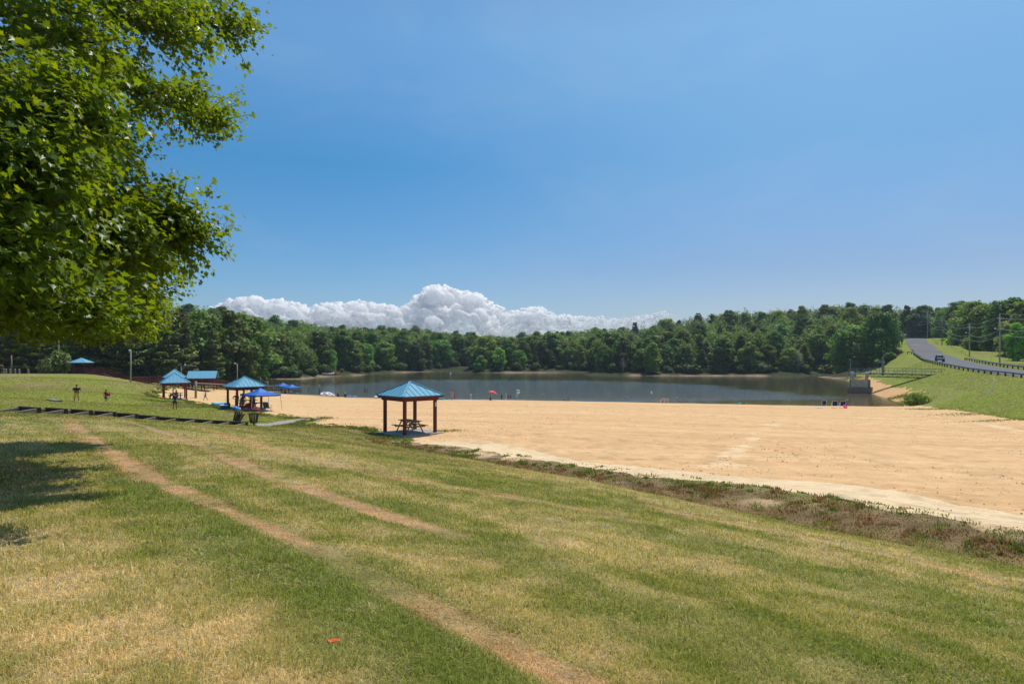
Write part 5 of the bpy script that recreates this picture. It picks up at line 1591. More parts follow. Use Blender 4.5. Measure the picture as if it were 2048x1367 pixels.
def weeds():
    r = np.random.default_rng(19)
    X, Y, H_, W_, C_ = [], [], [], [], []
    pts = [(p.x, p.y) for p in beach_edge]
    pts = [(21, 6.5)] + pts
    # tufts along the lawn edge of the beach
    seg = list(zip(pts[:-1], pts[1:]))
    L = np.array([math.dist(a, b) for a, b in seg]); dmid = np.array([max(8, (a[1] + b[1]) / 2) for a, b in seg])
    pw = L / dmid ** 0.8; pw /= pw.sum()
    for k in range(2600):
        a, b = seg[r.choice(len(seg), p=pw)]
        u = r.random()
        ex, ey = a[0] + (b[0] - a[0]) * u, a[1] + (b[1] - a[1]) * u
        nx, ny = 0.78, 0.63
        far = ey > 41
        off = r.normal() * 0.55 - (1.1 if not far else 0.3) + (0.8 if r.random() < 0.12 else 0)
        if not far and r.random() < 0.40: off -= r.uniform(0.3, 1.8)
        x, y = ex + nx * off, ey + ny * off
        clump = float(fbm(np.array([x / 1.1]), np.array([y / 1.1]), 211, 3)[0])
        if clump < 0.44 and r.random() < 0.75: continue
        n = int(r.integers(20, 46))
        sp = r.uniform(0.05, 0.18)
        xs = x + r.normal(size=n) * sp; ys = y + r.normal(size=n) * sp
        big = r.random()
        hh = r.uniform(0.04, 0.12) * (1.9 if big > 0.95 else 1)
        d = math.hypot(x, y)
        brown = (-off > 0.9) and r.random() < 0.55 or r.random() < 0.15
        base = np.array([0.150, 0.092, 0.046]) if brown else np.array([0.075, 0.110, 0.020]) * r.uniform(0.75, 1.45)
        X.append(xs); Y.append(ys); H_.append(hh * r.uniform(0.5, 1.3, n)); W_.append((0.006 + 0.0009 * d) * r.uniform(.7, 1.4, n)); C_.append(base[None] * r.uniform(.7, 1.35, (n, 1)))
    # brown thatch in the ditch
    n = 100000
    az = r.uniform(R(-12), R(50), n); d = np.exp(r.uniform(math.log(11), math.log(48), n))
    x, y = np.sin(az) * d, np.cos(az) * d
    s = 0.78 * x + 0.63 * y; t = 0.63 * x - 0.78 * y
    k = ~((fbm(x / 1.7, y / 1.7, 73, 3) > 0.585) & (np.abs(s - 19.6) < 1.1)) & (np.abs(s - 18.4 + (fbm(x / 2, y / 2, 71, 3) - 0.5) * 3) < 2.3) & (t > -36) & ~inpoly(x, y, beach_poly)
    x, y, d = x[k], y[k], d[k]; n = len(x)
    f = fbm(x / 0.8, y / 0.8, 223, 3)
    c = np.where((f > 0.52)[:, None], np.array([0.085, 0.095, 0.028]), np.array([0.170, 0.100, 0.046])) * r.uniform(.65, 1.35, (n, 1))
    X.append(x); Y.append(y); H_.append(r.uniform(0.02, 0.065, n)); W_.append((0.005 + 0.0009 * d) * r.uniform(.7, 1.3, n)); C_.append(c)
    # rank grass at the foot of the dam, around the slab and along the upper edge of the sand
    for (px, py, n, sx, sy, h) in ((2010, 840, 500, 2.2, 1.0, .14), (1930, 828, 500, 2, 1.0, .14), (1870, 818, 500, 2, 1.2, .16), (1808, 792, 900, .7, 3.0, .3), (1818, 803, 700, 1.0, 2.5, .3),
                                   (748, 874, 260, .7, .5, .14), (780, 880, 260, .8, .4, .12), (893, 862, 240, .6, .4, .16), (735, 860, 160, .4, .4, .3), (600, 850, 400, 1.6, .6, .13), (650, 837, 120, .4, .3, .3), (566, 833, 260, 1.2, .5, .12),
                                   (330, 803, 900, 2.2, .9, .16), (400, 810, 900, 2.5, .9, .16), (430, 814, 700, 2, .8, .18), (448, 776, 600, 4, .6, .35), (410, 776, 600, 4, .6, .35), (507, 843, 200, .8, .4, .1)):
        p = hit(px, py)
        xs = p.x + r.normal(size=n) * sx; ys = p.y + r.normal(size=n) * sy
        d = p.y
        X.append(xs); Y.append(ys); H_.append(h * r.uniform(.4, 1.2, n)); W_.append((0.006 + 0.00055 * d) * r.uniform(.7, 1.4, n)); C_.append(np.array([0.085, 0.115, 0.022])[None] * r.uniform(.7, 1.35, (n, 1)))
    X, Y, H_, W_ = map(np.concatenate, (X, Y, H_, W_)); C_ = np.concatenate(C_)
    o = blades('weeds', X, Y, H_, W_, C_, r, 0.5)
    tag(o, 'rank green and brown weeds along the ditch and the edge of the sand', kind='stuff')
weeds()
# clods and pebbles scattered on the raked sand
def clods():
    r = np.random.default_rng(23)
    n = 9500
    az = r.uniform(R(-20), R(40), n); d = np.exp(r.uniform(math.log(15), math.log(95), n))
    x, y = np.sin(az) * d, np.cos(az) * d
    k = inpoly(x, y, beach_poly) & (r.random(n) < sstep(0.40, 0.62, fbm(x / 5, y / 5, 231, 3)))
    x, y, d = x[k], y[k], d[k]; z = G(x, y); n = len(x)
    s = r.uniform(0.010, 0.030, n) * (1 + 0.014 * d)
    o = np.array([(1, 0, 0), (0, 1, 0), (-1, 0, 0), (0, -1, 0), (0, 0, .7), (0, 0, -.5)], float)
    V = np.stack([x, y, z], 1)[:, None] + o[None] * s[:, None, None] * r.uniform(.6, 1.5, (n, 6, 1))
    f = np.array([(0, 1, 4), (1, 2, 4), (2, 3, 4), (3, 0, 4), (1, 0, 5), (2, 1, 5), (3, 2, 5), (0, 3, 5)])
    c = np.array([0.50, 0.32, 0.145])[None] * r.uniform(.7, 1.05, (n, 1))
    ob = obj_of('pebbles', np_mesh('pebbles', V.reshape(-1, 3), (np.arange(n)[:, None, None] * 6 + f[None]).reshape(-1, 3), ground_mat('clod', 30, .1, .2), np.repeat(c, 6, axis=0)))
    tag(ob, 'small clods and pebbles scattered over the raked sand', kind='stuff')
clods()

# ------------------------------------------------------------------ cumulus bank far behind the woods
def clouds():
    r = np.random.default_rng(29)
    D0 = 7000.0
    top = [(395, 640), (430, 612), (470, 597), (500, 592), (530, 600), (560, 596), (590, 604), (620, 616), (650, 604), (690, 606), (720, 601), (745, 606), (770, 606), (800, 614), (825, 602), (845, 585), (862, 570), (880, 568),
           (900, 576), (920, 582), (940, 580), (960, 592), (985, 606), (1010, 622), (1035, 621), (1060, 613), (1085, 613), (1105, 627), (1135, 630), (1165, 634), (1195, 632), (1230, 638), (1265, 635), (1300, 627), (1325, 622), (1345, 636), (1365, 655)]
    ico = bmesh.new(); bmesh.ops.create_icosphere(ico, subdivisions=3, radius=1.0)
    iv = np.array([v.co[:] for v in ico.verts]); if_ = np.array([[v.index for v in f.verts] for f in ico.faces]); ico.free()
    V, F_ = [], []
    b = 0
    def puff(px, py, rad, dd):
        nonlocal b
        d = D0 + dd
        c = np.array([(px - CX) / F * d, d, (HY - py) / F * d])
        rr = rad / F * d
        o = r.uniform(-9, 9, 3)
        q = iv * 2.1 + o
        nz = fbm(q[:, 0] + q[:, 2] * .7, q[:, 1] - q[:, 2] * .6, 3, 4)
        nz2 = fbm(q[:, 0] * 2.7 + q[:, 2] * 1.3, q[:, 1] * 2.7 - q[:, 2], 8, 3)
        v = iv * (rr * (0.80 + 0.34 * nz + 0.20 * nz2))[:, None] * np.array([1.05, 1.0, 0.92]) + c
        V.append(v); F_.append(if_ + b); b += len(v)
    px = 398.0
    while px < 1362:
        ty = float(np.interp(px, [q[0] for q in top], [q[1] for q in top]))
        hgt = 690 - ty
        py = ty
        lev = 0
        while py < 690:
            rad = (r.uniform(6, 10) if lev == 0 else r.uniform(9, 19)) * (1 + 0.25 * (hgt > 90))
            yy = py + rad * 0.95
            puff(px + r.uniform(-6, 6), yy, rad, r.uniform(-250, 250) - (yy - ty) * 6)
            for _ in range(3 if lev < 2 else 1):
                a = r.uniform(0.1, 3.04)
                puff(px + math.cos(a) * rad * .95, yy - math.sin(a) * rad * .8, rad * r.uniform(.28, .5), -(yy - ty) * 6 - rad * 3 + r.uniform(-60, 160))
            py += rad * r.uniform(0.8, 1.2); lev += 1
        px += r.uniform(5.5, 9.5)
    m, nt, bs = _nt('cloud')
    bs.inputs['Base Color'].default_value = (1.0, 0.995, 0.99, 1); bs.inputs['Roughness'].default_value = 1; bs.inputs['Specular IOR Level'].default_value = 0
    bs.inputs['Subsurface Weight'].default_value = 1.0; bs.inputs['Subsurface Radius'].default_value = (1, 1, 1); bs.inputs['Subsurface Scale'].default_value = 600.0
    N, L = nt.nodes, nt.links
    # the base dissolves into the air
    tc = N.new('ShaderNodeTexCoord'); sp = N.new('ShaderNodeSeparateXYZ'); L.new(tc.outputs['Object'], sp.inputs[0])
    mr = N.new('ShaderNodeMapRange'); mr.inputs['From Min'].default_value = 150; mr.inputs['From Max'].default_value = 560; mr.inputs['To Min'].default_value = 0.82; mr.inputs['To Max'].default_value = 0.04
    L.new(sp.outputs['Z'], mr.inputs['Value'])
    tp = N.new('ShaderNodeBsdfTransparent'); m2 = N.new('ShaderNodeMixShader')
    # thinner towards its eastern end, and soft at the outline
    mrx = N.new('ShaderNodeMapRange'); mrx.inputs['From Min'].default_value = 250; mrx.inputs['From Max'].default_value = 1500; mrx.inputs['To Max'].default_value = 0.45
    L.new(sp.outputs['X'], mrx.inputs['Value'])
    lw = N.new('ShaderNodeLayerWeight'); lw.inputs['Blend'].default_value = 0.5
    mre = N.new('ShaderNodeMapRange'); mre.inputs['From Min'].default_value = 0.72; mre.inputs['From Max'].default_value = 1.0; mre.inputs['To Max'].default_value = 0.75
    L.new(lw.outputs['Facing'], mre.inputs['Value'])
    a1 = N.new('ShaderNodeMath'); a1.operation = 'ADD'; a1.use_clamp = True; L.new(mr.outputs[0], a1.inputs[0]); L.new(mrx.outputs[0], a1.inputs[1])
    a2 = N.new('ShaderNodeMath'); a2.operation = 'MAXIMUM'; L.new(a1.outputs[0], a2.inputs[0]); L.new(mre.outputs[0], a2.inputs[1])
    a3 = N.new('ShaderNodeMath'); a3.operation = 'MINIMUM'; L.new(a2.outputs[0], a3.inputs[0]); a3.inputs[1].default_value = 0.9
    tl = N.new('ShaderNodeBsdfTranslucent'); tl.inputs['Color'].default_value = (1, 1, 1, 1)
    m3 = N.new('ShaderNodeMixShader'); m3.inputs['Fac'].default_value = 0.40; L.new(bs.outputs[0], m3.inputs[1]); L.new(tl.outputs[0], m3.inputs[2])
    L.new(a3.outputs[0], m2.inputs['Fac']); L.new(m3.outputs[0], m2.inputs[1]); L.new(tp.outputs[0], m2.inputs[2])
    L.new(m2.outputs[0], N['Material Output'].inputs['Surface'])
    o = obj_of('clouds', np_mesh('clouds', np.concatenate(V), np.concatenate(F_), m, None, smooth=True))
    rm = o.modifiers.new('union', 'REMESH'); rm.mode = 'VOXEL'; rm.voxel_size = 9.0; rm.use_smooth_shade = True
    for nm, sc_, st in (('billow_a', 95, -36), ('billow_b', 42, -20), ('billow_c', 20, -8)):
        tx = bpy.data.textures.new(nm, 'VORONOI'); tx.noise_scale = sc_; tx.noise_intensity = 1.0; tx.distance_metric = 'DISTANCE'
        dm = o.modifiers.new(nm, 'DISPLACE'); dm.texture = tx; dm.texture_coords = 'LOCAL'; dm.strength = st; dm.mid_level = 0.45
    tag(o, 'white heaped cumulus bank low above the woods', kind='stuff')
clouds()
# ------------------------------------------------------------------ people
M['skin'] = mat('skin', (0.42, 0.235, 0.155), 0.55, 0.08)
M['skin_tan'] = mat('tanned_skin', (0.30, 0.150, 0.090), 0.55, 0.08)
M['hair_dark'] = mat('dark_hair', (0.02, 0.014, 0.01), 0.6, 0.2)
M['hair_red'] = mat('reddish_hair', (0.25, 0.085, 0.045), 0.6, 0.2)
M['hair_fair'] = mat('fair_hair', (0.40, 0.28, 0.14), 0.6, 0.2)
M['eye'] = mat('dark_eye', (0.015, 0.012, 0.01), 0.3, 0.05)
_cl = {}
def cloth(name, c):
    if name not in _cl: _cl[name] = mat(name.replace(' ', '_') + '_cloth', c, 0.85, 0.15, 12)
    return _cl[name]

JO = {'pelvis': (0, 0, .95), 'spine': (0, .01, 1.13), 'chest': (0, 0, 1.32), 'neck': (0, .01, 1.48), 'jaw': (0, -.025, 1.57), 'head': (0, 0.0, 1.66), 'crown': (0, .01, 1.74),
      'shR': (-.175, 0, 1.43), 'elR': (-.23, .02, 1.15), 'wrR': (-.25, -.05, .90), 'haR': (-.25, -.07, .83),
      'shL': (.175, 0, 1.43), 'elL': (.23, .02, 1.15), 'wrL': (.25, -.05, .90), 'haL': (.25, -.07, .83),
      'hiR': (-.095, 0, .90), 'knR': (-.105, -.02, .50), 'anR': (-.11, .03, .09), 'toR': (-.12, -.13, .035),
      'hiL': (.095, 0, .90), 'knL': (.105, -.02, .50), 'anL': (.11, .03, .09), 'toL': (.12, -.13, .035)}
RA = {'pelvis': .135, 'spine': .12, 'chest': .14, 'neck': .055, 'jaw': .07, 'head': .092, 'crown': .06,
      'shR': .062, 'elR': .045, 'wrR': .030, 'haR': .034, 'shL': .062, 'elL': .045, 'wrL': .030, 'haL': .034,
      'hiR': .095, 'knR': .062, 'anR': .042, 'toR': .032, 'hiL': .095, 'knL': .062, 'anL': .042, 'toL': .032}
ED = [('pelvis', 'spine'), ('spine', 'chest'), ('chest', 'neck'), ('neck', 'jaw'), ('jaw', 'head'), ('head', 'crown'), ('chest', 'shR'), ('shR', 'elR'), ('elR', 'wrR'), ('wrR', 'haR'),
      ('chest', 'shL'), ('shL', 'elL'), ('elL', 'wrL'), ('wrL', 'haL'), ('pelvis', 'hiR'), ('hiR', 'knR'), ('knR', 'anR'), ('anR', 'toR'), ('pelvis', 'hiL'), ('hiL', 'knL'), ('knL', 'anL'), ('anL', 'toL')]
SIT = {'pelvis': (0, 0, .50), 'spine': (0, .03, .68), 'chest': (0, .03, .88), 'neck': (0, .02, 1.04), 'jaw': (0, -.02, 1.13), 'head': (0, 0, 1.22), 'crown': (0, .01, 1.30),
       'shR': (-.175, .02, .98), 'elR': (-.24, -.02, .72), 'wrR': (-.18, -.24, .64), 'haR': (-.15, -.30, .62), 'shL': (.175, .02, .98), 'elL': (.24, -.02, .72), 'wrL': (.18, -.24, .64), 'haL': (.15, -.30, .62),
       'hiR': (-.10, -.04, .49), 'knR': (-.13, -.45, .50), 'anR': (-.13, -.43, .09), 'toR': (-.13, -.58, .035), 'hiL': (.10, -.04, .49), 'knL': (.13, -.45, .50), 'anL': (.13, -.43, .09), 'toL': (.13, -.58, .035)}
LIE = {k: (v[0], 1.0 - v[2] * 1.0, .15 - v[1] * .4) for k, v in JO.items()}
LIE.update({'chest': (0, -.28, .20), 'neck': (0, -.42, .28), 'jaw': (0, -.50, .36), 'head': (0, -.55, .42), 'crown': (0, -.62, .48), 'elR': (-.3, -.45, .05), 'wrR': (-.22, -.66, .04), 'haR': (-.20, -.73, .04),
            'elL': (.3, -.45, .05), 'wrL': (.22, -.66, .04), 'haL': (.20, -.73, .04), 'shR': (-.18, -.40, .24), 'shL': (.18, -.40, .24)})
WALK = {'hiR': (-.09, -.02, .90), 'knR': (-.10, -.20, .52), 'anR': (-.10, -.22, .10), 'toR': (-.10, -.38, .05), 'knL': (.10, .10, .50), 'anL': (.10, .36, .16), 'toL': (.10, .26, .05),
        'elR': (-.24, .12, 1.17), 'wrR': (-.24, .10, .92), 'haR': (-.24, .06, .85), 'elL': (.24, -.06, 1.16), 'wrL': (.22, -.24, .98), 'haL': (.21, -.30, .94)}
HIP = {'elR': (-.40, .06, 1.20), 'wrR': (-.20, -.04, 1.03), 'haR': (-.15, -.06, 1.0)}
CARRY = {'elR': (-.25, .0, 1.16), 'wrR': (-.08, -.24, 1.12), 'haR': (-.02, -.27, 1.12), 'elL': (.25, .0, 1.16), 'wrL': (.10, -.25, 1.06), 'haL': (.05, -.28, 1.06)}
WIDE = {'shR': (-.25, 0, 1.42), 'shL': (.25, 0, 1.42), 'elR': (-.36, .0, 1.16), 'elL': (.36, .0, 1.16), 'hiR': (-.15, 0, .90), 'hiL': (.15, 0, .90)}
STRIDE = {'knR': (-.14, -.10, .51), 'anR': (-.20, -.02, .09), 'toR': (-.24, -.16, .035), 'knL': (.14, -.05, .50), 'anL': (.20, .05, .09), 'toL': (.24, -.09, .035)}
UPARM = {'elR': (-.36, -.05, 1.52), 'wrR': (-.22, -.10, 1.74), 'haR': (-.18, -.10, 1.80)}
ARMUP2 = {'elL': (.34, -.10, 1.34), 'wrL': (.16, -.22, 1.52), 'haL': (.10, -.24, 1.56)}

def skin_mesh(name, joints, edges, rads, m, parent, root, fingers=None, sub=1):
    names = []
    for a, b in edges:
        for q in (a, b):
            if q not in names: names.append(q)
    verts = [joints[q] for q in names]; rr = [rads[q] for q in names]
    es = [(names.index(a), names.index(b)) for a, b in edges]
    if fingers:
        for s in 'RL':
            h = Vector(joints['ha' + s]); w = Vector(joints['wr' + s]); d = (h - w).normalized()
            ax = d.cross(Vector((0, 1, 0.3))); ax = ax.normalized() if ax.length > 1e-3 else Vector((1, 0, 0))
            nrm = ax.cross(d)
            for k, (o, l) in enumerate(((-.030, .070), (-.010, .082), (.011, .078), (.031, .062))):
                b0 = h + ax * o + d * 0.015
                i0 = len(verts); verts += [tuple(b0), tuple(b0 + d * l * .55 + nrm * .008), tuple(b0 + d * l * .95 + nrm * .026)]; rr += [.010, .0095, .008]
                es += [(names.index('ha' + s), i0), (i0, i0 + 1), (i0 + 1, i0 + 2)]
            i0 = len(verts); b0 = w + d * .02 + ax * .035; verts += [tuple(b0), tuple(b0 + ax * .02 + d * .045)]; rr += [.012, .0095]
            es += [(names.index('wr' + s), i0), (i0, i0 + 1)]
    me = bpy.data.meshes.new(name)
    me.from_pydata(verts, es, [])
    me.materials.append(m)
    o = obj_of(name, me, parent)
    sk = o.modifiers.new('skin', 'SKIN'); sk.use_smooth_shade = True; sk.branch_smoothing = 0.4
    if not me.skin_vertices: 
        me.attributes.new('skin', 'FLOAT', 'POINT')
    if me.skin_vertices:
        for i, sv in enumerate(me.skin_vertices[0].data):
            sv.radius = (rr[i], rr[i]); sv.use_root = (i == names.index(root))
    ss = o.modifiers.new('sub', 'SUBSURF'); ss.levels = sub; ss.render_levels = sub
    return o

def person(loc, label, H=1.72, rz=0.0, pose=(), shirt=None, shorts=None, hair=('hair_dark', 'short'), skin='skin', shoes=None, dress=None, hat=None, base=None, fat=1.0, group=None, cut=None):
    J = dict(base or JO)
    for p in pose: J.update(p)
    t = empty('person', loc, rz, label, 'person', group)
    t.scale = (H / 1.76,) * 3
    rad = {k: v * (fat if k in ('pelvis', 'spine', 'chest', 'hiR', 'hiL') else 1) for k, v in RA.items()}
    b = skin_mesh('body', J, ED, rad, M[skin], t, 'pelvis', True)
    hc = Vector(J['head']); jw = Vector(J['jaw']); upv = (Vector(J['crown']) - hc).normalized()
    fw = Vector((0, -1, 0)); fw = (fw - upv * fw.dot(upv)).normalized()
    sd_ = upv.cross(fw)
    # face: nose, ears (skin), eyes, mouth
    f = MB()
    rotm = Matrix((sd_, -fw, upv)).transposed()
    f.blob(hc + fw * .098 - upv * .02, (.014, .018, .022), 6, 5, rotm)
    for s in (-1, 1): f.blob(hc + sd_ * s * .092 - upv * .01, (.012, .02, .03), 6, 5, rotm)
    f.build('nose_and_ears', M[skin], b, True)
    e = MB()
    for s in (-1, 1): e.blob(hc + fw * .086 + sd_ * s * .034 + upv * .012, (.013, .009, .008), 6, 5, rotm)
    e.blob(hc + fw * .080 - upv * .062, (.024, .008, .005), 6, 4, rotm)
    e.build('eyes_and_mouth', M['eye'], b, True)
    hm, style = hair
    if hm:
        h = MB()
        h.blob(hc + upv * .032 - fw * .018, (.105, .108, .098), 12, 8, rotm)
        if style == 'long': h.blob(hc - fw * .06 - upv * .10, (.095, .055, .17), 10, 7, rotm)
        if style == 'tail': h.blob(hc - fw * .13 - upv * .02, (.035, .05, .10), 8, 6, rotm)
        h.build('hair', M[hm], t, True)
    if hat:
        q = MB().blob(hc + upv * .05, (.112, .116, .085), 12, 8, rotm)
        q.box(hc + fw * .14 + upv * .05, (.15, .13, .015), rotm)
        q.build('cap', hat, t, True)
    def wear(name, names, edges, add, m, root, extra=None):
        JJ = dict(J); RR = {k: rad[k] + add for k in rad}
        if extra: extra(JJ, RR)
        return skin_mesh(name, JJ, edges, RR, m, t, root)
    def half(JJ, a, b, n, u): JJ[n] = tuple(Vector(JJ[a]).lerp(Vector(JJ[b]), u))
    if shirt is not None or dress is not None:
        m = shirt or dress
        def ex(JJ, RR):
            for s in 'RL':
                half(JJ, 'sh' + s, 'el' + s, 'sl' + s, .72); RR['sl' + s] = .072
            half(JJ, 'chest', 'neck', 'col', .55); RR['col'] = .085
            JJ['hem'] = tuple(Vector(JJ['pelvis']).lerp(Vector(JJ['spine']), .45)); RR['hem'] = rad['pelvis'] + .035
            if dress: JJ['hem2'] = tuple(Vector(JJ['pelvis']) + (Vector(JJ['pelvis']) - Vector(JJ['spine'])) * 1.9); RR['hem2'] = .20
        ed = [('hem', 'spine'), ('spine', 'chest'), ('chest', 'col'), ('chest', 'shR'), ('chest', 'shL')] + ([('hem', 'hem2')] if dress else [])
        if cut != 'sleeveless': ed += [('shR', 'slR'), ('shL', 'slL')]
        wear('dress' if dress else 'shirt', None, ed, .020, m, 'spine', ex)
    if shorts is not None:
        def ex2(JJ, RR):
            for s in 'RL':
                half(JJ, 'hi' + s, 'kn' + s, 'cf' + s, .90); RR['cf' + s] = .098
            JJ['belt'] = tuple(Vector(JJ['pelvis']).lerp(Vector(JJ['spine']), .45)); RR['belt'] = rad['pelvis'] + .012
        wear('shorts', None, [('belt', 'pelvis'), ('pelvis', 'hiR'), ('pelvis', 'hiL'), ('hiR', 'cfR'), ('hiL', 'cfL')], .024, shorts, 'pelvis', ex2)
    if shoes is not None:
        for s in 'RL':
            a, c = Vector(J['an' + s]), Vector(J['to' + s])
            MB().tube([a + Vector((0, .04, -.045)), (a + c) / 2 + Vector((0, 0, -.02)), c + Vector((0, -.03, .0))], [.048, .052, .036], 8).build('shoe', shoes, t, True)
    return t

BLK = cloth('black', (0.018, 0.018, 0.022)); YEL = cloth('yellow', (0.75, 0.56, 0.02)); NAVY = cloth('navy', (0.02, 0.025, 0.07)); PINK = cloth('pink', (0.70, 0.33, 0.33))
RED = cloth('red', (0.50, 0.025, 0.03)); WHT = cloth('white', (0.72, 0.72, 0.72)); BLUE = cloth('blue', (0.05, 0.22, 0.42)); GREY = cloth('grey', (0.28, 0.26, 0.32)); MAR = cloth('maroon', (0.16, 0.05, 0.07))
TEAL = cloth('teal', (0.03, 0.35, 0.33))

# walkers on the lawn
person(stand(153.5, 71), 'man in a black shirt and bright yellow shorts walking across the lawn', 1.83, R(20), [CARRY, STRIDE, WIDE], BLK, YEL, ('hair_red', 'short'), shoes=WHT, fat=1.62)
q = person(stand(212, 75), 'dark haired woman in black walking on the lawn holding a red bag', 1.52, R(35), [CARRY, WALK], BLK, NAVY, ('hair_dark', 'long'), shoes=WHT, cut='sleeveless')
tb_ = empty('tote_bag', stand(216.5, 74.4) + Vector((0, 0, .72)), R(30), 'red tote bag with a pale bottom carried by the dark haired woman on the lawn', 'bag')
MB().add([(-.17, -.06, .10), (.17, -.06, .10), (.17, .06, .10), (-.17, .06, .10), (-.21, -.08, .42), (.21, -.08, .42), (.21, .08, .42), (-.21, .08, .42)], [(3, 2, 1, 0), (4, 5, 6, 7), (0, 1, 5, 4), (1, 2, 6, 5), (2, 3, 7, 6), (3, 0, 4, 7)]).build('bag_body', RED, tb_, bevel=.02)
MB().box((0, 0, .05), (.36, .15, .14)).build('pale_bottom', WHT, tb_, bevel=.02)
MB().tube([(-.12, 0, .42), (-.08, 0, .62), (.08, 0, .62), (.12, 0, .42)], .014, 6, False).build('handle', RED, tb_)
person(stand(350, 66), 'person in dark clothes striding up the lawn in front of the grass edge shelter', 1.60, R(15), [WALK], BLK, BLK, ('hair_dark', 'tail'), skin='skin_tan', shoes=BLK)
person(stand(411, 100), 'bare chested boy in blue shorts stepping across the sand behind the net', 1.55, R(-60), [WALK], None, BLUE, ('hair_dark', 'short'), skin='skin_tan')
person(stand(4.5, 122), 'person in dark clothes beside the wooden bollards at the far left', 1.72, R(60), [HIP], BLK, NAVY, ('hair_red', 'long'))
# the family at the shelter
person(stand(473, 69.3), 'woman in a dark patterned dress standing hand on hip between the shelter posts', 1.60, R(30), [HIP], None, None, ('hair_dark', 'short'), dress=MAR, skin='skin_tan')
person(stand(487, 72.5), 'person in a blue shirt reaching up beneath the edge of the blue tent', 1.85, R(120), [UPARM], BLUE, NAVY, ('hair_dark', 'short'), skin='skin_tan')
person(stand(502.5, 69.6), 'person in a purple grey top standing under the blue tent', 1.68, R(200), [CARRY], GREY, MAR, ('hair_dark', 'tail'), skin='skin_tan')
person(stand(507, 70.6), 'person in dark clothes standing farther back under the blue tent', 1.66, R(150), [HIP], BLK, RED, ('hair_dark', 'short'), skin='skin_tan')
person(stand(483, 71.0), 'person in black bending over the picnic table inside the family shelter', 1.55, R(160), [{'spine': (0, -.10, 1.10), 'chest': (0, -.26, 1.22), 'neck': (0, -.38, 1.30), 'jaw': (0, -.46, 1.34), 'head': (0, -.50, 1.40), 'crown': (0, -.54, 1.47),
       'shR': (-.17, -.32, 1.28), 'shL': (.17, -.32, 1.28), 'elR': (-.22, -.45, 1.06), 'wrR': (-.18, -.58, .90), 'haR': (-.16, -.62, .85), 'elL': (.22, -.45, 1.06), 'wrL': (.18, -.58, .90), 'haL': (.16, -.62, .85)}], BLK, BLK, ('hair_dark', 'long'), skin='skin_tan')
# seated in the far shelter
person(stand(346.0, 94.6) + Vector((0, 0, .04)), 'seated person in a grey shirt inside the grass edge shelter', 1.75, R(-60), [], GREY, NAVY, ('hair_dark', 'short'), base=SIT, skin='skin_tan')
person(stand(352.5, 95.6) + Vector((0, 0, .04)), 'seated person in purple grey leaning at the table inside the grass edge shelter', 1.70, R(40), [], cloth('purple', (0.17, 0.14, 0.27)), BLK, ('hair_dark', 'long'), base=SIT, skin='skin_tan')
# at the water
wz = lambda px, d: Vector(((px - CX) / F * d, d, max(g1((px - CX) / F * d, d), WATER - 0.35)))
person(stand(904, 112), 'woman in a pale pink swimsuit standing on the sand looking at the lake', 1.68, R(170), [ARMUP2], None, PINK, ('hair_dark', 'short'), shirt if False else 'skin', cut='sleeveless') if False else \
    person(stand(904, 112), 'woman in a pale pink swimsuit standing at the edge of the sand', 1.68, R(170), [ARMUP2], PINK, PINK, ('hair_dark', 'short'), cut='sleeveless')
person(wz(909.5, 121), 'small child in the shallows beside the standing woman', 0.85, R(100), [], BLK, NAVY, ('hair_dark', 'short'))
person(stand(981, 111.5), 'person sitting in black in the shade of the orange parasol', 1.3, R(180), [], BLK, BLK, ('hair_dark', 'short'), base={k: (v[0], v[1], v[2] - .38) for k, v in SIT.items()})
for px, d, h, sh, lb in ((1003.5, 123, 1.15, NAVY, 'child in dark swimwear standing alone in the shallows'), (1016.5, 125, 1.0, BLK, 'left one of two children paddling side by side'), (1021.5, 125, 1.0, RED, 'right one of two children paddling side by side')):
    person(wz(px, d), lb, h, R(150), [], sh, sh, ('hair_dark', 'short'), cut='sleeveless')
person(stand(1131, 113.5) , 'sunbather propped up on elbows at the edge of the sand', 1.6, R(65), [], None, MAR, ('hair_dark', 'short'), base=LIE, skin='skin_tan')
person(wz(730, 141), 'left one of two bathers wading beyond the nearest shelter roof', 1.3, R(20), [], None, RED, ('hair_dark', 'short'), skin='skin_tan')
person(wz(734.5, 141), 'right one of two bathers wading beyond the nearest shelter roof', 1.25, R(-60), [], None, MAR, ('hair_dark', 'short'), skin='skin_tan')
person(wz(617, 146), 'bather splashing in the shallows near the two wooden posts', 1.4, R(90), [UPARM], None, RED, ('hair_fair', 'short'))
person(stand(676, 124), 'person in dark swimwear sitting at the water by the white cooler bag', 1.6, R(160), [], BLK, BLK, ('hair_dark', 'short'), base={k: (v[0], v[1], v[2] - .38) for k, v in SIT.items()})
person(stand(690.5, 123), 'person in a white hat sitting beside the blue beach tarp', 1.6, R(200), [], NAVY, NAVY, (None, None), base={k: (v[0], v[1], v[2] - .38) for k, v in SIT.items()}, hat=WHT)
for px, d, sh, lb, k in ((556, 137.5, BLK, 'leftmost person gathered under the pair of blue tents', 0), (563, 138.5, WHT, 'person in a white top under the left one of the paired blue tents', 1), (570, 136.5, RED, 'person in red sitting between the paired blue tents', 2),
                         (576, 138, MAR, 'person in maroon under the right one of the paired blue tents', 1), (582, 136, WHT, 'person in white sitting under the right one of the paired blue tents', 2)):
    if k == 2: person(stand(px, d), lb, 1.6, R(30 * px), [], sh, NAVY, ('hair_dark', 'short'), base={kk: (v[0], v[1], v[2] - .30) for kk, v in SIT.items()}, skin='skin_tan')
    else: person(stand(px, d), lb, 1.6 + .05 * k, R(40 * px), [HIP] if k else [], sh, NAVY, ('hair_dark', 'short'), skin='skin_tan')

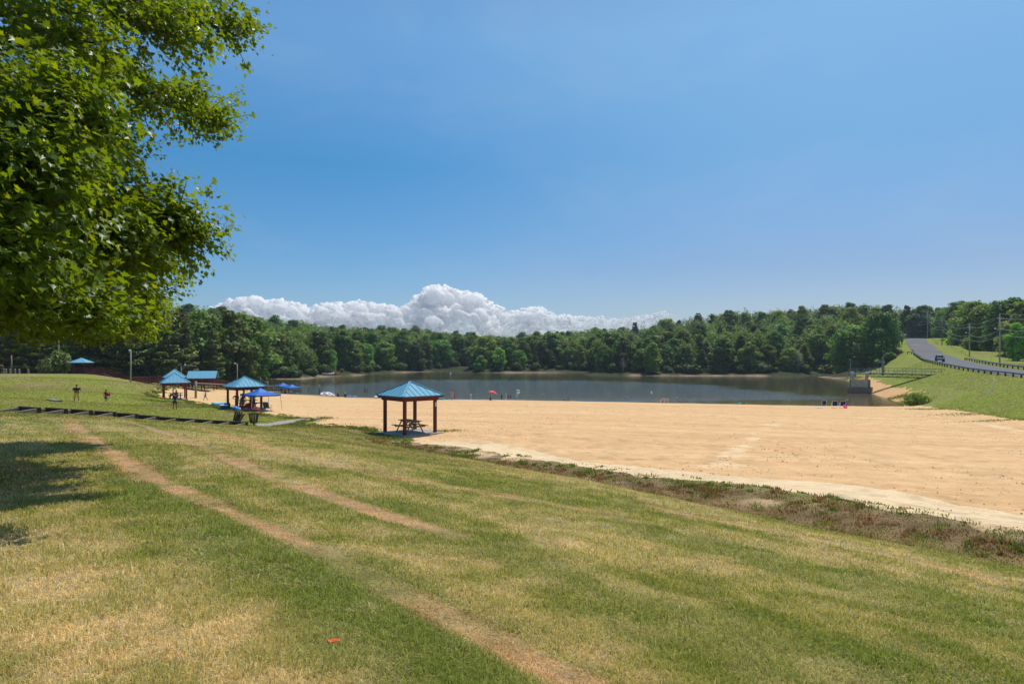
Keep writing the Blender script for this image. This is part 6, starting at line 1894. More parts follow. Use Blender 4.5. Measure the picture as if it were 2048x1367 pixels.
# ------------------------------------------------------------------ beach things
def sling_chair(loc, rz, label, fabric, frame, s=1.0, group='beach chairs'):
    t = empty('beach_chair', loc, rz, label, 'chair', group)
    t.scale = (s, s, s)
    MB().add([(-.27, -.25, .36), (.27, -.25, .36), (.27, .22, .30), (-.27, .22, .30), (-.27, -.25, .345), (.27, -.25, .345), (.27, .22, .285), (-.27, .22, .285)],
             [(0, 1, 2, 3), (7, 6, 5, 4), (0, 4, 5, 1), (1, 5, 6, 2), (2, 6, 7, 3), (3, 7, 4, 0)]).build('seat', fabric, t)
    MB().add([(-.27, .22, .30), (.27, .22, .30), (.27, .44, .86), (-.27, .44, .86), (-.27, .24, .295), (.27, .24, .295), (.27, .46, .855), (-.27, .46, .855)],
             [(0, 1, 2, 3), (7, 6, 5, 4), (0, 4, 5, 1), (1, 5, 6, 2), (2, 6, 7, 3), (3, 7, 4, 0)]).build('backrest', fabric, t)
    for sx in (-1, 1):
        x = sx * .30
        MB().tube([(x, -.30, .0), (x, .24, .30), (x, .46, .90)], .018, 6).build('side_frame', frame, t)
        MB().tube([(x, .34, .0), (x, -.26, .36), (x, -.26, .55)], .018, 6).build('leg', frame, t)
        MB().box((x, .03, .57), (.07, .62, .03)).build('armrest', frame, t)
    MB().tube([(-.30, .46, .90), (.30, .46, .90)], .018, 6).build('top_rail', frame, t)
    return t
CN = cloth('chair blue', (0.015, 0.03, 0.17)); CG = cloth('chair grey blue', (0.045, 0.085, 0.115))
sling_chair(stand(1648, 98), R(160), 'blue beach chair with a white frame standing apart nearest the water', CN, M['whitemetal'], .95)
sling_chair(stand(1669, 91), R(165), 'blue beach chair with a white frame in the middle of three', CN, M['whitemetal'], 1.05)
sling_chair(stand(1684.5, 90.5), R(170), 'blue beach chair with a white frame beside the pink float', CN, M['whitemetal'], 1.05)
ch = sling_chair(stand(535, 67.8), R(175), 'grey blue folding camp chair in the sun beside the blue tent', CG, M['whitemetal'], 1.05)
# pink swim ring, pale towel
def ring(loc, rz, tilt, Rm, r, m, label, name='swim_ring', cat='swim ring'):
    mb = MB(); vs, fs = [], []
    n, k = 20, 10
    for i in range(n):
        a = 2 * math.pi * i / n
        for j in range(k):
            b = 2 * math.pi * j / k
            vs.append(((Rm + r * math.cos(b)) * math.cos(a), (Rm + r * math.cos(b)) * math.sin(a), r * math.sin(b)))
    for i in range(n):
        for j in range(k): fs.append((i * k + j, ((i + 1) % n) * k + j, ((i + 1) % n) * k + (j + 1) % k, i * k + (j + 1) % k))
    mb.add(vs, fs); o = mb.build(name, m, None, True)
    o.location = loc; o.rotation_euler = (tilt, 0, rz); tag(o, label, cat); return o
HOT = mat('hot_pink_vinyl', (0.85, 0.03, 0.28), 0.35, 0.05)
ring(stand(1690.5, 89.8) + Vector((0, 0, .24)), R(25), R(60), .22, .09, HOT, 'hot pink inflatable ring leaning on a beach chair')
ring(stand(648, 128.5) + Vector((0, 0, .25)), R(10), R(20), .52, .24, mat('pink_white_vinyl', (0.78, 0.62, 0.62), .4, .2, 6), 'left one of two pale inflatable rings at the water line')
ring(stand(658, 128.5) + Vector((0, 0, .28)), R(50), R(25), .50, .25, mat('white_vinyl', (0.80, 0.78, 0.76), .4, .1, 6), 'right one of two pale inflatable rings at the water line')
def towel(loc, rz, w, l, m, label, name='beach_towel', cat='towel', lift=.05):
    vs, fs = [], []
    n = 8
    for i in range(n + 1):
        for j in range(n + 1):
            x, y = w * (i / n - .5), l * (j / n - .5)
            z = g1(loc.x + x * math.cos(rz) - y * math.sin(rz), loc.y + x * math.sin(rz) + y * math.cos(rz)) - loc.z + .03 + lift * (vnoise(x * 3 + loc.x, y * 3, 3) ** 2)
            vs.append((x, y, float(z)))
    for i in range(n):
        for j in range(n): fs.append((i * (n + 1) + j, (i + 1) * (n + 1) + j, (i + 1) * (n + 1) + j + 1, i * (n + 1) + j + 1))
    o = MB().add(vs, fs).build(name, m, None, True)
    o.modifiers.new('cloth', 'SOLIDIFY').thickness = .012
    o.location = loc; o.rotation_euler = (0, 0, rz); return tag(o, label, cat)
towel(stand(1641, 90.5), R(10), .9, 1.5, cloth('pale blue', (0.50, 0.60, 0.66)), 'pale blue towel lying beside the beach chairs')
towel(stand(702, 124), R(10), 2.0, 1.4, mat('blue_tarp', (0.02, 0.12, 0.45), .5, .1), 'blue tarp on the sand at the water line', 'ground_tarp', 'tarp', .35)
towel(stand(1484, 106.5), R(10), 1.5, 1.0, TEAL, 'teal towel at the water line below the thin flagged stakes', lift=.25)
# heap of bags and a person-free bundle
def bundle(loc, r, m, label, name='beach_bag', cat='bag', strap=None, group=None):
    t = empty(name, loc, random.uniform(0, 3), label, cat, group)
    rg = np.random.default_rng(int(abs(loc.x * 100)) % 9999)
    mb = MB(); mb.blob((0, 0, r[2] * .8), r, 14, 10)
    mb.v = [tuple(np.array(p) * (1 + .30 * (float(vnoise(p[0] * 7 + loc.x, p[1] * 7 + p[2] * 5, 5)) - .5) * 2)) for p in mb.v]
    mb.v = [(p[0] * (1.15 - .3 * max(0, p[2] / r[2] - 1)), p[1], max(p[2] * .82, -.01)) for p in mb.v]
    mb.build('bag_body', m, t, True)
    MB().tube([(-r[0] * .5, 0, r[2] * 1.2), (-r[0] * .35, -.1, r[2] * 1.55), (r[0] * .2, -.12, r[2] * 1.6), (r[0] * .5, 0, r[2] * 1.2)], .02, 6, False).build('handle', strap or m, t, True)
    return t
def cooler(loc, rz, m, lid, label, s=(0.62, 0.42, 0.42), handle=False):
    t = empty('cooler', loc, rz, label, 'cooler')
    MB().box((0, 0, s[2] / 2), s).build('box', m, t, bevel=.03)
    MB().box((0, 0, s[2] + .04), (s[0] + .03, s[1] + .03, .08)).build('lid', lid, t, bevel=.025)
    for sx in (-1, 1): MB().box((sx * (s[0] / 2 + .02), 0, s[2] * .8), (.04, .2, .05)).build('grip', lid, t)
    if handle: MB().tube([(-.18, .2, s[2]), (-.18, .26, s[2] + .48), (.18, .26, s[2] + .48), (.18, .2, s[2])], .015, 6, False).build('pull_handle', M['steel'], t)
    return t
cooler(stand(447.5, 67.5), R(35), mat('cooler_blue', (0.015, 0.06, 0.26), .4, .05), M['white'], 'blue cooler with a white lid on the grass beside the family shelter', (.72, .5, .42))
cooler(stand(454.5, 69.6), R(20), M['dark'], M['dark'], 'black wheeled cooler with its pull handle up behind the blue cooler', (.55, .4, .42), True)
def floatie():
    loc = stand(440, 74)
    t = empty('inflatable_boat', loc, R(20), 'light blue inflatable boat lying on the sand left of the family shelter', 'inflatable boat')
    m = mat('light_blue_vinyl', (0.12, 0.50, 0.72), .35, .15, 5)
    mb = MB(); pts = []
    for i in range(24):
        a = 2 * math.pi * i / 24; pts.append((0.72 * math.cos(a), 0.42 * math.sin(a), .16 + .10 * abs(math.cos(a)) ** 3))
    mb.tube(pts + [pts[0]], .14, 10, False); mb.build('tube', m, t, True)
    MB().blob((0, 0, .07), (.62, .34, .06)).build('floor', M['tarp'], t, True)
floatie()
bundle(stand(471.5, 67.2), (.42, .3, .26), mat('bright_blue_bag', (0.03, 0.22, 0.62), .5, .1), 'bright blue bag on the ground at the front of the family shelter')
bundle(stand(477, 67.0), (.30, .25, .20), mat('pale_blue_bag', (0.22, 0.45, 0.68), .5, .1), 'pale blue bag leaning against the bright blue bag')
bundle(stand(483, 67.9), (.22, .2, .30), RED, 'slim red bag between the blue bags and the tent leg')
bundle(stand(499, 68.8), (.42, .34, .40), RED, 'large red bag under the middle of the blue tent')
bundle(stand(510, 66.6), (.36, .28, .26), MAR, 'dark maroon bag in front of the right side of the blue tent')
bundle(stand(515, 66.9), (.24, .24, .26), RED, 'small bright red bag just right of the dark maroon bag')
bundle(stand(493, 67.4), (.30, .24, .18), GREY, 'grey bag on the ground behind the leaning tent leg')
bundle(stand(592, 137), (.35, .3, .25), WHT, 'white bag at the right of the paired blue tents')
bundle(stand(666, 125), (.4, .3, .3), WHT, 'white cooler bag by the person sitting in dark swimwear')
bundle(stand(752, 121.5), (.5, .35, .24), WHT, 'white bundle on the sand just left of the nearest shelter roof')
bundle(stand(882, 117.5), (.45, .3, .20), TEAL, 'green bundle at the water line right of the nearest shelter roof')
def beach_tent(loc, rz, label):
    t = empty('beach_tent', loc, rz, label, 'tent')
    m = mat('tent_blue', (0.02, 0.16, 0.50), .6, .1)
    vs, fs = [], []
    n = 10
    for i in range(n + 1):
        a = math.pi * i / n
        for y, s in ((-.55, 1), (0, .95), (.5, .55), (.75, .05)):
            vs.append((.95 * math.cos(a) * (.6 + .4 * s), y, .85 * math.sin(a) * s))
    for i in range(n):
        for j in range(3): fs.append((i * 4 + j, (i + 1) * 4 + j, (i + 1) * 4 + j + 1, i * 4 + j + 1))
    o = MB().add(vs, fs).build('shell', m, t, True); o.modifiers.new('cloth', 'SOLIDIFY').thickness = .02
    MB().tube([(.95 * math.cos(math.pi * i / n), -.56, .85 * math.sin(math.pi * i / n)) for i in range(n + 1)], .015, 6).build('hoop', M['whitemetal'], t)
beach_tent(stand(764, 123), R(20), 'low blue beach tent peeking out left of the nearest shelter roof')
# folding table between chair and tent
tb = empty('folding_table', stand(520.5, 69.5), R(30), 'low dark folding table beside the camp chair', 'table')
MB().box((0, 0, .68), (1.3, .6, .04)).build('tabletop', M['dark'], tb)
for sx in (-.5, .5):
    for sy in (-.24, .24): MB().bar((sx, sy, 0), (sx, sy, .67), .03, .03, (0, 1, 0)).build('leg', M['steel'], tb)
# parasol
def parasol(loc, label):
    t = empty('parasol', loc, R(0), label, 'parasol')
    pole_top = Vector((.28, .1, 1.55))
    MB().tube([(-.1, 0, -.1), pole_top], .02, 8).build('pole', M['whitemetal'], t)
    ax = (pole_top - Vector((-.1, 0, -.1))).normalized(); ref = ax.cross(Vector((0, 1, 0))).normalized(); r2 = ax.cross(ref)
    c1 = mat('orange_canvas', (0.85, 0.16, 0.03), .8, .05); c2 = mat('coral_pink_canvas', (0.80, 0.08, 0.12), .8, .05)
    n = 8
    for half in (0, 1):
        vs, fs = [], []
        for k in range(n):
            if k % 2 != half: continue
            b = len(vs)
            vs.append(pole_top + ax * .05)
            for ring_ in (.5, 1.0):
                for q in (0, 1, 2):
                    a = 2 * math.pi * (k + q / 2) / n
                    rr = .95 * ring_
                    vs.append(pole_top + (ref * math.cos(a) + r2 * math.sin(a)) * rr + ax * (.05 - .42 * ring_ ** 1.6))
            fs += [(b, b + 1, b + 2), (b, b + 2, b + 3), (b + 1, b + 4, b + 5, b + 2), (b + 2, b + 5, b + 6, b + 3)]
        o = MB().add(vs, fs).build('canopy', c1 if half else c2, t, True); o.modifiers.new('cloth', 'SOLIDIFY').thickness = .008
parasol(stand(982, 111), 'orange and pink beach parasol tilted over a person at the water line')

# sunbathing pair of pale loungers
for px, lb in ((1324.5, 'left one of two pale patterned beach chairs at the water line'), (1332.5, 'right one of two pale patterned beach chairs at the water line')):
    sling_chair(stand(px, 107), R(185), lb, mat('pale_pattern_cloth', (0.50, 0.44, 0.44), .8, .3, 14), M['whitemetal'], .85)

# flagged stakes along the swimming area
def flag_stake(px, py, d, lab, lean=0.0):
    x = (px - CX) / F * d; z = g1(x, d); top = (HY - py) / F * d
    t = empty('flagged_stake', (x, d, max(z, WATER - .5)), R(px), lab, 'stake', 'thin stakes with white strips standing in the shallows')
    h = top - max(z, WATER - .5)
    MB().tube([(0, 0, -.1), (0, 0, h)], .016, 6).build('stake', M['greywood'], t)
    t.rotation_euler = (0, 0, 0)
    m = MB()
    vs = [(-.14, 0, h + .26), (-.10, 0, h + .30), (.10, 0, h + .08), (.36, .05, h - .02), (.40, .05, h + .06), (.12, 0, h + .18)]
    vs = [Vector((a * (1 if lean >= 0 else -1) - .1, b, c)) for a, b, c in vs]
    m.add(vs + [v + Vector((0, .03, 0)) for v in vs], [(0, 1, 5, 2), (2, 5, 4, 3), (8, 11, 7, 6), (9, 10, 11, 8), (0, 2, 8, 6), (2, 3, 9, 8), (3, 4, 10, 9), (4, 5, 11, 10), (5, 1, 7, 11), (1, 0, 6, 7)])
    m.build('white_strip', M['white'], t)
for i, (px, py, d, lb) in enumerate(((1253, 794.5, 119, 'thin stake with a white strip in the shallows left of the pale chairs'), (1357, 796, 118, 'thin stake with a white strip right of the pale chairs'), (1468.5, 798.5, 113, 'thin stake with a white strip beside the teal towel'),
                          (1579, 802, 110, 'thin stake with a white strip left of the three beach chairs'), (1697, 800.5, 112, 'thin stake with a white strip between the beach chairs and the spillway tower'), (1760, 805, 109, 'thin stake with a white strip nearest the dam'),
                          (1160, 798.5, 119, 'thin stake with a white strip right of the propped up sunbather'), (1088, 789, 130, 'thin stake with a white strip far out left of the propped up sunbather'))):
    flag_stake(px, py, d, lb, -1 if i % 3 == 1 else 1)
# floats on the water
def buoy(px, py, r, lb, name='buoy', cat='buoy'):
    d = -WATER * F / (py - HY)
    t = empty(name, ((px - CX) / F * d, d, WATER), 0, lb, cat, 'white floats on the lake')
    mb = MB().blob((0, 0, r * .35), (r, r, r * 1.25), 10, 8); mb.build('float_body', M['white'], t, True)
    MB().tube([(0, 0, r * 1.4), (0, 0, r * 1.9)], r * .18, 6).build('eyelet', M['steel'], t)
buoy(941.5, 791, .20, 'upright white buoy right of the standing woman'); buoy(1012, 788.5, .12, 'tiny white buoy above the two paddling children'); buoy(901, 747, .30, 'white buoy far out near the cove')
def swan_float():
    d = -WATER * F / (780.5 - HY)
    t = empty('inflatable_raft', ((1036 - CX) / F * d, d, WATER), R(15), 'white inflatable raft drifting in the middle of the ruffled water', 'raft')
    t.scale = (.55, .55, .30)
    MB().blob((0, 0, .14), (.85, .42, .22)).build('raft_body', M['white'], t, True)
    MB().blob((-.55, 0, .40), (.22, .34, .26)).build('headrest', M['white'], t, True)
    MB().blob((.1, 0, .42), (.55, .2, .16)).build('person_lying_cover', M['skin'], t, True) if False else None
    MB().tube([(.6, .3, .25), (.2, .5, .30), (-.3, .38, .30)], .07, 8).build('side_tube', M['white'], t, True)
t_raft = swan_float()
# ------------------------------------------------------------------ lawn things: timber steps, slatted bins, path, posts
TP0, TP1 = hit(59, 823.5), hit(476, 851.5)
TP0 = P(59, 823.5, 36.2); TP1 = P(476, 851.5, 48.2)
def steps():
    dirv = (TP1 - TP0); dirv.z = 0; L = dirv.length; dirv.normalize()
    side = Vector((dirv.y, -dirv.x, 0))
    if side.y > 0: pass
    n = 11
    words = ['topmost', 'second', 'third', 'fourth', 'fifth', 'sixth', 'seventh', 'eighth', 'ninth', 'tenth', 'lowest']
    for i in range(n):
        c = TP0 + dirv * (L * i / (n - 1))
        z = g1(c.x, c.y) + 0.10
        t = empty('timber_step', (c.x, c.y, z), math.atan2(dirv.y, dirv.x), f'{words[i]} timber step' + (' from the top' if i not in (0, 10) else '') + ' of the flight going down the lawn to the beach', 'step', 'timber steps down the lawn')
        # x runs downhill, y to the left: side timbers run back uphill, the riser closes the front
        MB().box((-.52, -.72, -.02), (1.02, .15, .30), Matrix.Rotation(R(-5.5), 3, 'Y')).build('side_timber', M['timber'], t, bevel=.008)
        MB().box((-.52, 1.0, -.02), (1.02, .15, .30), Matrix.Rotation(R(-5.5), 3, 'Y')).build('side_timber', M['timber'], t, bevel=.008)
        MB().box((.06, .14, 0.02), (.18, 1.94, .40)).build('riser', M['timber_end'], t, bevel=.008)
        MB().box((-.50, .14, -.17), (.96, 1.56, .29)).build('tread', M['tread'], t)
M['tread'] = mat('gravel_tread', (0.20, 0.19, 0.07), .95, .35, 12, .5)
steps()
def slat_bin(loc, tilt, rz, label):
    t = empty('slatted_bin', loc, rz, label, 'litter bin', 'slatted litter bins by the path')
    if tilt: t.rotation_euler = (0, tilt, rz)
    n = 16
    h = .80
    for k in range(n):
        a = 2 * math.pi * k / n
        c, s = math.cos(a), math.sin(a)
        if k in (3, 11): continue
        MB().bar((c * .26, s * .26, .06), (c * .37, s * .37, h), .088, .025, (c, s, 0)).build('slat', M['blackmetal'], t)
    for z, r in ((.10, .255), (.72, .345)):
        MB().tube([(r * math.cos(2 * math.pi * i / 20), r * math.sin(2 * math.pi * i / 20), z) for i in range(21)], .018, 6, False).build('hoop', M['darksteel'], t)
    MB().tube([(0, 0, .05), (0, 0, .10)], .25, 16).build('bottom', M['darksteel'], t)
    MB().tube([(0, 0, -.25), (0, 0, .06)], .05, 8).build('stem', M['darksteel'], t)
p = stand(507.5, 52.6); slat_bin(p + Vector((0, 0, .12)), 0, R(10), 'dark slatted litter bin standing upright at the end of the gravel path')
p = stand(476, 52.8); slat_bin(p + Vector((-.15, 0, .20)), R(22), R(0), 'dark slatted litter bin leaning over left of the upright one')
# short path
def path():
    up_ = [(512, 847.5), (530, 847.5), (560, 842), (600, 837.5), (640, 834)]; lo = [(512, 852.5), (535, 852.5), (562, 848), (600, 842.5), (642, 837.5)]
    vs, fs = [], []
    m = 24
    for i in range(m + 1):
        u = i / m * (len(up_) - 1); k = min(int(u), len(up_) - 2); f = u - k
        A_ = hit(up_[k][0] * (1 - f) + up_[k + 1][0] * f, up_[k][1] * (1 - f) + up_[k + 1][1] * f); B_ = hit(lo[k][0] * (1 - f) + lo[k + 1][0] * f, lo[k][1] * (1 - f) + lo[k + 1][1] * f)
        for j in range(5):
            q = A_.lerp(B_, j / 4); vs.append((q.x, q.y, g1(q.x, q.y) + .035))
    for i in range(m):
        for j in range(4): fs.append((i * 5 + j, (i + 1) * 5 + j, (i + 1) * 5 + j + 1, i * 5 + j + 1))
    o = MB().add(vs, fs).build('path', mat('gravel_path', (0.34, 0.30, 0.26), .95, .25, 3, .5), None, True)
    o.modifiers.new('depth', 'SOLIDIFY').thickness = -.08
    tag(o, 'short grey gravel path leading from the bins to the sand', kind='structure')
path()
# bollards and lamp posts at the left
for px, lb in ((7.5, 'leftmost wooden bollard at the edge of the top lawn'), (12, 'second wooden bollard from the left'), (20, 'thick wooden bollard in front of the lamp post'), (30, 'wooden bollard just right of the lamp post'), (38.5, 'wooden bollard between its two neighbours right of the lamp post'), (56.5, 'rightmost wooden bollard standing apart')):
    q = stand(px, 124); t = empty('bollard', q, 0, lb, 'bollard', 'wooden bollards')
    MB().box((0, 0, .35), (.26, .26, 1.05)).build('post', M['greywood'], t, bevel=.02)
    MB().add([(-.13, -.13, .875), (.13, -.13, .875), (.13, .13, .875), (-.13, .13, .875), (0, 0, .97)], [(0, 1, 4), (1, 2, 4), (2, 3, 4), (3, 0, 4)]).build('cap', M['timber'], t)
def lamp_post(px, base, top, d, label, arm=-.5, r=.10, m=None):
    b = stand(px, d); h = (HY - top) / F * d - b.z
    t = empty('lamp_post', b, 0, label, 'lamp post', 'wooden lamp posts around the lawn and beach')
    MB().tube([(0, 0, -.3), (0, 0, h)], [r, r * .7], 8).build('pole', m or M['polewood_pale'], t, True)
    if arm:
        a = MB().tube([(0, 0, h - .15), (arm * .6, -.1, h + .1), (arm, -.15, h + .1)], .03, 6).build('lamp_arm', M['steel'], t)
        MB().blob((arm * 1.25, -.15, h + .05), (.24, .14, .14)).build('lamp_head', M['lampglass'], a, True)
lamp_post(23, 747, 710, 126, 'short wooden post with no lamp among the bollards', arm=0, r=.14, m=M['greywood'])
lamp_post(261.5, 765, 701, 113.5, 'pale lamp post standing in front of the boardwalk on the lawn', arm=-.05, r=.13)
lamp_post(117.5, 742, 660, 128, 'white lamp post with an arm under the maple leaves above the pale shrub', arm=.8, r=.12)
lamp_post(474.5, 785, 727, 150, 'pale lamp post rising behind the roof of the family shelter', arm=-.35, r=.13)
lamp_post(671.5, 752, 733, 243, 'small lamp post on the far shore beside the brush heap', arm=-.3, r=.12, m=M['steel'])
# weathered arch shaped frame behind the shelters
q = stand(362, 137); t = empty('swing_frame', q, R(5), 'grey weathered post with a long crossbar behind the twin shelter roofs', 'frame')
h = (HY - 732) / F * 137 - q.z
MB().tube([(0, 0, -.2), (.05, 0, h)], [.16, .13], 8).build('post', M['greywood'], t, True)
MB().tube([(-.05, 0, h - .05), (1.2, 0, h + .12), (2.9, .2, h + .05)], .07, 8).build('crossbar', M['greywood'], t, True)
MB().tube([(.05, 0, h - 1.0), (.8, 0, h - .05)], .06, 8).build('brace', M['greywood'], t, True)
MB().blob((.75, 0, h + .28), (.16, .14, .18)).build('lamp', M['lampglass'], t, True)
# volleyball net
def net():
    a = stand(391.5, 102.5); b = stand(475, 108)
    t = empty('volleyball_net', a, 0, 'volleyball net with a white top tape stretched from a thick wooden post', 'net')
    v = b - a
    MB().tube([(0, 0, -.2), (0, 0, 2.55)], .17, 10).build('post', M['greywood'], t, True)
    MB().tube([v + Vector((0, 0, -.2)), v + Vector((0, 0, 2.5))], .12, 10).build('post', M['greywood'], t, True)
    m = MB(); m.bar((0, 0, 2.28), v + Vector((0, 0, 2.22)), .02, .11); m.build('top_tape', mat('pinkish_tape', (0.72, 0.58, 0.55), .7, .05), t)
    n = MB()
    for k in range(1, 40): n.bar(v * (k / 40) + Vector((0, 0, 1.45)), v * (k / 40) + Vector((0, 0, 2.25)), .006, .006, (0, 1, 0))
    for z in (1.45, 1.7, 1.95): n.bar(Vector((0, 0, z)), v + Vector((0, 0, z - .05)), .006, .008)
    n.build('mesh_cords', M['greywood'], t)
net()
# low concrete cover in the lawn
q = stand(109, 68); t = empty('concrete_cover', q, R(-25), 'low flat concrete cover sunk in the lawn near the man in yellow shorts', 'cover')
MB().box((0, 0, .08), (1.3, .8, .22), Matrix.Rotation(R(4), 3, 'Y')).build('slab', M['greywood'], t, bevel=.02)
MB().box((-.1, -.02, .17), (.6, .4, .06)).build('hatch', M['concrete_dark'], t)
# a board lying on the grass by the sand
q = hit(373, 812); o = MB().box((0, 0, .06), (1.1, .22, .05)).build('board', M['palewood']); o.location = q; o.rotation_euler = (0, 0, R(30)); tag(o, 'pale loose board lying in the grass below the grass edge shelter', 'board')
# docks by the canopies
def dock(px0, py0, px1, py1, d, label, w=1.2):
    a, b = P(px0, py0, d), P(px1, py1, d * .985)
    t = empty('dock', a, 0, label, 'dock', 'pale plank docks at the left end of the lake')
    v = b - a; n = max(3, int(v.length / 1.6))
    MB().bar((0, 0, 0), v, w, .12).build('deck', M['palewood'], t)
    for k in range(n + 1):
        for s in (-1, 1):
            q = v * (k / n) + Vector((0, s * w / 2, 0)); MB().bar(q + Vector((0, 0, -1.4)), q + Vector((0, 0, .35)), .12, .12, (0, 1, 0)).build('pile', M['greywood'], t)
dock(527, 772.5, 552, 772, 158, 'short pale plank dock left of the paired blue tents')
dock(538, 778.5, 566, 776, 150, 'pale plank dock running behind the left one of the paired tents')
dock(583, 780, 601, 778.6, 146, 'pale plank dock end right of the paired blue tents')
dock(505, 766, 532, 763.5, 180, 'farthest pale plank dock behind the family shelter')
for px, top, base, d, lb in ((601, 774, 786, 142, 'short dark wooden post in the shallows right of the paired tents'), (639, 769, 788, 136, 'tall wooden post in the shallows near the two inflatable rings'), (521, 754, 776, 170, 'grey wooden mooring post behind the family shelter roof'), (535.5, 762, 784, 150, 'dark wooden mooring post among the docks')):
    x = (px - CX) / F * d; z = max(g1(x, d), WATER - .6)
    o = MB().tube([(0, 0, -.2), (0, 0, (HY - top) / F * d - z)], .13, 8).build('wooden_post', M['greywood'], None, True); o.location = (x, d, z); tag(o, lb, 'post', 'wooden posts at the left end of the lake')
# rowing boat and brush heap on the far shore
def boat():
    q = stand(656, 237); q.z = max(q.z, WATER + .1)
    t = empty('rowing_boat', q, R(20), 'small white rowing boat pulled up on the far shore', 'boat')
    n = 9; vs, fs = [], []
    for i in range(n):
        u = i / (n - 1) * 2 - 1; w = .75 * (1 - abs(u) ** 2.4); k = .25 + .28 * u * u
        for y, z in ((-w, k + .45), (-w * .7, k), (0, k - .12), (w * .7, k), (w, k + .45)): vs.append((u * 2.1, y, z))
    for i in range(n - 1):
        for j in range(4): fs.append((i * 5 + j, (i + 1) * 5 + j, (i + 1) * 5 + j + 1, i * 5 + j + 1))
    o = MB().add(vs, fs).build('hull', M['white'], t, True); o.modifiers.new('skin', 'SOLIDIFY').thickness = .05
    for x in (-.7, .6): MB().box((x, 0, .55), (.28, 1.1, .05)).build('thwart', M['palewood'], t)
boat()
def brush():
    q = stand(667, 240); q.z = max(q.z, WATER + .2)
    r = np.random.default_rng(3)
    m = MB()
    for k in range(70):
        a = r.uniform(0, 6.28); l = r.uniform(.8, 2.4); c = np.array([r.normal() * 1.0, r.normal() * .7, abs(r.normal()) * .45 + .15])
        d = np.array([math.cos(a), math.sin(a), r.normal() * .3]) * l / 2
        m.tube([tuple(c - d), tuple(c + d)], r.uniform(.03, .09), 5)
    o = m.build('brush_heap', mat('orange_brown_brush', (0.36, 0.20, 0.09), .9, .35, 2)); o.location = q
    tag(o, 'orange brown heap of brushwood piled on the far shore', 'brush heap')
brush()
# orange scrap in the near grass
q = hit(667, 1293)
vs, fs = [], []
for i in range(7):
    for j in range(3):
        u, v = i / 6 - .5, j / 2 - .5
        vs.append((u * .085, v * .030 + .004 * math.sin(9 * u), .042 + .006 * math.sin(11 * u + 3 * v) + .012 * v + .03 * u * u))
for i in range(6):
    for j in range(2): fs.append((i * 3 + j, i * 3 + 3 + j, i * 3 + 4 + j, i * 3 + 1 + j))
o = MB().add(vs, fs).build('ribbon_scrap', mat('orange_plastic', (0.62, 0.09, 0.02), .5, .15, 30), None, True); o.location = q; o.rotation_euler = (0, 0, R(8)); o.modifiers.new('skin', 'SOLIDIFY').thickness = .002
tag(o, 'crumpled orange scrap of ribbon lying in the near grass', 'litter')
# ------------------------------------------------------------------ sky, sun, camera
SUN_EL, SUN_AZ = R(64), R(34)          # azimuth measured from straight ahead towards the right
wd = bpy.data.worlds.new('World'); SC.world = wd; wd.use_nodes = True
nt = wd.node_tree
bg = nt.nodes['Background']
sky = nt.nodes.new('ShaderNodeTexSky'); sky.sky_type = 'NISHITA'; sky.sun_disc = False
sky.sun_elevation = SUN_EL; sky.sun_rotation = SUN_AZ
sky.altitude = 50; sky.air_density = 1.0; sky.dust_density = 0.2; sky.ozone_density = 3.0
N, L = nt.nodes, nt.links
tc = N.new('ShaderNodeTexCoord'); sp = N.new('ShaderNodeSeparateXYZ'); L.new(tc.outputs['Generated'], sp.inputs[0])
def ramp(pts):
    r = N.new('ShaderNodeValToRGB'); e = r.color_ramp.elements
    while len(e) < len(pts): e.new(0.5)
    for q, (p, c) in zip(e, pts): q.position = p; q.color = (*c, 1)
    L.new(sp.outputs['Z'], r.inputs['Fac']); return r
ra = ramp([(0.0, (0.66, 0.74, 0.93)), (0.13, (0.48, 0.76, 0.98)), (0.26, (0.33, 0.80, 1.02)), (0.42, (0.85, 1.25, 1.34)), (0.65, (1.0, 1.15, 1.2))])
rb = ramp([(0.0, (0.74, 0.74, 0.86)), (0.12, (0.68, 0.75, 0.90)), (0.28, (0.78, 1.07, 1.13)), (0.42, (1.14, 1.43, 1.36)), (0.65, (1.0, 1.15, 1.2))])
mr = N.new('ShaderNodeMapRange'); mr.interpolation_type = 'SMOOTHSTEP'; mr.inputs['From Min'].default_value = -0.28; mr.inputs['From Max'].default_value = 0.42
L.new(sp.outputs['X'], mr.inputs['Value'])
mx = N.new('ShaderNodeMix'); mx.data_type = 'RGBA'; L.new(mr.outputs[0], mx.inputs['Factor']); L.new(ra.outputs['Color'], mx.inputs['A']); L.new(rb.outputs['Color'], mx.inputs['B'])
# faint high wisps of cirrus towards the right
cm = N.new('ShaderNodeMapping'); cm.inputs['Scale'].default_value = (2.2, 2.2, 5.0); cm.inputs['Rotation'].default_value = (0.3, 0.5, 0.2)
cn = N.new('ShaderNodeTexNoise'); cn.inputs['Scale'].default_value = 1.6; cn.inputs['Detail'].default_value = 7; cn.inputs['Roughness'].default_value = 0.6; cn.inputs['Distortion'].default_value = 0.6
L.new(tc.outputs['Generated'], cm.inputs['Vector']); L.new(cm.outputs[0], cn.inputs['Vector'])
cr = N.new('ShaderNodeMapRange'); cr.inputs['From Min'].default_value = 0.5; cr.inputs['From Max'].default_value = 0.85; cr.inputs['To Max'].default_value = 0.22
L.new(cn.outputs['Fac'], cr.inputs['Value'])
mu = N.new('ShaderNodeMix'); mu.data_type = 'RGBA'; mu.blend_type = 'MULTIPLY'; mu.inputs['Factor'].default_value = 1
L.new(sky.outputs[0], mu.inputs['A']); L.new(mx.outputs['Result'], mu.inputs['B'])
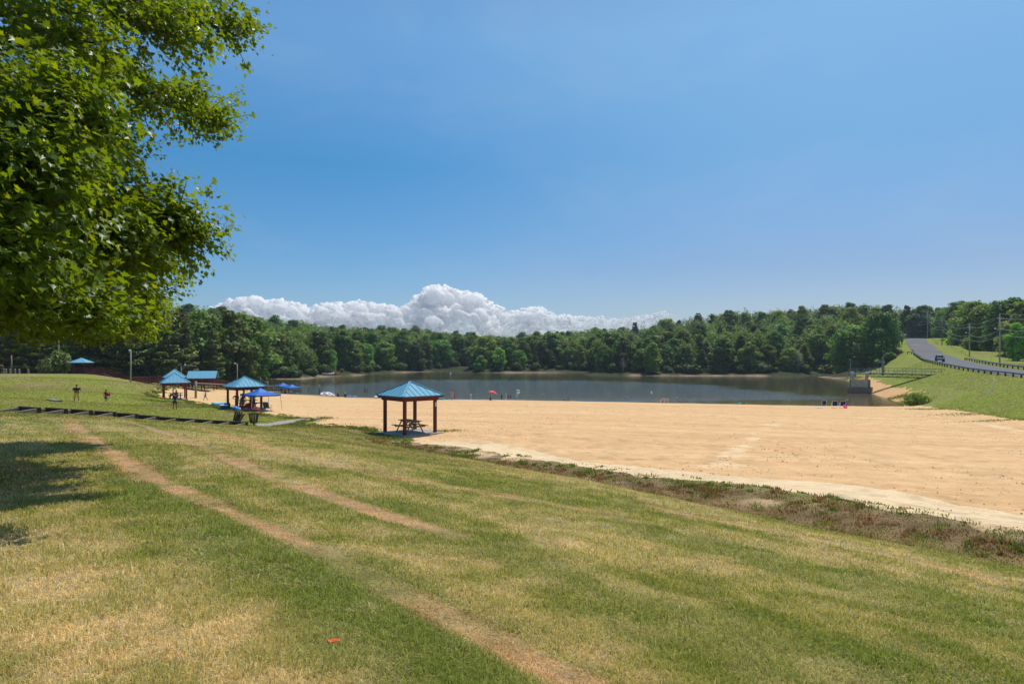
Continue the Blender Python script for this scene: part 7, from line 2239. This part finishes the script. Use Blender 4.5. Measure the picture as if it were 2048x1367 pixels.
ci = N.new('ShaderNodeMix'); ci.data_type = 'RGBA'; ci.inputs['B'].default_value = (4.0, 5.4, 7.2, 1)
L.new(cr.outputs[0], ci.inputs['Factor']); L.new(mu.outputs['Result'], ci.inputs['A'])
L.new(ci.outputs['Result'], bg.inputs['Color']); bg.inputs['Strength'].default_value = 0.10
sl = bpy.data.lights.new('sun', 'SUN'); sl.energy = 4.2; sl.angle = R(0.53); sl.color = (1.0, 0.955, 0.88)
so = bpy.data.objects.new('sun', sl); COL.objects.link(so)
sd = Vector((math.sin(SUN_AZ) * math.cos(SUN_EL), math.cos(SUN_AZ) * math.cos(SUN_EL), math.sin(SUN_EL)))
so.rotation_euler = sd.to_track_quat('Z', 'Y').to_euler(); so.location = (30, 30, 60)

cam = bpy.data.cameras.new('camera'); co = bpy.data.objects.new('camera', cam); COL.objects.link(co)
cam.sensor_width = 36; cam.lens = 36 * F / 2048
cam.shift_y = (HY - 683.5) / 2048
cam.clip_start = 0.1; cam.clip_end = 30000
co.location = (0, 0, 0); co.rotation_euler = (R(90), 0, 0)
SC.camera = co
vs = SC.view_settings
vs.view_transform = 'Standard'; vs.look = 'None'; vs.exposure = 0.0; vs.gamma = 1.0
cy = SC.cycles
cy.max_bounces = 6; cy.diffuse_bounces = 3; cy.glossy_bounces = 2; cy.transmission_bounces = 4; cy.transparent_max_bounces = 8
cy.caustics_reflective = False; cy.caustics_refractive = False
cy.use_denoising = True
cy.sample_clamp_indirect = 8

# summer air: the far woods fade a little
hm = bpy.data.materials.new('haze_air'); hm.use_nodes = True
hn = hm.node_tree; hn.nodes.remove(hn.nodes['Principled BSDF'])
pv_ = hn.nodes.new('ShaderNodeVolumePrincipled'); pv_.inputs['Color'].default_value = (0.72, 0.84, 1.0, 1); pv_.inputs['Density'].default_value = 0.00016; pv_.inputs['Anisotropy'].default_value = 0.2
hn.links.new(pv_.outputs[0], hn.nodes['Material Output'].inputs['Volume'])
hz = MB().box((0, 0, 15.0), (1840, 1840, 90)).build('haze', hm)
hz['kind'] = 'stuff'; hz['label'] = 'thin summer haze in the air over the lake and woods'
